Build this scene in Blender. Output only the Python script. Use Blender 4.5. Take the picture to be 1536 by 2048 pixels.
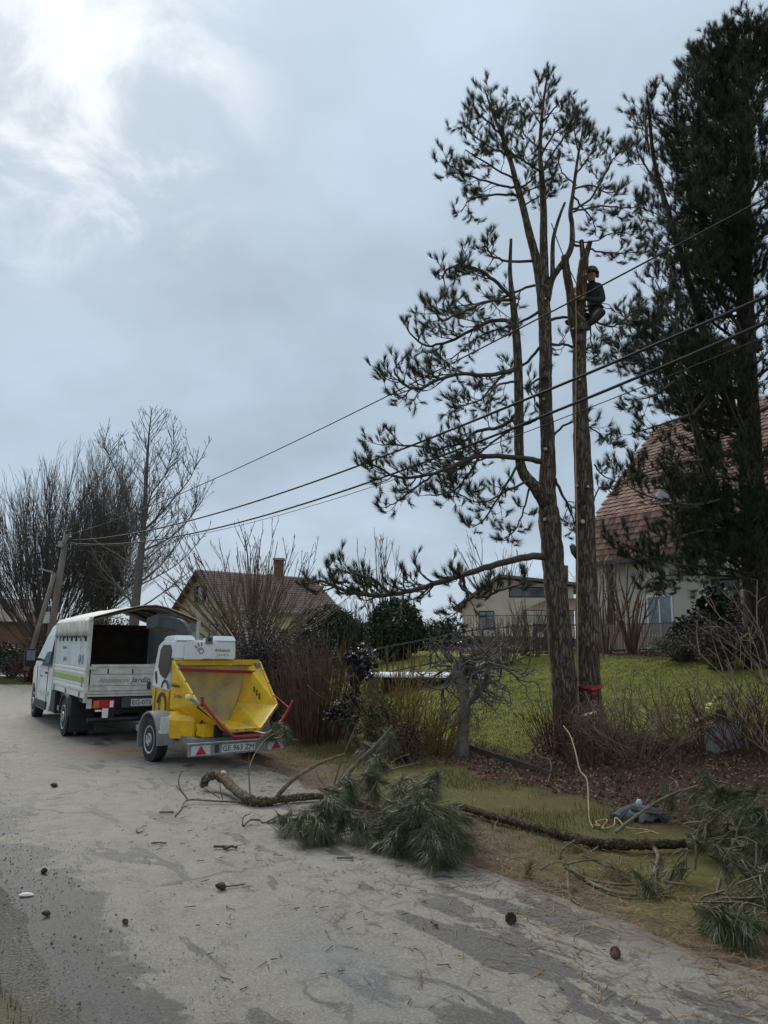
import bpy, bmesh, math, random
import numpy as np
from mathutils import Vector, Matrix
for o in list(bpy.data.objects): bpy.data.objects.remove(o)
SC = bpy.context.scene
COL = SC.collection
rng = np.random.default_rng(7)
random.seed(7)
PI = math.pi

# ------------------------------------------------------------------ camera
FPX, HOR, CH, ROLL = 1500.0, 1290.0, 1.75, math.radians(0.7)
PITCH = math.atan((HOR - 1024) / FPX)
_cp, _sp = math.cos(PITCH), math.sin(PITCH)
FW = np.array([0, _cp, _sp]); _r0 = np.array([1., 0, 0]); _u0 = np.array([0, -_sp, _cp])
RT = _r0 * math.cos(ROLL) + _u0 * math.sin(ROLL)
UP = -_r0 * math.sin(ROLL) + _u0 * math.cos(ROLL)
CAMP = np.array([0, 0, CH])
cam = bpy.data.cameras.new('camera'); camo = bpy.data.objects.new('camera', cam); COL.objects.link(camo)
M = Matrix(((RT[0], UP[0], -FW[0], 0), (RT[1], UP[1], -FW[1], 0), (RT[2], UP[2], -FW[2], CH), (0, 0, 0, 1)))
camo.matrix_world = M
cam.sensor_fit = 'VERTICAL'; cam.angle = 2 * math.atan(1024 / FPX)
cam.clip_start = 0.05; cam.clip_end = 3000
SC.camera = camo
SC.render.resolution_x = 768; SC.render.resolution_y = 1024

# ------------------------------------------------------------------ sky and sun
SUN_AZ = math.radians(-27)      # measured from +Y towards +X (the sun stands behind cloud, ahead and to the left)
SUN_EL = math.radians(38)
SUND = Vector((math.sin(SUN_AZ) * math.cos(SUN_EL), math.cos(SUN_AZ) * math.cos(SUN_EL), math.sin(SUN_EL)))
W = bpy.data.worlds.new('World'); SC.world = W; W.use_nodes = True
nt = W.node_tree; nt.nodes.clear()
def nn(tree, typ, **kw):
    n = tree.nodes.new(typ)
    for k, v in kw.items():
        if k.startswith('i_'):
            key = k[2:]
            n.inputs[int(key) if key.isdigit() else key].default_value = v
        else: setattr(n, k, v)
    return n
out = nn(nt, 'ShaderNodeOutputWorld'); bg = nn(nt, 'ShaderNodeBackground'); bg.inputs[1].default_value = 0.1
nt.links.new(bg.outputs[0], out.inputs[0])
sky = nn(nt, 'ShaderNodeTexSky'); sky.sky_type = 'NISHITA'; sky.sun_disc = False
sky.sun_elevation = SUN_EL; sky.sun_rotation = SUN_AZ; sky.air_density = 1.0; sky.dust_density = 1.0
tc = nn(nt, 'ShaderNodeTexCoord')
nrm = nn(nt, 'ShaderNodeVectorMath', operation='NORMALIZE'); nt.links.new(tc.outputs['Generated'], nrm.inputs[0])
sep = nn(nt, 'ShaderNodeSeparateXYZ'); nt.links.new(nrm.outputs[0], sep.inputs[0])
def wmath(op, a, b=None, clamp=False):
    n = nn(nt, 'ShaderNodeMath', operation=op); n.use_clamp = clamp
    for i, v in enumerate((a, b)):
        if v is None: continue
        if isinstance(v, (int, float)): n.inputs[i].default_value = v
        else: nt.links.new(v, n.inputs[i])
    return n.outputs[0]
zc = wmath('ADD', wmath('MAXIMUM', sep.outputs[2], 0.0), 0.35)
px = wmath('DIVIDE', sep.outputs[0], zc); py = wmath('DIVIDE', sep.outputs[1], zc)
cmb = nn(nt, 'ShaderNodeCombineXYZ'); nt.links.new(px, cmb.inputs[0]); nt.links.new(py, cmb.inputs[1])
n1 = nn(nt, 'ShaderNodeTexNoise', i_Scale=5.0, i_Detail=8.0, i_Roughness=0.58, i_Distortion=0.45); nt.links.new(cmb.outputs[0], n1.inputs['Vector'])
n2 = nn(nt, 'ShaderNodeTexNoise', i_Scale=2.0, i_Detail=5.0, i_Roughness=0.5); nt.links.new(cmb.outputs[0], n2.inputs['Vector'])
dot = nn(nt, 'ShaderNodeVectorMath', operation='DOT_PRODUCT'); nt.links.new(nrm.outputs[0], dot.inputs[0]); dot.inputs[1].default_value = SUND
# overcast base: a little darker in the lower middle, paler overhead, broad soft mottling
ramp = nn(nt, 'ShaderNodeValToRGB'); nt.links.new(sep.outputs[2], ramp.inputs[0])
e = ramp.color_ramp.elements
e[0].position = 0.0; e[0].color = (2.85, 3.4, 4.0, 1); e[1].position = 1.0; e[1].color = (4.6, 5.2, 5.85, 1)
m1 = e.new(0.22); m1.color = (2.28, 2.84, 3.42, 1); m2 = e.new(0.42); m2.color = (2.4, 2.95, 3.55, 1); m3 = e.new(0.66); m3.color = (2.9, 3.5, 4.15, 1)
mott = nn(nt, 'ShaderNodeMapRange', i_1=0.3, i_2=0.7, i_3=0.84, i_4=1.2); nt.links.new(n2.outputs['Fac'], mott.inputs[0])
sc1 = nn(nt, 'ShaderNodeVectorMath', operation='SCALE'); nt.links.new(ramp.outputs[0], sc1.inputs[0]); nt.links.new(mott.outputs[0], sc1.inputs['Scale'])
# bright torn cloud around the veiled sun
near = nn(nt, 'ShaderNodeMapRange', i_1=0.962, i_2=1.0, i_3=0.0, i_4=1.0); nt.links.new(dot.outputs['Value'], near.inputs[0])
near.interpolation_type = 'SMOOTHSTEP'
torn = nn(nt, 'ShaderNodeMapRange', i_1=0.42, i_2=0.64, i_3=0.0, i_4=1.0); nt.links.new(n1.outputs['Fac'], torn.inputs[0])
torn.interpolation_type = 'SMOOTHSTEP'
fac = wmath('MULTIPLY', near.outputs[0], wmath('ADD', wmath('MULTIPLY', torn.outputs[0], 0.9), 0.08), True)
mixc = nn(nt, 'ShaderNodeMixRGB'); nt.links.new(fac, mixc.inputs[0]); nt.links.new(sc1.outputs[0], mixc.inputs[1]); mixc.inputs[2].default_value = (5.1, 5.35, 5.65, 1)
mixs = nn(nt, 'ShaderNodeMixRGB'); mixs.inputs[0].default_value = 0.03
nt.links.new(mixc.outputs[0], mixs.inputs[1]); nt.links.new(sky.outputs[0], mixs.inputs[2])
nt.links.new(mixs.outputs[0], bg.inputs[0])

sl = bpy.data.lights.new('sun', 'SUN'); sl.energy = 1.5; sl.angle = math.radians(28); sl.color = (1.0, 0.95, 0.87)
so = bpy.data.objects.new('sun', sl); COL.objects.link(so)
so.rotation_euler = (-SUND).to_track_quat('-Z', 'Y').to_euler(); so.location = (-20, 30, 40)
vs = SC.view_settings; vs.view_transform = 'Standard'; vs.look = 'None'; vs.gamma = 1; vs.exposure = 0.9; vs.use_curve_mapping = False

# ------------------------------------------------------------------ geometry helpers
def ray(x, y): return FW + (x - 768) / FPX * RT - (y - 1024) / FPX * UP
def at(x, y, Y):
    d = ray(x, y); return CAMP + d * (Y / d[1])
def GZ(x, y):
    s = (x - 1.25) * .893 + (y - 5.88) * .45
    return np.interp(s, [-60, 0, .4, 3.0, 9.5, 12, 60], [0, 0, .02, .13, 1.5, 1.62, 2.2])
def gp(x, y):
    """the ground point seen along a direction"""
    d = ray(x, y); t = 2.0; st = .4
    for _ in range(600):
        P = CAMP + d * (t + st)
        if P[2] <= GZ(P[0], P[1]):
            if st < .004: break
            st *= .5
        else: t += st
    return P
def over(x, y, h):
    """a point seen at (x,y) standing h px (in the photograph) above the ground it belongs to"""
    return at(x, y, gp(x, y + h)[1])
def unit(v): v = np.asarray(v, float); return v / max(1e-9, np.linalg.norm(v))

def mesh_arrays(name, V, faces):
    """faces: list of int arrays (m,k)"""
    me = bpy.data.meshes.new(name)
    V = np.asarray(V, np.float32)
    me.vertices.add(len(V)); me.vertices.foreach_set('co', V.ravel())
    faces = [np.asarray(f, np.int32) for f in faces if len(f)]
    nl = sum(f.size for f in faces); npg = sum(len(f) for f in faces)
    me.loops.add(nl); me.polygons.add(npg)
    me.loops.foreach_set('vertex_index', np.concatenate([f.ravel() for f in faces]))
    st = []; c = 0
    for f in faces:
        k = f.shape[1]; st.append(np.arange(len(f)) * k + c); c += f.size
    me.polygons.foreach_set('loop_start', np.concatenate(st).astype(np.int32))
    me.update(calc_edges=True); me.validate()
    return me

class NB:
    """bulk builder for tubes, needles, blades and leaves"""
    def __init__(s): s.V = []; s.Q = []; s.T = []; s.n = 0
    def tube(s, P, R, k=5, cap=False, jit=0.0):
        P = np.asarray(P, float); n = len(P); R = np.broadcast_to(np.asarray(R, float), (n,))
        T = np.gradient(P, axis=0); T /= np.maximum(np.linalg.norm(T, axis=1, keepdims=True), 1e-9)
        ref = np.array([0, 0, 1.]) if abs(T[0][2]) < .9 else np.array([1., 0, 0])
        a = unit(np.cross(T[0], ref)); A = [a]
        for i in range(1, n):
            a = a - T[i] * (a @ T[i]); a = unit(a); A.append(a)
        A = np.array(A); B = np.cross(T, A)
        th = np.arange(k) * 2 * PI / k
        ring = P[:, None] + R[:, None, None] * (np.cos(th)[None, :, None] * A[:, None] + np.sin(th)[None, :, None] * B[:, None])
        if jit: ring = P[:, None] + (ring - P[:, None]) * (1 + rng.normal(size=(n, k, 1)) * jit)
        b = s.n; s.V.append(ring.reshape(-1, 3)); s.n += n * k
        i = np.arange(n - 1)[:, None] * k; j = np.arange(k)[None]; j2 = (j + 1) % k
        s.Q.append((np.stack([i + j, i + j2, i + k + j2, i + k + j], -1).reshape(-1, 4)) + b)
        if cap:
            for e, c, fl in ((0, P[0], 1), (n - 1, P[-1], 0)):
                s.V.append(c[None]); ci = s.n; s.n += 1
                r = b + e * k + np.arange(k); r2 = b + e * k + (np.arange(k) + 1) % k
                s.T.append(np.stack([r2, r, np.full(k, ci)], -1) if fl else np.stack([r, r2, np.full(k, ci)], -1))
    def tris(s, A, B, C):
        m = len(A); b = s.n
        s.V.append(np.concatenate([A, B, C])); s.n += 3 * m
        i = np.arange(m) + b; s.T.append(np.stack([i, i + m, i + 2 * m], -1))
    def quads(s, A, B, C, D):
        m = len(A); b = s.n
        s.V.append(np.concatenate([A, B, C, D])); s.n += 4 * m
        i = np.arange(m) + b; s.Q.append(np.stack([i, i + m, i + 2 * m, i + 3 * m], -1))
    def tuft(s, p, d, n, L, w, a0=12, a1=50, shoot=.08, sag=0.0):
        d = unit(d); ref = np.array([.3, .5, .8]); a = unit(np.cross(d, ref)); b = np.cross(d, a)
        th = rng.uniform(0, 2 * PI, n); ph = np.radians(rng.uniform(a0, a1, n))
        dirs = np.cos(ph)[:, None] * d + np.sin(ph)[:, None] * (np.cos(th)[:, None] * a + np.sin(th)[:, None] * b)
        base = p + d * (rng.uniform(-shoot, 0, n))[:, None]
        ln = L * rng.uniform(.7, 1.1, n)[:, None]
        side = np.cross(dirs, rng.normal(size=(n, 3))); side /= np.maximum(np.linalg.norm(side, axis=1, keepdims=True), 1e-9)
        tip = base + dirs * ln
        if sag:
            mid = base + dirs * ln * .55
            dz = np.array([0, 0, -1.]) * sag * ln
            tip = tip + dz
            s.quads(base - side * w / 2, base + side * w / 2, mid + side * w / 2.4 + dz * .15, mid - side * w / 2.4 + dz * .15)
            s.tris(mid - side * w / 2.4 + dz * .15, mid + side * w / 2.4 + dz * .15, tip)
        else:
            s.tris(base - side * w / 2, base + side * w / 2, tip)
    def leaves(s, P, size, up=0.0):
        n = len(P); sz = size * rng.uniform(.6, 1.3, n)[:, None]
        a = rng.normal(size=(n, 3)); a[:, 2] += up; a /= np.linalg.norm(a, axis=1, keepdims=True)
        b = np.cross(a, rng.normal(size=(n, 3))); b /= np.linalg.norm(b, axis=1, keepdims=True)
        s.quads(P - a * sz * .5, P + b * sz * .28, P + a * sz * .5, P - b * sz * .28)
    def build(s, name, mat, parent=None, origin=(0, 0, 0), smooth=True):
        V = np.concatenate(s.V) - np.asarray(origin)
        F = []
        if s.Q: F.append(np.concatenate(s.Q))
        if s.T: F.append(np.concatenate(s.T))
        me = mesh_arrays(name, V, F)
        if smooth: me.polygons.foreach_set('use_smooth', np.ones(len(me.polygons), bool))
        o = bpy.data.objects.new(name, me); COL.objects.link(o)
        me.materials.append(mat)
        if parent is not None: o.parent = parent
        else: o.location = origin
        return o

class MB:
    """small hard-surface builder"""
    def __init__(s): s.V = []; s.F = []
    def add(s, V, F):
        b = len(s.V); s.V += [tuple(v) for v in V]; s.F += [tuple(i + b for i in f) for f in F]; return s
    def box(s, x0, x1, y0, y1, z0, z1, M=None):
        V = [(x, y, z) for z in (z0, z1) for y in (y0, y1) for x in (x0, x1)]
        if M is not None: V = [tuple(M @ Vector(v)) for v in V]
        return s.add(V, [(0, 2, 3, 1), (4, 5, 7, 6), (0, 1, 5, 4), (2, 6, 7, 3), (0, 4, 6, 2), (1, 3, 7, 5)])
    def bar(s, p, q, w, h=None, upv=(0, 0, 1)):
        p, q = np.asarray(p, float), np.asarray(q, float); h = h or w
        d = unit(q - p); u = np.asarray(upv, float)
        if abs(d @ u) > .97: u = np.array([1., 0, 0])
        a = unit(np.cross(d, u)); b = np.cross(a, d)
        V = [e + sa * a * w / 2 + sb * b * h / 2 for e in (p, q) for sb in (-1, 1) for sa in (-1, 1)]
        return s.add(V, [(0, 1, 3, 2), (4, 6, 7, 5), (0, 4, 5, 1), (2, 3, 7, 6), (0, 2, 6, 4), (1, 5, 7, 3)])
    def prism(s, poly, a, b, axis='y'):
        """poly in the two other axes, extruded a..b along axis"""
        n = len(poly)
        def mk(u, v, w): return {'y': (u, w, v), 'x': (w, u, v), 'z': (u, v, w)}[axis]
        V = [mk(u, v, a) for u, v in poly] + [mk(u, v, b) for u, v in poly]
        F = [tuple(range(n)), tuple(range(2 * n - 1, n - 1, -1))] + [(i, i + n, (i + 1) % n + n, (i + 1) % n) for i in range(n)]
        return s.add(V, F)
    def poly(s, pts): return s.add(pts, [tuple(range(len(pts)))])
    def slab(s, pts, t):
        """planar polygon given thickness t against its normal"""
        P = np.array(pts, float); n = unit(np.cross(P[1] - P[0], P[2] - P[0])); k = len(P)
        V = list(P) + list(P - n * t)
        return s.add(V, [tuple(range(k)), tuple(range(2 * k - 1, k - 1, -1))] + [(i, i + k, (i + 1) % k + k, (i + 1) % k)[::-1] for i in range(k)])
    def tube(s, P, r, k=8):
        nb = NB(); nb.tube(P, r, k, True)
        return s.add(np.concatenate(nb.V), [tuple(f) for q in nb.Q + nb.T for f in q])
    def lathe(s, prof, k=24, axis='z', c=(0, 0, 0)):
        V = []; n = len(prof)
        for r, h in prof:
            for j in range(k):
                a = 2 * PI * j / k; u, v = r * math.cos(a), r * math.sin(a)
                V.append({'z': (c[0] + u, c[1] + v, c[2] + h), 'y': (c[0] + u, c[1] + h, c[2] + v), 'x': (c[0] + h, c[1] + u, c[2] + v)}[axis])
        F = [(i * k + j, i * k + (j + 1) % k, (i + 1) * k + (j + 1) % k, (i + 1) * k + j) for i in range(n - 1) for j in range(k)]
        if prof[0][0] > 1e-6: F.append(tuple(range(k))[::-1])
        if prof[-1][0] > 1e-6: F.append(tuple((n - 1) * k + j for j in range(k)))
        return s.add(V, F)
    def build(s, name, mat, parent=None, loc=(0, 0, 0), bevel=0, smooth=False):
        me = bpy.data.meshes.new(name); me.from_pydata(s.V, [], s.F); me.update()
        bm = bmesh.new(); bm.from_mesh(me)
        bmesh.ops.remove_doubles(bm, verts=bm.verts, dist=1e-5)
        bmesh.ops.recalc_face_normals(bm, faces=bm.faces)
        if bevel: bmesh.ops.bevel(bm, geom=list(bm.edges), offset=bevel, segments=2, affect='EDGES', clamp_overlap=True)
        bm.to_mesh(me); bm.free()
        if smooth:
            me.polygons.foreach_set('use_smooth', np.ones(len(me.polygons), bool))
            try: me.set_sharp_from_angle(angle=math.radians(40))
            except Exception: pass
        o = bpy.data.objects.new(name, me); COL.objects.link(o); me.materials.append(mat)
        if parent is not None: o.parent = parent
        o.location = loc
        return o

def tag(o, label, cat=None, group=None, kind=None):
    if label: o['label'] = label
    if cat: o['category'] = cat
    if group: o['group'] = group
    if kind: o['kind'] = kind
    return o
def thing(name, label, cat, loc=(0, 0, 0), group=None, rz=0.0):
    o = bpy.data.objects.new(name, None); COL.objects.link(o); o.location = tuple(loc); o.rotation_euler = (0, 0, rz)
    o.empty_display_size = .2
    return tag(o, label, cat, group)
def text(txt, size, mat, parent, M, name='lettering', shear=0.0, extrude=0.002, align='CENTER', sx=1.0):
    cu = bpy.data.curves.new(name, 'FONT'); cu.body = txt; cu.size = size; cu.align_x = align; cu.align_y = 'CENTER'
    cu.shear = shear; cu.extrude = extrude; cu.resolution_u = 3
    to = bpy.data.objects.new(name + '_c', cu); COL.objects.link(to)
    dg = bpy.context.evaluated_depsgraph_get()
    me = bpy.data.meshes.new_from_object(to.evaluated_get(dg))
    bpy.data.objects.remove(to); bpy.data.curves.remove(cu)
    me.transform(M @ Matrix.Diagonal((sx, 1, 1, 1)))
    me.materials.clear(); me.materials.append(mat)
    o = bpy.data.objects.new(name, me); COL.objects.link(o); o.parent = parent
    return o
def frame(o, xa, ya):
    """matrix whose local x,y run along xa,ya from o (for lettering)"""
    xa, ya = Vector(xa).normalized(), Vector(ya).normalized(); za = xa.cross(ya)
    return Matrix(((xa.x, ya.x, za.x, o[0]), (xa.y, ya.y, za.y, o[1]), (xa.z, ya.z, za.z, o[2]), (0, 0, 0, 1)))

# ------------------------------------------------------------------ materials
def newmat(name):
    m = bpy.data.materials.new(name); m.use_nodes = True
    t = m.node_tree; b = t.nodes['Principled BSDF']; return m, t, b
def mat(name, c1, c2=None, scale=6.0, rough=.75, bump=0.0, bscale=None, metal=0.0, spec=.35, detail=6, stretch=None, isl=0.0, obj=0.0, lo=.35, hi=.65, coat=0.0, trans=0.0):
    m, t, b = newmat(name)
    b.inputs['Roughness'].default_value = rough; b.inputs['Metallic'].default_value = metal
    b.inputs['Specular IOR Level'].default_value = spec
    if coat: b.inputs['Coat Weight'].default_value = coat; b.inputs['Coat Roughness'].default_value = .15
    tcn = nn(t, 'ShaderNodeTexCoord'); mp = nn(t, 'ShaderNodeMapping')
    t.links.new(tcn.outputs['Object'], mp.inputs[0])
    if stretch: mp.inputs['Scale'].default_value = stretch
    c2 = c2 or tuple(v * .8 for v in c1)
    no = nn(t, 'ShaderNodeTexNoise', i_Scale=scale, i_Detail=detail, i_Roughness=.6); t.links.new(mp.outputs[0], no.inputs['Vector'])
    mr = nn(t, 'ShaderNodeMapRange', i_1=lo, i_2=hi); t.links.new(no.outputs['Fac'], mr.inputs[0])
    mx = nn(t, 'ShaderNodeMixRGB'); t.links.new(mr.outputs[0], mx.inputs[0])
    mx.inputs[1].default_value = (*c1, 1); mx.inputs[2].default_value = (*c2, 1)
    last = mx.outputs[0]
    for amt, src in ((isl, 'isl'), (obj, 'obj')):
        if not amt: continue
        if src == 'isl': s_ = nn(t, 'ShaderNodeNewGeometry').outputs['Random Per Island']
        else: s_ = nn(t, 'ShaderNodeObjectInfo').outputs['Random']
        hs = nn(t, 'ShaderNodeHueSaturation'); t.links.new(last, hs.inputs['Color'])
        v = nn(t, 'ShaderNodeMapRange', i_3=1 - amt, i_4=1 + amt); t.links.new(s_, v.inputs[0]); t.links.new(v.outputs[0], hs.inputs['Value'])
        h = nn(t, 'ShaderNodeMapRange', i_3=.5 - amt * .06, i_4=.5 + amt * .06); t.links.new(s_, h.inputs[0]); t.links.new(h.outputs[0], hs.inputs['Hue'])
        last = hs.outputs[0]
    t.links.new(last, b.inputs['Base Color'])
    if bump:
        nb_ = nn(t, 'ShaderNodeTexNoise', i_Scale=bscale or scale * 3, i_Detail=8.0, i_Roughness=.65); t.links.new(mp.outputs[0], nb_.inputs['Vector'])
        bp = nn(t, 'ShaderNodeBump', i_Strength=min(1, bump), i_Distance=.02); t.links.new(nb_.outputs['Fac'], bp.inputs['Height']); t.links.new(bp.outputs[0], b.inputs['Normal'])
    if trans:
        b.inputs['Transmission Weight'].default_value = trans
    return m
def bark(name, c1, c2, c3, zs=.22, scale=9.0):
    """plated bark: long vertical fissures, lichen patches"""
    m, t, b = newmat(name); b.inputs['Roughness'].default_value = .92; b.inputs['Specular IOR Level'].default_value = .15
    tcn = nn(t, 'ShaderNodeTexCoord'); mp = nn(t, 'ShaderNodeMapping'); mp.inputs['Scale'].default_value = (1, 1, zs)
    t.links.new(tcn.outputs['Object'], mp.inputs[0])
    vo = nn(t, 'ShaderNodeTexVoronoi', feature='DISTANCE_TO_EDGE', i_Scale=scale * 2.2); 
    ns = nn(t, 'ShaderNodeTexNoise', i_Scale=scale, i_Detail=8.0, i_Roughness=.7, i_Distortion=.6); t.links.new(mp.outputs[0], ns.inputs['Vector'])
    ad = nn(t, 'ShaderNodeMixRGB'); ad.inputs[0].default_value = .12; t.links.new(mp.outputs[0], ad.inputs[1]); t.links.new(ns.outputs['Color'], ad.inputs[2])
    t.links.new(ad.outputs[0], vo.inputs['Vector'])
    cr = nn(t, 'ShaderNodeMapRange', i_1=.0, i_2=.16); t.links.new(vo.outputs['Distance'], cr.inputs[0])
    nl = nn(t, 'ShaderNodeTexNoise', i_Scale=2.3, i_Detail=6.0, i_Roughness=.7); t.links.new(tcn.outputs['Object'], nl.inputs['Vector'])
    lr = nn(t, 'ShaderNodeMapRange', i_1=.45, i_2=.68); t.links.new(nl.outputs['Fac'], lr.inputs[0])
    x1 = nn(t, 'ShaderNodeMixRGB'); t.links.new(ns.outputs['Fac'], x1.inputs[0]); x1.inputs[1].default_value = (*c1, 1); x1.inputs[2].default_value = (*c2, 1)
    x2 = nn(t, 'ShaderNodeMixRGB'); t.links.new(lr.outputs[0], x2.inputs[0]); t.links.new(x1.outputs[0], x2.inputs[1]); x2.inputs[2].default_value = (*c3, 1)
    x3 = nn(t, 'ShaderNodeMixRGB'); t.links.new(cr.outputs[0], x3.inputs[0]); x3.inputs[1].default_value = tuple(v * .62 for v in c1) + (1,); t.links.new(x2.outputs[0], x3.inputs[2])
    t.links.new(x3.outputs[0], b.inputs['Base Color'])
    hm = nn(t, 'ShaderNodeMath', operation='ADD'); t.links.new(cr.outputs[0], hm.inputs[0]); t.links.new(ns.outputs['Fac'], hm.inputs[1])
    bp = nn(t, 'ShaderNodeBump', i_Strength=.9, i_Distance=.03); t.links.new(hm.outputs[0], bp.inputs['Height']); t.links.new(bp.outputs[0], b.inputs['Normal'])
    return m

MT = {}
MT['bark'] = bark('pine_bark', (.125, .088, .064), (.22, .165, .125), (.25, .215, .165), .16, 13.0)
MT['bark_dark'] = bark('dark_pine_bark', (.05, .04, .032), (.10, .08, .065), (.12, .11, .085), .16, 12.0)
MT['bark_red'] = bark('pine_bark_upper', (.13, .066, .045), (.21, .125, .09), (.16, .14, .105), .16, 13.0)
MT['branch'] = mat('branch_bark', (.055, .045, .038), (.105, .09, .075), 14, .9, .3)
MT['log_rough'] = bark('felled_log_bark', (.17, .125, .085), (.32, .25, .18), (.15, .14, .06), .8, 16.0)
MT['log_bark'] = mat('log_bark', (.24, .19, .135), (.085, .075, .042), 14, .92, 1.0, 38)
MT['cut'] = mat('cut_wood', (.62, .42, .26), (.5, .31, .18), 30, .8)
MT['needle'] = mat('pine_needles', (.04, .052, .028), (.062, .072, .034), 2.0, .55, isl=.45, spec=.3)
MT['needle_dark'] = mat('dark_pine_needles', (.03, .042, .02), (.045, .056, .024), 1.0, .6, isl=.45, spec=.25)
MT['needle_fresh'] = mat('fresh_cut_needles', (.06, .072, .024), (.10, .105, .04), 3.0, .45, isl=.5, spec=.4)
MT['needle_dead'] = mat('brown_needles', (.20, .12, .06), (.13, .085, .045), 3.0, .8, isl=.4)
MT['twig_grey'] = mat('grey_twigs', (.10, .088, .076), (.15, .135, .118), 5, .9)
MT['twig_dark'] = mat('dark_twigs', (.08, .068, .058), (.12, .105, .09), 5, .9)
MT['twig_tan'] = mat('tan_twigs', (.19, .135, .09), (.12, .085, .06), 5, .85, isl=.3)
MT['twig_brown'] = mat('brown_twigs', (.185, .11, .07), (.10, .062, .042), 5, .9, isl=.35)
MT['twig_russet'] = mat('russet_twigs', (.12, .055, .035), (.07, .035, .025), 5, .9, isl=.3)
MT['twig_yellow'] = mat('ochre_twigs', (.24, .15, .055), (.15, .10, .035), 5, .85, isl=.35)
MT['twig_pale'] = mat('pale_twigs', (.26, .19, .13), (.14, .10, .07), 5, .85, isl=.35)
MT['leaf_purple'] = mat('dusky_leaves', (.068, .06, .06), (.034, .03, .031), 3, .6, isl=.6)
MT['leaf_dark'] = mat('glossy_dark_leaves', (.03, .032, .034), (.018, .02, .02), 3, .32, isl=.5, spec=.6)
MT['leaf_brownred'] = mat('withered_leaves', (.10, .05, .035), (.05, .03, .022), 3, .8, isl=.5)
MT['leaf_green'] = mat('evergreen_leaves', (.03, .05, .018), (.018, .032, .012), 2, .6, isl=.5)
MT['leaf_olive'] = mat('olive_leaves', (.10, .11, .055), (.06, .065, .032), 2, .7, isl=.4)
MT['heather'] = mat('purple_heather', (.10, .06, .065), (.055, .036, .04), 2, .85, isl=.4)
MT['grass'] = mat('grass_blades', (.14, .13, .038), (.19, .15, .06), .8, .7, isl=.4)
MT['grass_lawn'] = mat('lawn_blades', (.16, .18, .034), (.215, .205, .05), .9, .7, isl=.35)
MT['litter'] = mat('litter', (.21, .13, .082), (.10, .066, .046), 2, .9, isl=.6)
MT['white'] = mat('white_paint', (.82, .83, .83), (.74, .75, .74), 3, .35, coat=.3)
MT['white_dirty'] = mat('weathered_white_paint', (.66, .66, .61), (.46, .46, .41), 6, .6, .1, 40)
MT['canvas'] = mat('white_canvas', (.74, .72, .65), (.56, .55, .48), 5, .85, .5, 11)
MT['canvas_in'] = mat('brown_canvas', (.30, .215, .16), (.2, .15, .11), 4, .9, .15, 20)
MT['panel'] = mat('pale_blue_panel', (.66, .72, .74), (.58, .64, .65), 3, .5)
MT['green'] = mat('green_stripe', (.33, .48, .14), (.28, .42, .12), 6, .5)
MT['black'] = mat('black_plastic', (.018, .018, .02), (.03, .03, .032), 10, .55)
MT['rubber'] = mat('tyre_rubber', (.022, .022, .022), (.045, .043, .04), 14, .85, .2, 50)
MT['steel'] = mat('grey_steel', (.30, .30, .30), (.2, .2, .2), 8, .5, metal=.5)
MT['galv'] = mat('galvanised_steel', (.33, .34, .34), (.24, .25, .25), 12, .55, metal=.4)
MT['rim'] = mat('wheel_rim', (.5, .5, .5), (.36, .36, .36), 10, .45, metal=.4)
MT['fender'] = mat('grey_plastic_fender', (.25, .26, .27), (.2, .205, .21), 8, .6)
MT['yellow'] = mat('yellow_paint', (.84, .48, .006), (.60, .36, .02), 8, .45, coat=.25)
MT['yellow_in'] = mat('scuffed_yellow_steel', (.74, .46, .012), (.42, .31, .10), 4.5, .55, .12, 30, lo=.45, hi=.74)
MT['scuff'] = mat('bare_scuffed_steel', (.50, .37, .12), (.30, .245, .15), 3.2, .55, metal=.15)
MT['red'] = mat('red_paint', (.33, .02, .02), (.24, .012, .012), 8, .45, coat=.2)
MT['red_bright'] = mat('red_reflector', (.55, .02, .03), (.45, .015, .02), 8, .3, spec=.6)
MT['darkgrey'] = mat('dark_grey_metal', (.075, .08, .085), (.055, .058, .06), 8, .5)
MT['ink'] = mat('dark_lettering', (.04, .045, .05), (.05, .055, .06), 8, .6)
MT['ink_green'] = mat('faded_green_lettering', (.30, .34, .24), (.26, .30, .2), 8, .7)
MT['ink_blue'] = mat('blue_badge', (.12, .32, .45), (.1, .28, .4), 8, .5)
MT['ring'] = mat('dark_emblem', (.045, .048, .05), (.06, .06, .06), 8, .5)
MT['plate'] = mat('number_plate', (.62, .62, .60), (.5, .5, .48), 12, .5)
MT['glass'] = mat('window_glass', (.03, .035, .04), (.05, .06, .07), 1.2, .06, spec=.8)
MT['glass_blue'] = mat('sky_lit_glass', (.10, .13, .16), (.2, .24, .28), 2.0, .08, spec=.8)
MT['render'] = mat('cream_render', (.66, .58, .43), (.56, .49, .37), 1.5, .9, .15, 60)
MT['render_grey'] = mat('pale_grey_render', (.60, .56, .49), (.5, .47, .41), 1.2, .9, .15, 60)
MT['render_pink'] = mat('buff_render', (.64, .55, .40), (.55, .47, .34), 1.2, .9, .15, 60)
MT['brick'] = mat('red_brick', (.20, .095, .06), (.14, .07, .05), 3, .9, .2)
MT['tile'] = mat('clay_tile', (.215, .12, .088), (.135, .08, .06), 3.0, .85, .3, 40, obj=.3)
MT['tile_brown'] = mat('brown_tile', (.21, .15, .125), (.16, .11, .095), 1.5, .85, .2, 20, obj=.2)
MT['wood'] = mat('weathered_wood', (.23, .17, .12), (.14, .105, .075), 4, .85, .3, 18, stretch=(1, 1, .15))
MT['wood_dark'] = mat('dark_timber', (.065, .05, .042), (.04, .032, .028), 4, .8)
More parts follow.
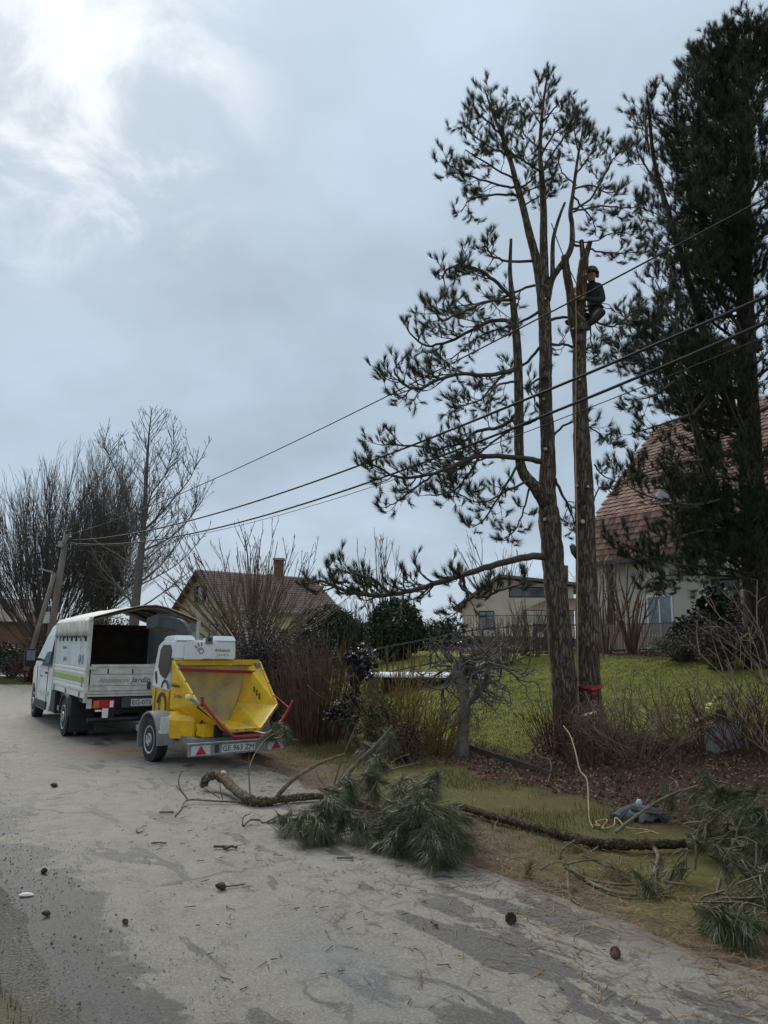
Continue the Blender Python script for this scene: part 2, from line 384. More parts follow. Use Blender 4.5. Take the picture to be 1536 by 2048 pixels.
MT['pole_wood'] = mat('pole_wood', (.22, .19, .155), (.14, .12, .10), 5, .9, .3, 14, stretch=(1, 1, .1))
MT['concrete'] = mat('concrete', (.34, .33, .31), (.26, .25, .24), 3, .9, .2, 40)
MT['wire'] = mat('cable', (.02, .02, .022), (.035, .035, .036), 8, .6)
MT['picket'] = mat('pale_picket', (.42, .36, .30), (.32, .27, .22), 4, .85, obj=.2)
MT['rope'] = mat('pale_rope', (.42, .31, .17), (.3, .22, .12), 40, .85)
MT['rope_dark'] = mat('dark_rope', (.10, .10, .085), (.05, .05, .045), 40, .85)
MT['awning'] = mat('brown_awning', (.16, .10, .065), (.12, .075, .05), 4, .85)
MT['cloth_dark'] = mat('dark_work_clothes', (.014, .017, .015), (.028, .03, .026), 8, .9, .3, 30)
MT['trousers'] = mat('dark_trousers', (.02, .023, .02), (.04, .044, .038), 8, .85, .3, 30)
MT['helmet'] = mat('olive_helmet', (.085, .085, .035), (.06, .06, .026), 6, .4)
MT['skin'] = mat('skin', (.36, .21, .15), (.32, .18, .13), 10, .6)
MT['glove'] = mat('yellow_glove', (.30, .27, .07), (.2, .18, .05), 10, .8)
MT['boot'] = mat('brown_boot', (.08, .055, .04), (.05, .035, .025), 10, .7)
MT['denim'] = mat('grey_blue_cloth', (.12, .13, .145), (.06, .067, .077), 8, .85, .3, 40)
MT['lime'] = mat('lime_plastic', (.45, .46, .08), (.36, .38, .06), 8, .5)
MT['cone'] = mat('pine_cone', (.13, .075, .045), (.07, .042, .028), 20, .85, isl=.3)
MT['pebble'] = mat('pebble', (.6, .58, .54), (.5, .48, .44), 20, .8)
MT['stone'] = mat('brown_stone', (.15, .10, .08), (.1, .07, .06), 20, .85)

def smooth_path(P, n):
    """Catmull-Rom resample"""
    P = np.asarray(P, float); m = len(P)
    if m == 2: return P[0] + (P[1] - P[0]) * np.linspace(0, 1, n)[:, None]
    E = np.concatenate([[2 * P[0] - P[1]], P, [2 * P[-1] - P[-2]]]); out = []
    for u in np.linspace(0, m - 1 - 1e-6, n):
        i = int(u); f = u - i; p0, p1, p2, p3 = E[i], E[i + 1], E[i + 2], E[i + 3]
        out.append(.5 * ((2 * p1) + (-p0 + p2) * f + (2 * p0 - 5 * p1 + 4 * p2 - p3) * f * f + (-p0 + 3 * p1 - 3 * p2 + p3) * f ** 3))
    return np.array(out)
def pxpath(pts, Y0, dY=0.0):
    """pts (x,y) in the photograph, laid at distance Y0 .. Y0+dY"""
    n = len(pts); return np.array([at(x, y, Y0 + dY * (i / max(1, n - 1))) for i, (x, y) in enumerate(pts)])

# ================================================================== SETTING: ground, road
_P = rng.permutation(512)
def vnoise(x, y):
    """value noise, numpy"""
    x = np.asarray(x, float); y = np.asarray(y, float)
    xi = np.floor(x).astype(int); yi = np.floor(y).astype(int); fx = x - xi; fy = y - yi
    fx = fx * fx * (3 - 2 * fx); fy = fy * fy * (3 - 2 * fy)
    h = lambda a, b: _P[(_P[a & 511] + b) & 511] / 511.0
    return (h(xi, yi) * (1 - fx) + h(xi + 1, yi) * fx) * (1 - fy) + (h(xi, yi + 1) * (1 - fx) + h(xi + 1, yi + 1) * fx) * fy
def fbm(x, y): return vnoise(x, y) * .5 + vnoise(x * 2.1 + 7, y * 2.1 + 3) * .3 + vnoise(x * 4.3, y * 4.3 + 11) * .2
def sdist(x, y): return (x - 1.25) * .893 + (y - 5.88) * .45
def interp_curve(y, pts): return np.interp(y, [p[1] for p in pts], [p[0] for p in pts])
ROAD_R = [(4.6, -3), (3.1, 3.2), (2.25, 4.6), (1.3, 5.88), (.35, 7.6), (-.8, 10), (-1.95, 12.4), (-5.0, 19), (-9.0, 27), (-13, 31)]
ROAD_L = [(1.6, -3), (-.25, 2.5), (-1.22, 3.86), (-2.05, 5.0), (-4.3, 8.0), (-7.6, 14.5), (-10.6, 20.5), (-14, 26), (-22, 30.9)]
def g_disp(x, y):
    s = sdist(x, y)
    return (fbm(x * 1.3, y * 1.3) - .5) * np.clip((s - .1) / 1.0, 0, 1) * .10
def GH(x, y): return GZ(x, y) + g_disp(x, y)

# zones of the ground: (green, mulch, litter, gravel)
def zones(x, y):
    s = sdist(x, y); n = fbm(x * .9 + 3, y * .9); n2 = fbm(x * 3 + 9, y * 3)
    lawn = np.clip((s - 3.15 - 1.5 * np.clip((x - 2.1) / .7, 0, 1) + (n2 - .5) * .3) / .15, 0, 1)
    bed = np.clip((s - 1.95 + (n - .5) * 1.0) / .25, 0, 1) * (1 - lawn)
    bed = bed * np.clip((x - .4 + (n - .5)) / .5, 0, 1)
    top = np.clip((s - 10.1 + (n2 - .5) * .5) / .2, 0, 1) * np.clip((x - .6) / .6, 0, 1)
    litter = np.clip((.72 - s + (n - .5) * 1.9) / .45, 0, 1) * (s > -.9)
    left = interp_curve(y, ROAD_L)
    gl = np.clip((x - left + .9 + (n - .5) * 1.1) / .4, 0, 1) * (s < -2)    # gravel shoulder left of the road
    dgreen = np.clip((n - .42) / .2, 0, 1)
    return lawn * (1 - top), np.maximum(bed, top), litter * (1 - bed) * (1 - lawn), gl, dgreen

fine_x = np.arange(-11, 13.01, .22); fine_y = np.arange(1.5, 25.01, .22)
xs = np.concatenate([[-900, -400, -200, -120, -80, -60, -48, -38, -30, -25, -21, -18, -16, -14, -12.5], fine_x, [14, 15.5, 17, 19, 22, 26, 32, 40, 55, 80, 120, 200, 400, 900]])
ys = np.concatenate([[-300, -100, -40, -15, -6, -2, 0, .8], fine_y, [26, 27, 28, 29, 30, 31, 32, 34, 36, 39, 42, 46, 52, 60, 75, 100, 150, 250, 500, 1200]])
X, Y = np.meshgrid(xs, ys); Zg = GH(X, Y)
Zg = Zg - np.where((X > interp_curve(Y, ROAD_L) + .6) & (X < interp_curve(Y, ROAD_R) - .6) & (Y < 30), .03, 0)
nx, ny = len(xs), len(ys)
idx = (np.arange(ny - 1)[:, None] * nx + np.arange(nx - 1)[None]).ravel()
me = mesh_arrays('ground', np.stack([X.ravel(), Y.ravel(), Zg.ravel()], -1), [np.stack([idx, idx + 1, idx + nx + 1, idx + nx], -1)])
me.polygons.foreach_set('use_smooth', np.ones(len(me.polygons), bool))
lw, mu, li, gl, dg_ = zones(X.ravel(), Y.ravel())
ca = me.color_attributes.new('zone', 'FLOAT_COLOR', 'POINT'); ca.data.foreach_set('color', np.stack([lw, mu, li, gl], -1).astype(np.float32).ravel())
gm, t, b = newmat('ground_soil_and_turf'); b.inputs['Roughness'].default_value = .95; b.inputs['Specular IOR Level'].default_value = .1
zn = nn(t, 'ShaderNodeVertexColor', layer_name='zone'); zs_ = nn(t, 'ShaderNodeSeparateColor'); t.links.new(zn.outputs['Color'], zs_.inputs[0])
tcn = nn(t, 'ShaderNodeTexCoord')
def gnoise(sc, d=8.0, r=.65):
    n = nn(t, 'ShaderNodeTexNoise', i_Scale=sc, i_Detail=d, i_Roughness=r); t.links.new(tcn.outputs['Object'], n.inputs['Vector']); return n.outputs['Fac']
def two(fac, a, b_, lo=.35, hi=.65):
    mr = nn(t, 'ShaderNodeMapRange', i_1=lo, i_2=hi); t.links.new(fac, mr.inputs[0])
    mx = nn(t, 'ShaderNodeMixRGB'); t.links.new(mr.outputs[0], mx.inputs[0])
    for i, c in ((1, a), (2, b_)):
        if isinstance(c, tuple): mx.inputs[i].default_value = (*c, 1)
        else: t.links.new(c, mx.inputs[i])
    return mx.outputs[0]
def mixf(fac, a, b_):
    mx = nn(t, 'ShaderNodeMixRGB'); t.links.new(fac, mx.inputs[0]); t.links.new(a, mx.inputs[1]); t.links.new(b_, mx.inputs[2]); return mx.outputs[0]
rough_grass = two(gnoise(1.4), two(gnoise(22), (.095, .10, .03), (.15, .14, .05)), two(gnoise(30), (.15, .10, .05), (.10, .075, .04)), .42, .66)
lawn_c = two(gnoise(1.1), two(gnoise(25), (.11, .14, .024), (.15, .17, .035)), two(gnoise(25), (.15, .15, .04), (.2, .175, .06)), .4, .7)
mulch_c = two(gnoise(40), (.10, .05, .035), (.055, .035, .028), .4, .6)
litter_c = two(gnoise(34), two(gnoise(3), (.20, .15, .11), (.13, .085, .055)), (.085, .06, .042), .42, .62)
gravel_c = two(gnoise(60), two(gnoise(2.2), (.20, .185, .16), (.13, .12, .10)), (.07, .066, .06), .42, .62)
c = mixf(zs_.outputs[0], rough_grass, lawn_c); c = mixf(zs_.outputs[1], c, mulch_c); c = mixf(zs_.outputs[2], c, litter_c)
al = zn.outputs['Alpha']; c = mixf(al, c, gravel_c)
t.links.new(c, b.inputs['Base Color'])
bp = nn(t, 'ShaderNodeBump', i_Strength=.8, i_Distance=.03); t.links.new(gnoise(45), bp.inputs['Height']); t.links.new(bp.outputs[0], b.inputs['Normal'])
me.materials.append(gm)
ground = bpy.data.objects.new('ground', me); COL.objects.link(ground); tag(ground, None, kind='structure')

# road sheet with a ragged edge
def road_mesh():
    yy = np.concatenate([np.arange(-3, 16, .12), np.arange(16, 31, .3)]); V = []; F = []; nc = 13
    for i, y in enumerate(yy):
        l = interp_curve(y, ROAD_L) - .35 + (fbm(y * 1.1, 5.0) - .5) * .5 + (vnoise(y * 5, 2.2) - .5) * .1
        r = interp_curve(y, ROAD_R) + (fbm(y * 1.0, 15.0) - .5) * .45 + (vnoise(y * 6, 8.2) - .5) * .09
        for j in range(nc):
            f = j / (nc - 1); x = l + (r - l) * f
            z = .018 - (.045 if j in (0, nc - 1) else 0) + (vnoise(x * .8, y * .8) - .5) * .01 + max(0, float(GZ(x, y)))
            V.append((x, y, z))
    for i in range(len(yy) - 1):
        for j in range(nc - 1):
            a = i * nc + j; F.append((a, a + 1, a + nc + 1, a + nc))
    # the bend to the left beyond the truck
    b0 = len(V)
    me = bpy.data.meshes.new('road'); me.from_pydata(V, [], F); me.update()
    me.polygons.foreach_set('use_smooth', np.ones(len(me.polygons), bool)); return me
rm, t, b = newmat('pale_worn_asphalt'); b.inputs['Specular IOR Level'].default_value = .35
tcn = nn(t, 'ShaderNodeTexCoord'); sp_ = nn(t, 'ShaderNodeSeparateXYZ'); t.links.new(tcn.outputs['Object'], sp_.inputs[0])
def tm(op, a, b_=None, clamp=False):
    n = nn(t, 'ShaderNodeMath', operation=op); n.use_clamp = clamp
    for i, v in enumerate((a, b_)):
        if v is None: continue
        if isinstance(v, (int, float)): n.inputs[i].default_value = v
        else: t.links.new(v, n.inputs[i])
    return n.outputs[0]
def lin(ax, ay, k): return tm('ADD', tm('ADD', tm('MULTIPLY', sp_.outputs[0], ax), tm('MULTIPLY', sp_.outputs[1], ay)), k)
def mrange(v, lo, hi, sm=True):
    n = nn(t, 'ShaderNodeMapRange', i_1=lo, i_2=hi)
    if sm: n.interpolation_type = 'SMOOTHSTEP'
    t.links.new(v, n.inputs[0]); return n.outputs[0]
mpr = nn(t, 'ShaderNodeMapping', vector_type='TEXTURE'); mpr.inputs['Rotation'].default_value = (0, 0, math.radians(33)); mpr.inputs['Scale'].default_value = (.45, 1.5, 1)
t.links.new(tcn.outputs['Object'], mpr.inputs[0])
def sn(sc, d=5.0, r=.55, dist=0.0):
    n = nn(t, 'ShaderNodeTexNoise', i_Scale=sc, i_Detail=d, i_Roughness=r, i_Distortion=dist); t.links.new(mpr.outputs[0], n.inputs['Vector']); return n.outputs['Fac']
grain = tm('ADD', tm('MULTIPLY', gnoise(150, 3, .8), .5), tm('MULTIPLY', gnoise(48, 4, .75), .5))
base = two(gnoise(1.3), (.25, .228, .187), (.195, .18, .152), .35, .65)
base = two(gnoise(5), base, (.165, .148, .12), .46, .66)
base = two(grain, base, (.34, .315, .265), .5, .6)
# long damp streaks, strongest near the right foreground
cx, cy = 1.35, 4.35
d2 = tm('SQRT', tm('ADD', tm('POWER', tm('DIVIDE', lin(.893, .45, -(cx * .893 + cy * .45)), .75), 2.0), tm('POWER', tm('DIVIDE', lin(-.45, .893, -(-cx * .45 + cy * .893)), 1.5), 2.0)))
zone1 = mrange(d2, 1.35, .25)
st = tm('ADD', sn(1.25, 6, .62, .5), tm('MULTIPLY', zone1, .11))
damp = mrange(st, .57, .60)
# darker shoulder band along the left edge
ld = lin(-.8, -.6, .76 * -.8 + 3.86 * .6)
ldn = tm('ADD', ld, tm('MULTIPLY', tm('SUBTRACT', gnoise(1.1, 5), .5), 1.7))
band = tm('MULTIPLY', mrange(ldn, -.06, .05), tm('SUBTRACT', 1.0, tm('MULTIPLY', mrange(ldn, .5, 1.0), .55)))
wetfac = tm('MAXIMUM', tm('MULTIPLY', damp, .85), band, True)
# broad bluish damp area in the middle foreground
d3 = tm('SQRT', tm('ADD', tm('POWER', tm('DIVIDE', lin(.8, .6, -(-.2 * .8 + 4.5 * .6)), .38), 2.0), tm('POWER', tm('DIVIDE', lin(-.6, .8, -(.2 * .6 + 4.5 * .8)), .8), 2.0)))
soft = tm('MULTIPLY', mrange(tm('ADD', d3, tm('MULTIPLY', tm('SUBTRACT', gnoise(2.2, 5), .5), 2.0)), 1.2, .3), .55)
dark_c = two(grain, (.04, .04, .037), (.115, .108, .095), .44, .6)
c = mixf(wetfac, base, dark_c)
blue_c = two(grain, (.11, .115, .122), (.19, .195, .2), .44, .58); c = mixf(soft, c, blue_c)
# needle crumbs
crumb = mrange(sn(9.0, 6, .7), .60, .68)
cz = tm('MULTIPLY', crumb, mrange(lin(.893, .45, -3.76 + .0), -3.2, -.4)); c = mixf(tm('MULTIPLY', cz, .7), c, two(grain, (.12, .085, .06), (.17, .12, .085)))
# hairline cracks
vc = nn(t, 'ShaderNodeTexVoronoi', feature='DISTANCE_TO_EDGE', i_Scale=.75)
wv = nn(t, 'ShaderNodeTexNoise', i_Scale=2.2, i_Detail=6.0, i_Roughness=.65); t.links.new(tcn.outputs['Object'], wv.inputs['Vector'])
wx = nn(t, 'ShaderNodeMixRGB'); wx.inputs[0].default_value = .42; t.links.new(tcn.outputs['Object'], wx.inputs[1]); t.links.new(wv.outputs['Color'], wx.inputs[2]); t.links.new(wx.outputs[0], vc.inputs['Vector'])
crk = tm('MULTIPLY', mrange(vc.outputs['Distance'], .014, .004), mrange(gnoise(.9, 4), .44, .56)); c = mixf(tm('MULTIPLY', crk, .65), c, two(grain, (.05, .048, .043), (.08, .075, .066)))
# sawdust by the chipper
d4 = tm('SQRT', tm('ADD', tm('POWER', tm('DIVIDE', lin(1, 0, 4.2), 1.0), 2.0), tm('POWER', tm('DIVIDE', lin(0, 1, -12.6), .8), 2.0)))
dust = tm('MULTIPLY', mrange(tm('ADD', d4, tm('MULTIPLY', tm('SUBTRACT', gnoise(4, 6), .5), 2.2)), 1.15, .5), .7)
c = mixf(dust, c, two(grain, (.34, .21, .125), (.26, .165, .10)))
c2_ = mrange(lin(.893, .45, -3.76), -.55, .1); c = mixf(tm('MULTIPLY', tm('MULTIPLY', c2_, mrange(gnoise(3.0, 7, .7), .36, .6)), .8), c, two(grain, (.17, .12, .085), (.11, .085, .062)))
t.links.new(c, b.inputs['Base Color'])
rg = nn(t, 'ShaderNodeMapRange', i_3=.85, i_4=.6); t.links.new(tm('MAXIMUM', wetfac, soft), rg.inputs[0]); t.links.new(rg.outputs[0], b.inputs['Roughness'])
bp = nn(t, 'ShaderNodeBump', i_Strength=.8, i_Distance=.015)
t.links.new(tm('ADD', gnoise(110, 6, .75), tm('MULTIPLY', gnoise(9, 5), .6)), bp.inputs['Height']); t.links.new(bp.outputs[0], b.inputs['Normal'])
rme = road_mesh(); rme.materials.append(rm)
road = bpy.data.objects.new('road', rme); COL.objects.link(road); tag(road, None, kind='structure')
# side lane bending away to the left beyond the truck
mb = MB()
N = 22
for i in range(N):
    f0, f1 = i / N, (i + 1) / N
    def pt(f, o):
        x = -9.5 - 34 * f; y = 28.4 + 7.5 * f - 3.5 * f * f + o; return (x, y, .004)
    mb.add([pt(f0, -2.6), pt(f1, -2.6), pt(f1, .6), pt(f0, .6)], [(0, 1, 2, 3)])
lane = mb.build('side_lane', mat('lane_asphalt', (.27, .26, .24), (.2, .195, .18), 3, .85, .2, 60)); tag(lane, None, kind='structure')
# pale path in front of the far garden
path = MB().box(-60, -15.5, 37.3, 39.0, .0, .02).build('path', MT['concrete']); tag(path, None, kind='structure')

# ---- grass and litter
def blades(name, label, n, xr, yr, test, h, w, m, lean=.5, cat='grass'):
    x = rng.uniform(*xr, n); y = rng.uniform(*yr, n); k = test(x, y); x = x[k]; y = y[k]; n = len(x)
    z = GH(x, y) - .005; hh = h * rng.uniform(.5, 1.25, n) ; a = rng.uniform(0, 2 * PI, n)
    dx = np.cos(a); dy = np.sin(a); ww = w * rng.uniform(.7, 1.3, n)
    base = np.stack([x, y, z], -1); sd = np.stack([-dy, dx, 0 * dx], -1) * ww[:, None] / 2
    l = lean * rng.uniform(.2, 1, n) * hh
    tip = base + np.stack([dx * l, dy * l, hh], -1)
    nb = NB(); nb.tris(base - sd, base + sd, tip)
    o = nb.build(name, m); tag(o, label, cat, kind='stuff'); return o
def t_verge(x, y):
    lw, mu, li, gl, d = zones(x, y); s = sdist(x, y)
    inroad = x < interp_curve(y, ROAD_R) + .1
    return (~inroad) & (lw < .5) & (mu < .4) & (s > .2) & (rng.uniform(size=len(x)) < np.clip(d * (1 - li * .93), .02, 1))
blades('verge_grass', 'tufty yellow-green grass on the verge beside the road', 300000, (-8, 7), (4.5, 18), t_verge, .07, .008, MT['grass'])
def t_lawn(x, y):
    lw, mu, li, gl, d = zones(x, y); return (lw > .5) & (rng.uniform(size=len(x)) < .9)
blades('lawn_grass', 'short green lawn rising behind the pines to the house', 330000, (-3, 11), (8, 21), t_lawn, .032, .011, MT['grass_lawn'])
def t_left(x, y):
    left = interp_curve(y, ROAD_L); n = fbm(x * .9 + 3, y * .9)
    return (x < left - .15 - n * .55) & (rng.uniform(size=len(x)) < np.clip((n - .3) * 3, .05, 1))
blades('roadside_grass', 'patchy grass at the left edge of the gravel shoulder', 70000, (-5.5, -.6), (2.8, 9), t_left, .06, .009, MT['grass'])
def t_far(x, y): return (x < -11) & (y > 30.5) & (y < 37)
blades('far_grass', 'grass strip beyond the bend behind the truck', 30000, (-24, -10), (30, 37.2), t_far, .09, .03, MT['grass'])
# mulch and litter flakes
def flakes(name, label, n, xr, yr, test, size, m):
    x = rng.uniform(*xr, n); y = rng.uniform(*yr, n); k = test(x, y); x = x[k]; y = y[k]
    P = np.stack([x, y, GH(x, y) + .012], -1); nb = NB(); nb.leaves(P, size, 0)
    o = nb.build(name, m, smooth=False); tag(o, label, 'litter', kind='stuff'); return o
flakes('leaf_litter', 'brown leaves and bark mulch on the bed below the pines', 48000, (-1, 9), (5, 15), lambda x, y: zones(x, y)[1] > .5, .05, MT['litter'])
flakes('bark_mulch', 'red-brown bark mulch along the top of the lawn', 9000, (1, 12), (14, 24), lambda x, y: zones(x, y)[1] > .5, .09, MT['litter'])
def t_need(x, y):
    s = sdist(x, y); return (s > -1.9) & (s < 1.3) & (rng.uniform(size=len(x)) < np.clip(np.exp(-abs(s - .1) * 1.3) * (fbm(x * 2, y * 2) * 1.6 - .25), 0, 1))
x = rng.uniform(-3.5, 4, 60000); y = rng.uniform(3.6, 13, 60000); k = t_need(x, y); x = x[k]; y = y[k]; n = len(x)
a = rng.uniform(0, 2 * PI, n); P = np.stack([x, y, np.maximum(GH(x, y), 0) + .024], -1); D = np.stack([np.cos(a), np.sin(a), 0 * a], -1); S = np.stack([-np.sin(a), np.cos(a), 0 * a], -1)
nb = NB(); ln = rng.uniform(.03, .075, n)[:, None]; nb.quads(P - D * ln - S * .0022, P + D * ln - S * .0022, P + D * ln + S * .0022, P - D * ln + S * .0022)
tag(nb.build('fallen_needles', MT['needle_dead']), 'fallen brown pine needles strewn over the road edge', 'litter', kind='stuff')
# loose grit along the left shoulder
n = 9000; y = rng.uniform(2.9, 13, n); x = interp_curve(y, ROAD_L) + rng.normal(size=n) * .45 + .1; k = fbm(x * 1.7, y * 1.7) > rng.uniform(.2, .75, n); x = x[k]; y = y[k]; P = np.stack([x, y, 0 * x + .022], -1)
nb = NB(); nb.leaves(P, .012, .3); tag(nb.build('grit', mat('grit', (.26, .245, .22), (.13, .125, .11), 3, .9, isl=.5), smooth=False), 'loose grit along the left edge of the road', 'gravel', kind='stuff')
# stones lying on the left shoulder, too many and too small to tell apart
n = 2000; y = rng.uniform(2.9, 12, n); x = interp_curve(y, ROAD_L) - .12 + rng.normal(size=n) * .33; k = fbm(x * 2 + 5, y * 2) > rng.uniform(.15, .7, n); x, y = x[k], y[k]; n = len(x)
c_ = np.stack([x, y, 0 * x + .02], -1); r_ = (rng.uniform(.003, .009, n) * rng.uniform(.6, 1.5, n))[:, None]; nb = NB()
ax_ = [np.array(v, float) for v in ((1, 0, 0), (0, 1, 0), (-1, 0, 0), (0, -1, 0))]; tw = rng.uniform(0, 6.3, n); ct, st2 = np.cos(tw), np.sin(tw)
def rot(v): return np.stack([ct * v[0] - st2 * v[1], ct * v[1] * .7 + st2 * v[0] * .7, 0 * ct + v[2]], -1)
for i in range(4):
    A_, B_ = c_ + rot(ax_[i]) * r_, c_ + rot(ax_[(i + 1) % 4]) * r_
    nb.tris(A_, B_, c_ + np.array([.2, .1, .75]) * r_); nb.tris(B_, A_, c_ - np.array([0, 0, .8]) * r_)
tag(nb.build('stones', mat('road_stones', (.25, .23, .2), (.11, .10, .09), 3, .9, isl=.6), smooth=False), 'small loose stones along the left shoulder of the road', 'gravel', kind='stuff')

# ================================================================== BUILDINGS
def wall_frame(P0, P1):
    """local frame along a facade: D along, N inwards (away from the viewer)"""
    P0, P1 = np.array(P0, float), np.array(P1, float); D = unit(P1 - P0); N = np.array([-D[1], D[0]]); return P0, D, N
class Fac:
    def __init__(s, P0, P1, z0, origin):
        s.P0, s.D, s.N = wall_frame(P0, P1); s.z0 = z0; s.o = np.array(origin); s.L = float(np.linalg.norm(np.array(P1) - np.array(P0)))
    def p(s, u, d, z):
        q = s.P0 + s.D * u + s.N * d; return np.array([q[0], q[1], s.z0 + z]) - s.o
    def box(s, mb, u0, u1, d0, d1, z0, z1):
        V = [s.p(u, d, z) for z in (z0, z1) for d in (d0, d1) for u in (u0, u1)]
        return mb.add(V, [(0, 2, 3, 1), (4, 5, 7, 6), (0, 1, 5, 4), (2, 6, 7, 3), (0, 4, 6, 2), (1, 3, 7, 5)])
    def window(s, parent, u0, u1, z0, z1, frame_m, glass_m, bars=(1, 1), out=-.03, shutters=None, sill=True, name='window'):
        mb = MB(); f = .06
        s.box(mb, u0, u0 + f, out, .05, z0, z1); s.box(mb, u1 - f, u1, out, .05, z0, z1); s.box(mb, u0 + f, u1 - f, out, .05, z1 - f, z1); s.box(mb, u0 + f, u1 - f, out, .05, z0, z0 + f)
        for i in range(1, bars[0]): u = u0 + (u1 - u0) * i / bars[0]; s.box(mb, u - .02, u + .02, out, .04, z0 + f, z1 - f)
        w = mb.build(name, frame_m, parent)
        for i in range(bars[0]):
            for j in range(bars[1]):
                a0 = u0 + f + (u1 - u0 - 2 * f) * i / bars[0] + .015; a1 = u0 + f + (u1 - u0 - 2 * f) * (i + 1) / bars[0] - .015
                c0 = z0 + f + (z1 - z0 - 2 * f) * j / bars[1] + .012; c1 = z0 + f + (z1 - z0 - 2 * f) * (j + 1) / bars[1] - .012
                s.box(MB(), 0, 0, 0, 0, 0, 0); m2 = MB(); s.box(m2, a0, a1, -.012, .0, c0, c1); m2.build('pane', glass_m, w)
        if sill: m2 = MB(); s.box(m2, u0 - .06, u1 + .06, out - .06, .0, z0 - .06, z0 - .005); m2.build('sill', MT['concrete'], w)
        if shutters:
            for a, b_ in ((u0 - (u1 - u0) * .5 - .02, u0 - .02), (u1 + .02, u1 + .02 + (u1 - u0) * .5)):
                m2 = MB(); s.box(m2, a, b_, -.05, -.005, z0, z1); m2.build('shutter', shutters, w)
        return w

# ---- tiled house on the right (gambrel roof)
P0, P1 = (6.55, 24.0), (10.2, 18.6); zb = 1.55
org = np.array([*P0, zb]); hr = thing('tiled_house', 'pale rendered house with a steep red-brown tiled roof behind the dark pine', 'house', org)
F = Fac(P0, P1, zb, org); EH = 2.92; Lh = F.L
mb = MB(); F.box(mb, .12, Lh, .3, 6.8, -.6, EH + .25); mb.build('wall', MT['render_grey'], hr)
prof = [(0.0, EH - .06), (.38, EH + 1.34), (2.05, EH + 3.15), (4.1, EH + 5.25)]
mb = MB()
pf = prof + [(6.2, EH + 3.1), (7.4, EH + 1.3), (7.75, EH - .06)]
inner = [(d_, z_ - .06) for d_, z_ in pf]
n = len(pf); V = [F.p(-.12, d_, z_) for d_, z_ in inner] + [F.p(Lh, d_, z_) for d_, z_ in inner]
mb.add(V, [tuple(range(n)), tuple(range(2 * n - 1, n - 1, -1))] + [(i, i + 1, i + 1 + n, i + n) for i in range(n - 1)] + [(n - 1, 0, n, 2 * n - 1)])
roof = mb.build('roof', MT['wood_dark'], hr)
# tiles, laid course by course
tw, ex, ln = .262, .205, .30
tmesh = bpy.data.meshes.new('tile'); 
V = []; 
for (x, y) in ((0, 0), (tw - .012, 0), (tw - .012, ln), (0, ln)): V.append((x, y, .034 if y == 0 else .0))
V += [(tw * .5, 0, .044), (tw * .5, ln, .012)]; V += [(x, y, z - .034) for x, y, z in V[:2]]
tmesh.from_pydata(V, [], [(0, 4, 5, 3), (4, 1, 2, 5), (0, 6, 7, 1, 4)]); tmesh.update(); tmesh.materials.append(MT['tile'])
tiles = []
for seg in range(3):
    (d0, z0), (d1, z1) = prof[seg], prof[seg + 1]; SL = math.hypot(d1 - d0, z1 - z0); nr = int(SL / ex)
    for r in range(nr):
        for c in range(int((Lh + .12) / tw)):
            f = r * SL / nr; dd = d0 + (d1 - d0) * f / SL; zz = z0 + (z1 - z0) * f / SL
            tiles.append((seg, -.12 + c * tw + (tw / 2 if r % 2 else 0), dd, zz, (d1 - d0) / SL, (z1 - z0) / SL))
tiles.sort(key=lambda q: (q[0] == 2, q[1] > 5.2, q[3]))
rest = []
for k, (seg, u, dd, zz, sd, sz) in enumerate(tiles):
    D3 = Vector((F.D[0], F.D[1], 0)); S3 = Vector((F.N[0] * sd, F.N[1] * sd, sz)); N3 = D3.cross(S3)
    o = F.p(u, dd, zz); jit = rng.normal() * .004
    Mt = Matrix(((D3.x, S3.x, N3.x, o[0] + N3.x * (.01 + jit)), (D3.y, S3.y, N3.y, o[1] + N3.y * (.01 + jit)), (D3.z, S3.z, N3.z, o[2] + N3.z * (.01 + jit)), (0, 0, 0, 1))) @ Matrix.Rotation(rng.normal() * .012, 4, 'Z')
    if k < 300:
        to = bpy.data.objects.new('tile', tmesh); COL.objects.link(to); to.parent = roof; to.matrix_local = Mt
    else: rest.append(Mt)
mb = MB()
for Mt in rest: mb.add([Mt @ Vector(v) for v in V], [(0, 4, 5, 3), (4, 1, 2, 5), (0, 6, 7, 1, 4)])
me = bpy.data.meshes.new('upper_tiles'); me.from_pydata(mb.V, [], mb.F); me.update(); me.materials.append(mat('clay_tile_field', (.215, .12, .088), (.135, .08, .06), 3.0, .85, .3, 40, isl=.3))
o = bpy.data.objects.new('upper_tiles', me); COL.objects.link(o); o.parent = roof; o['kind'] = 'stuff'
mb = MB(); F.box(mb, -.15, Lh, -.14, -.02, EH - .17, EH - .05); mb.build('gutter', MT['darkgrey'], hr)
mb = MB(); F.box(mb, -.1, Lh, -.02, .3, EH - .13, EH - .08); mb.build('soffit', MT['wood_dark'], hr)
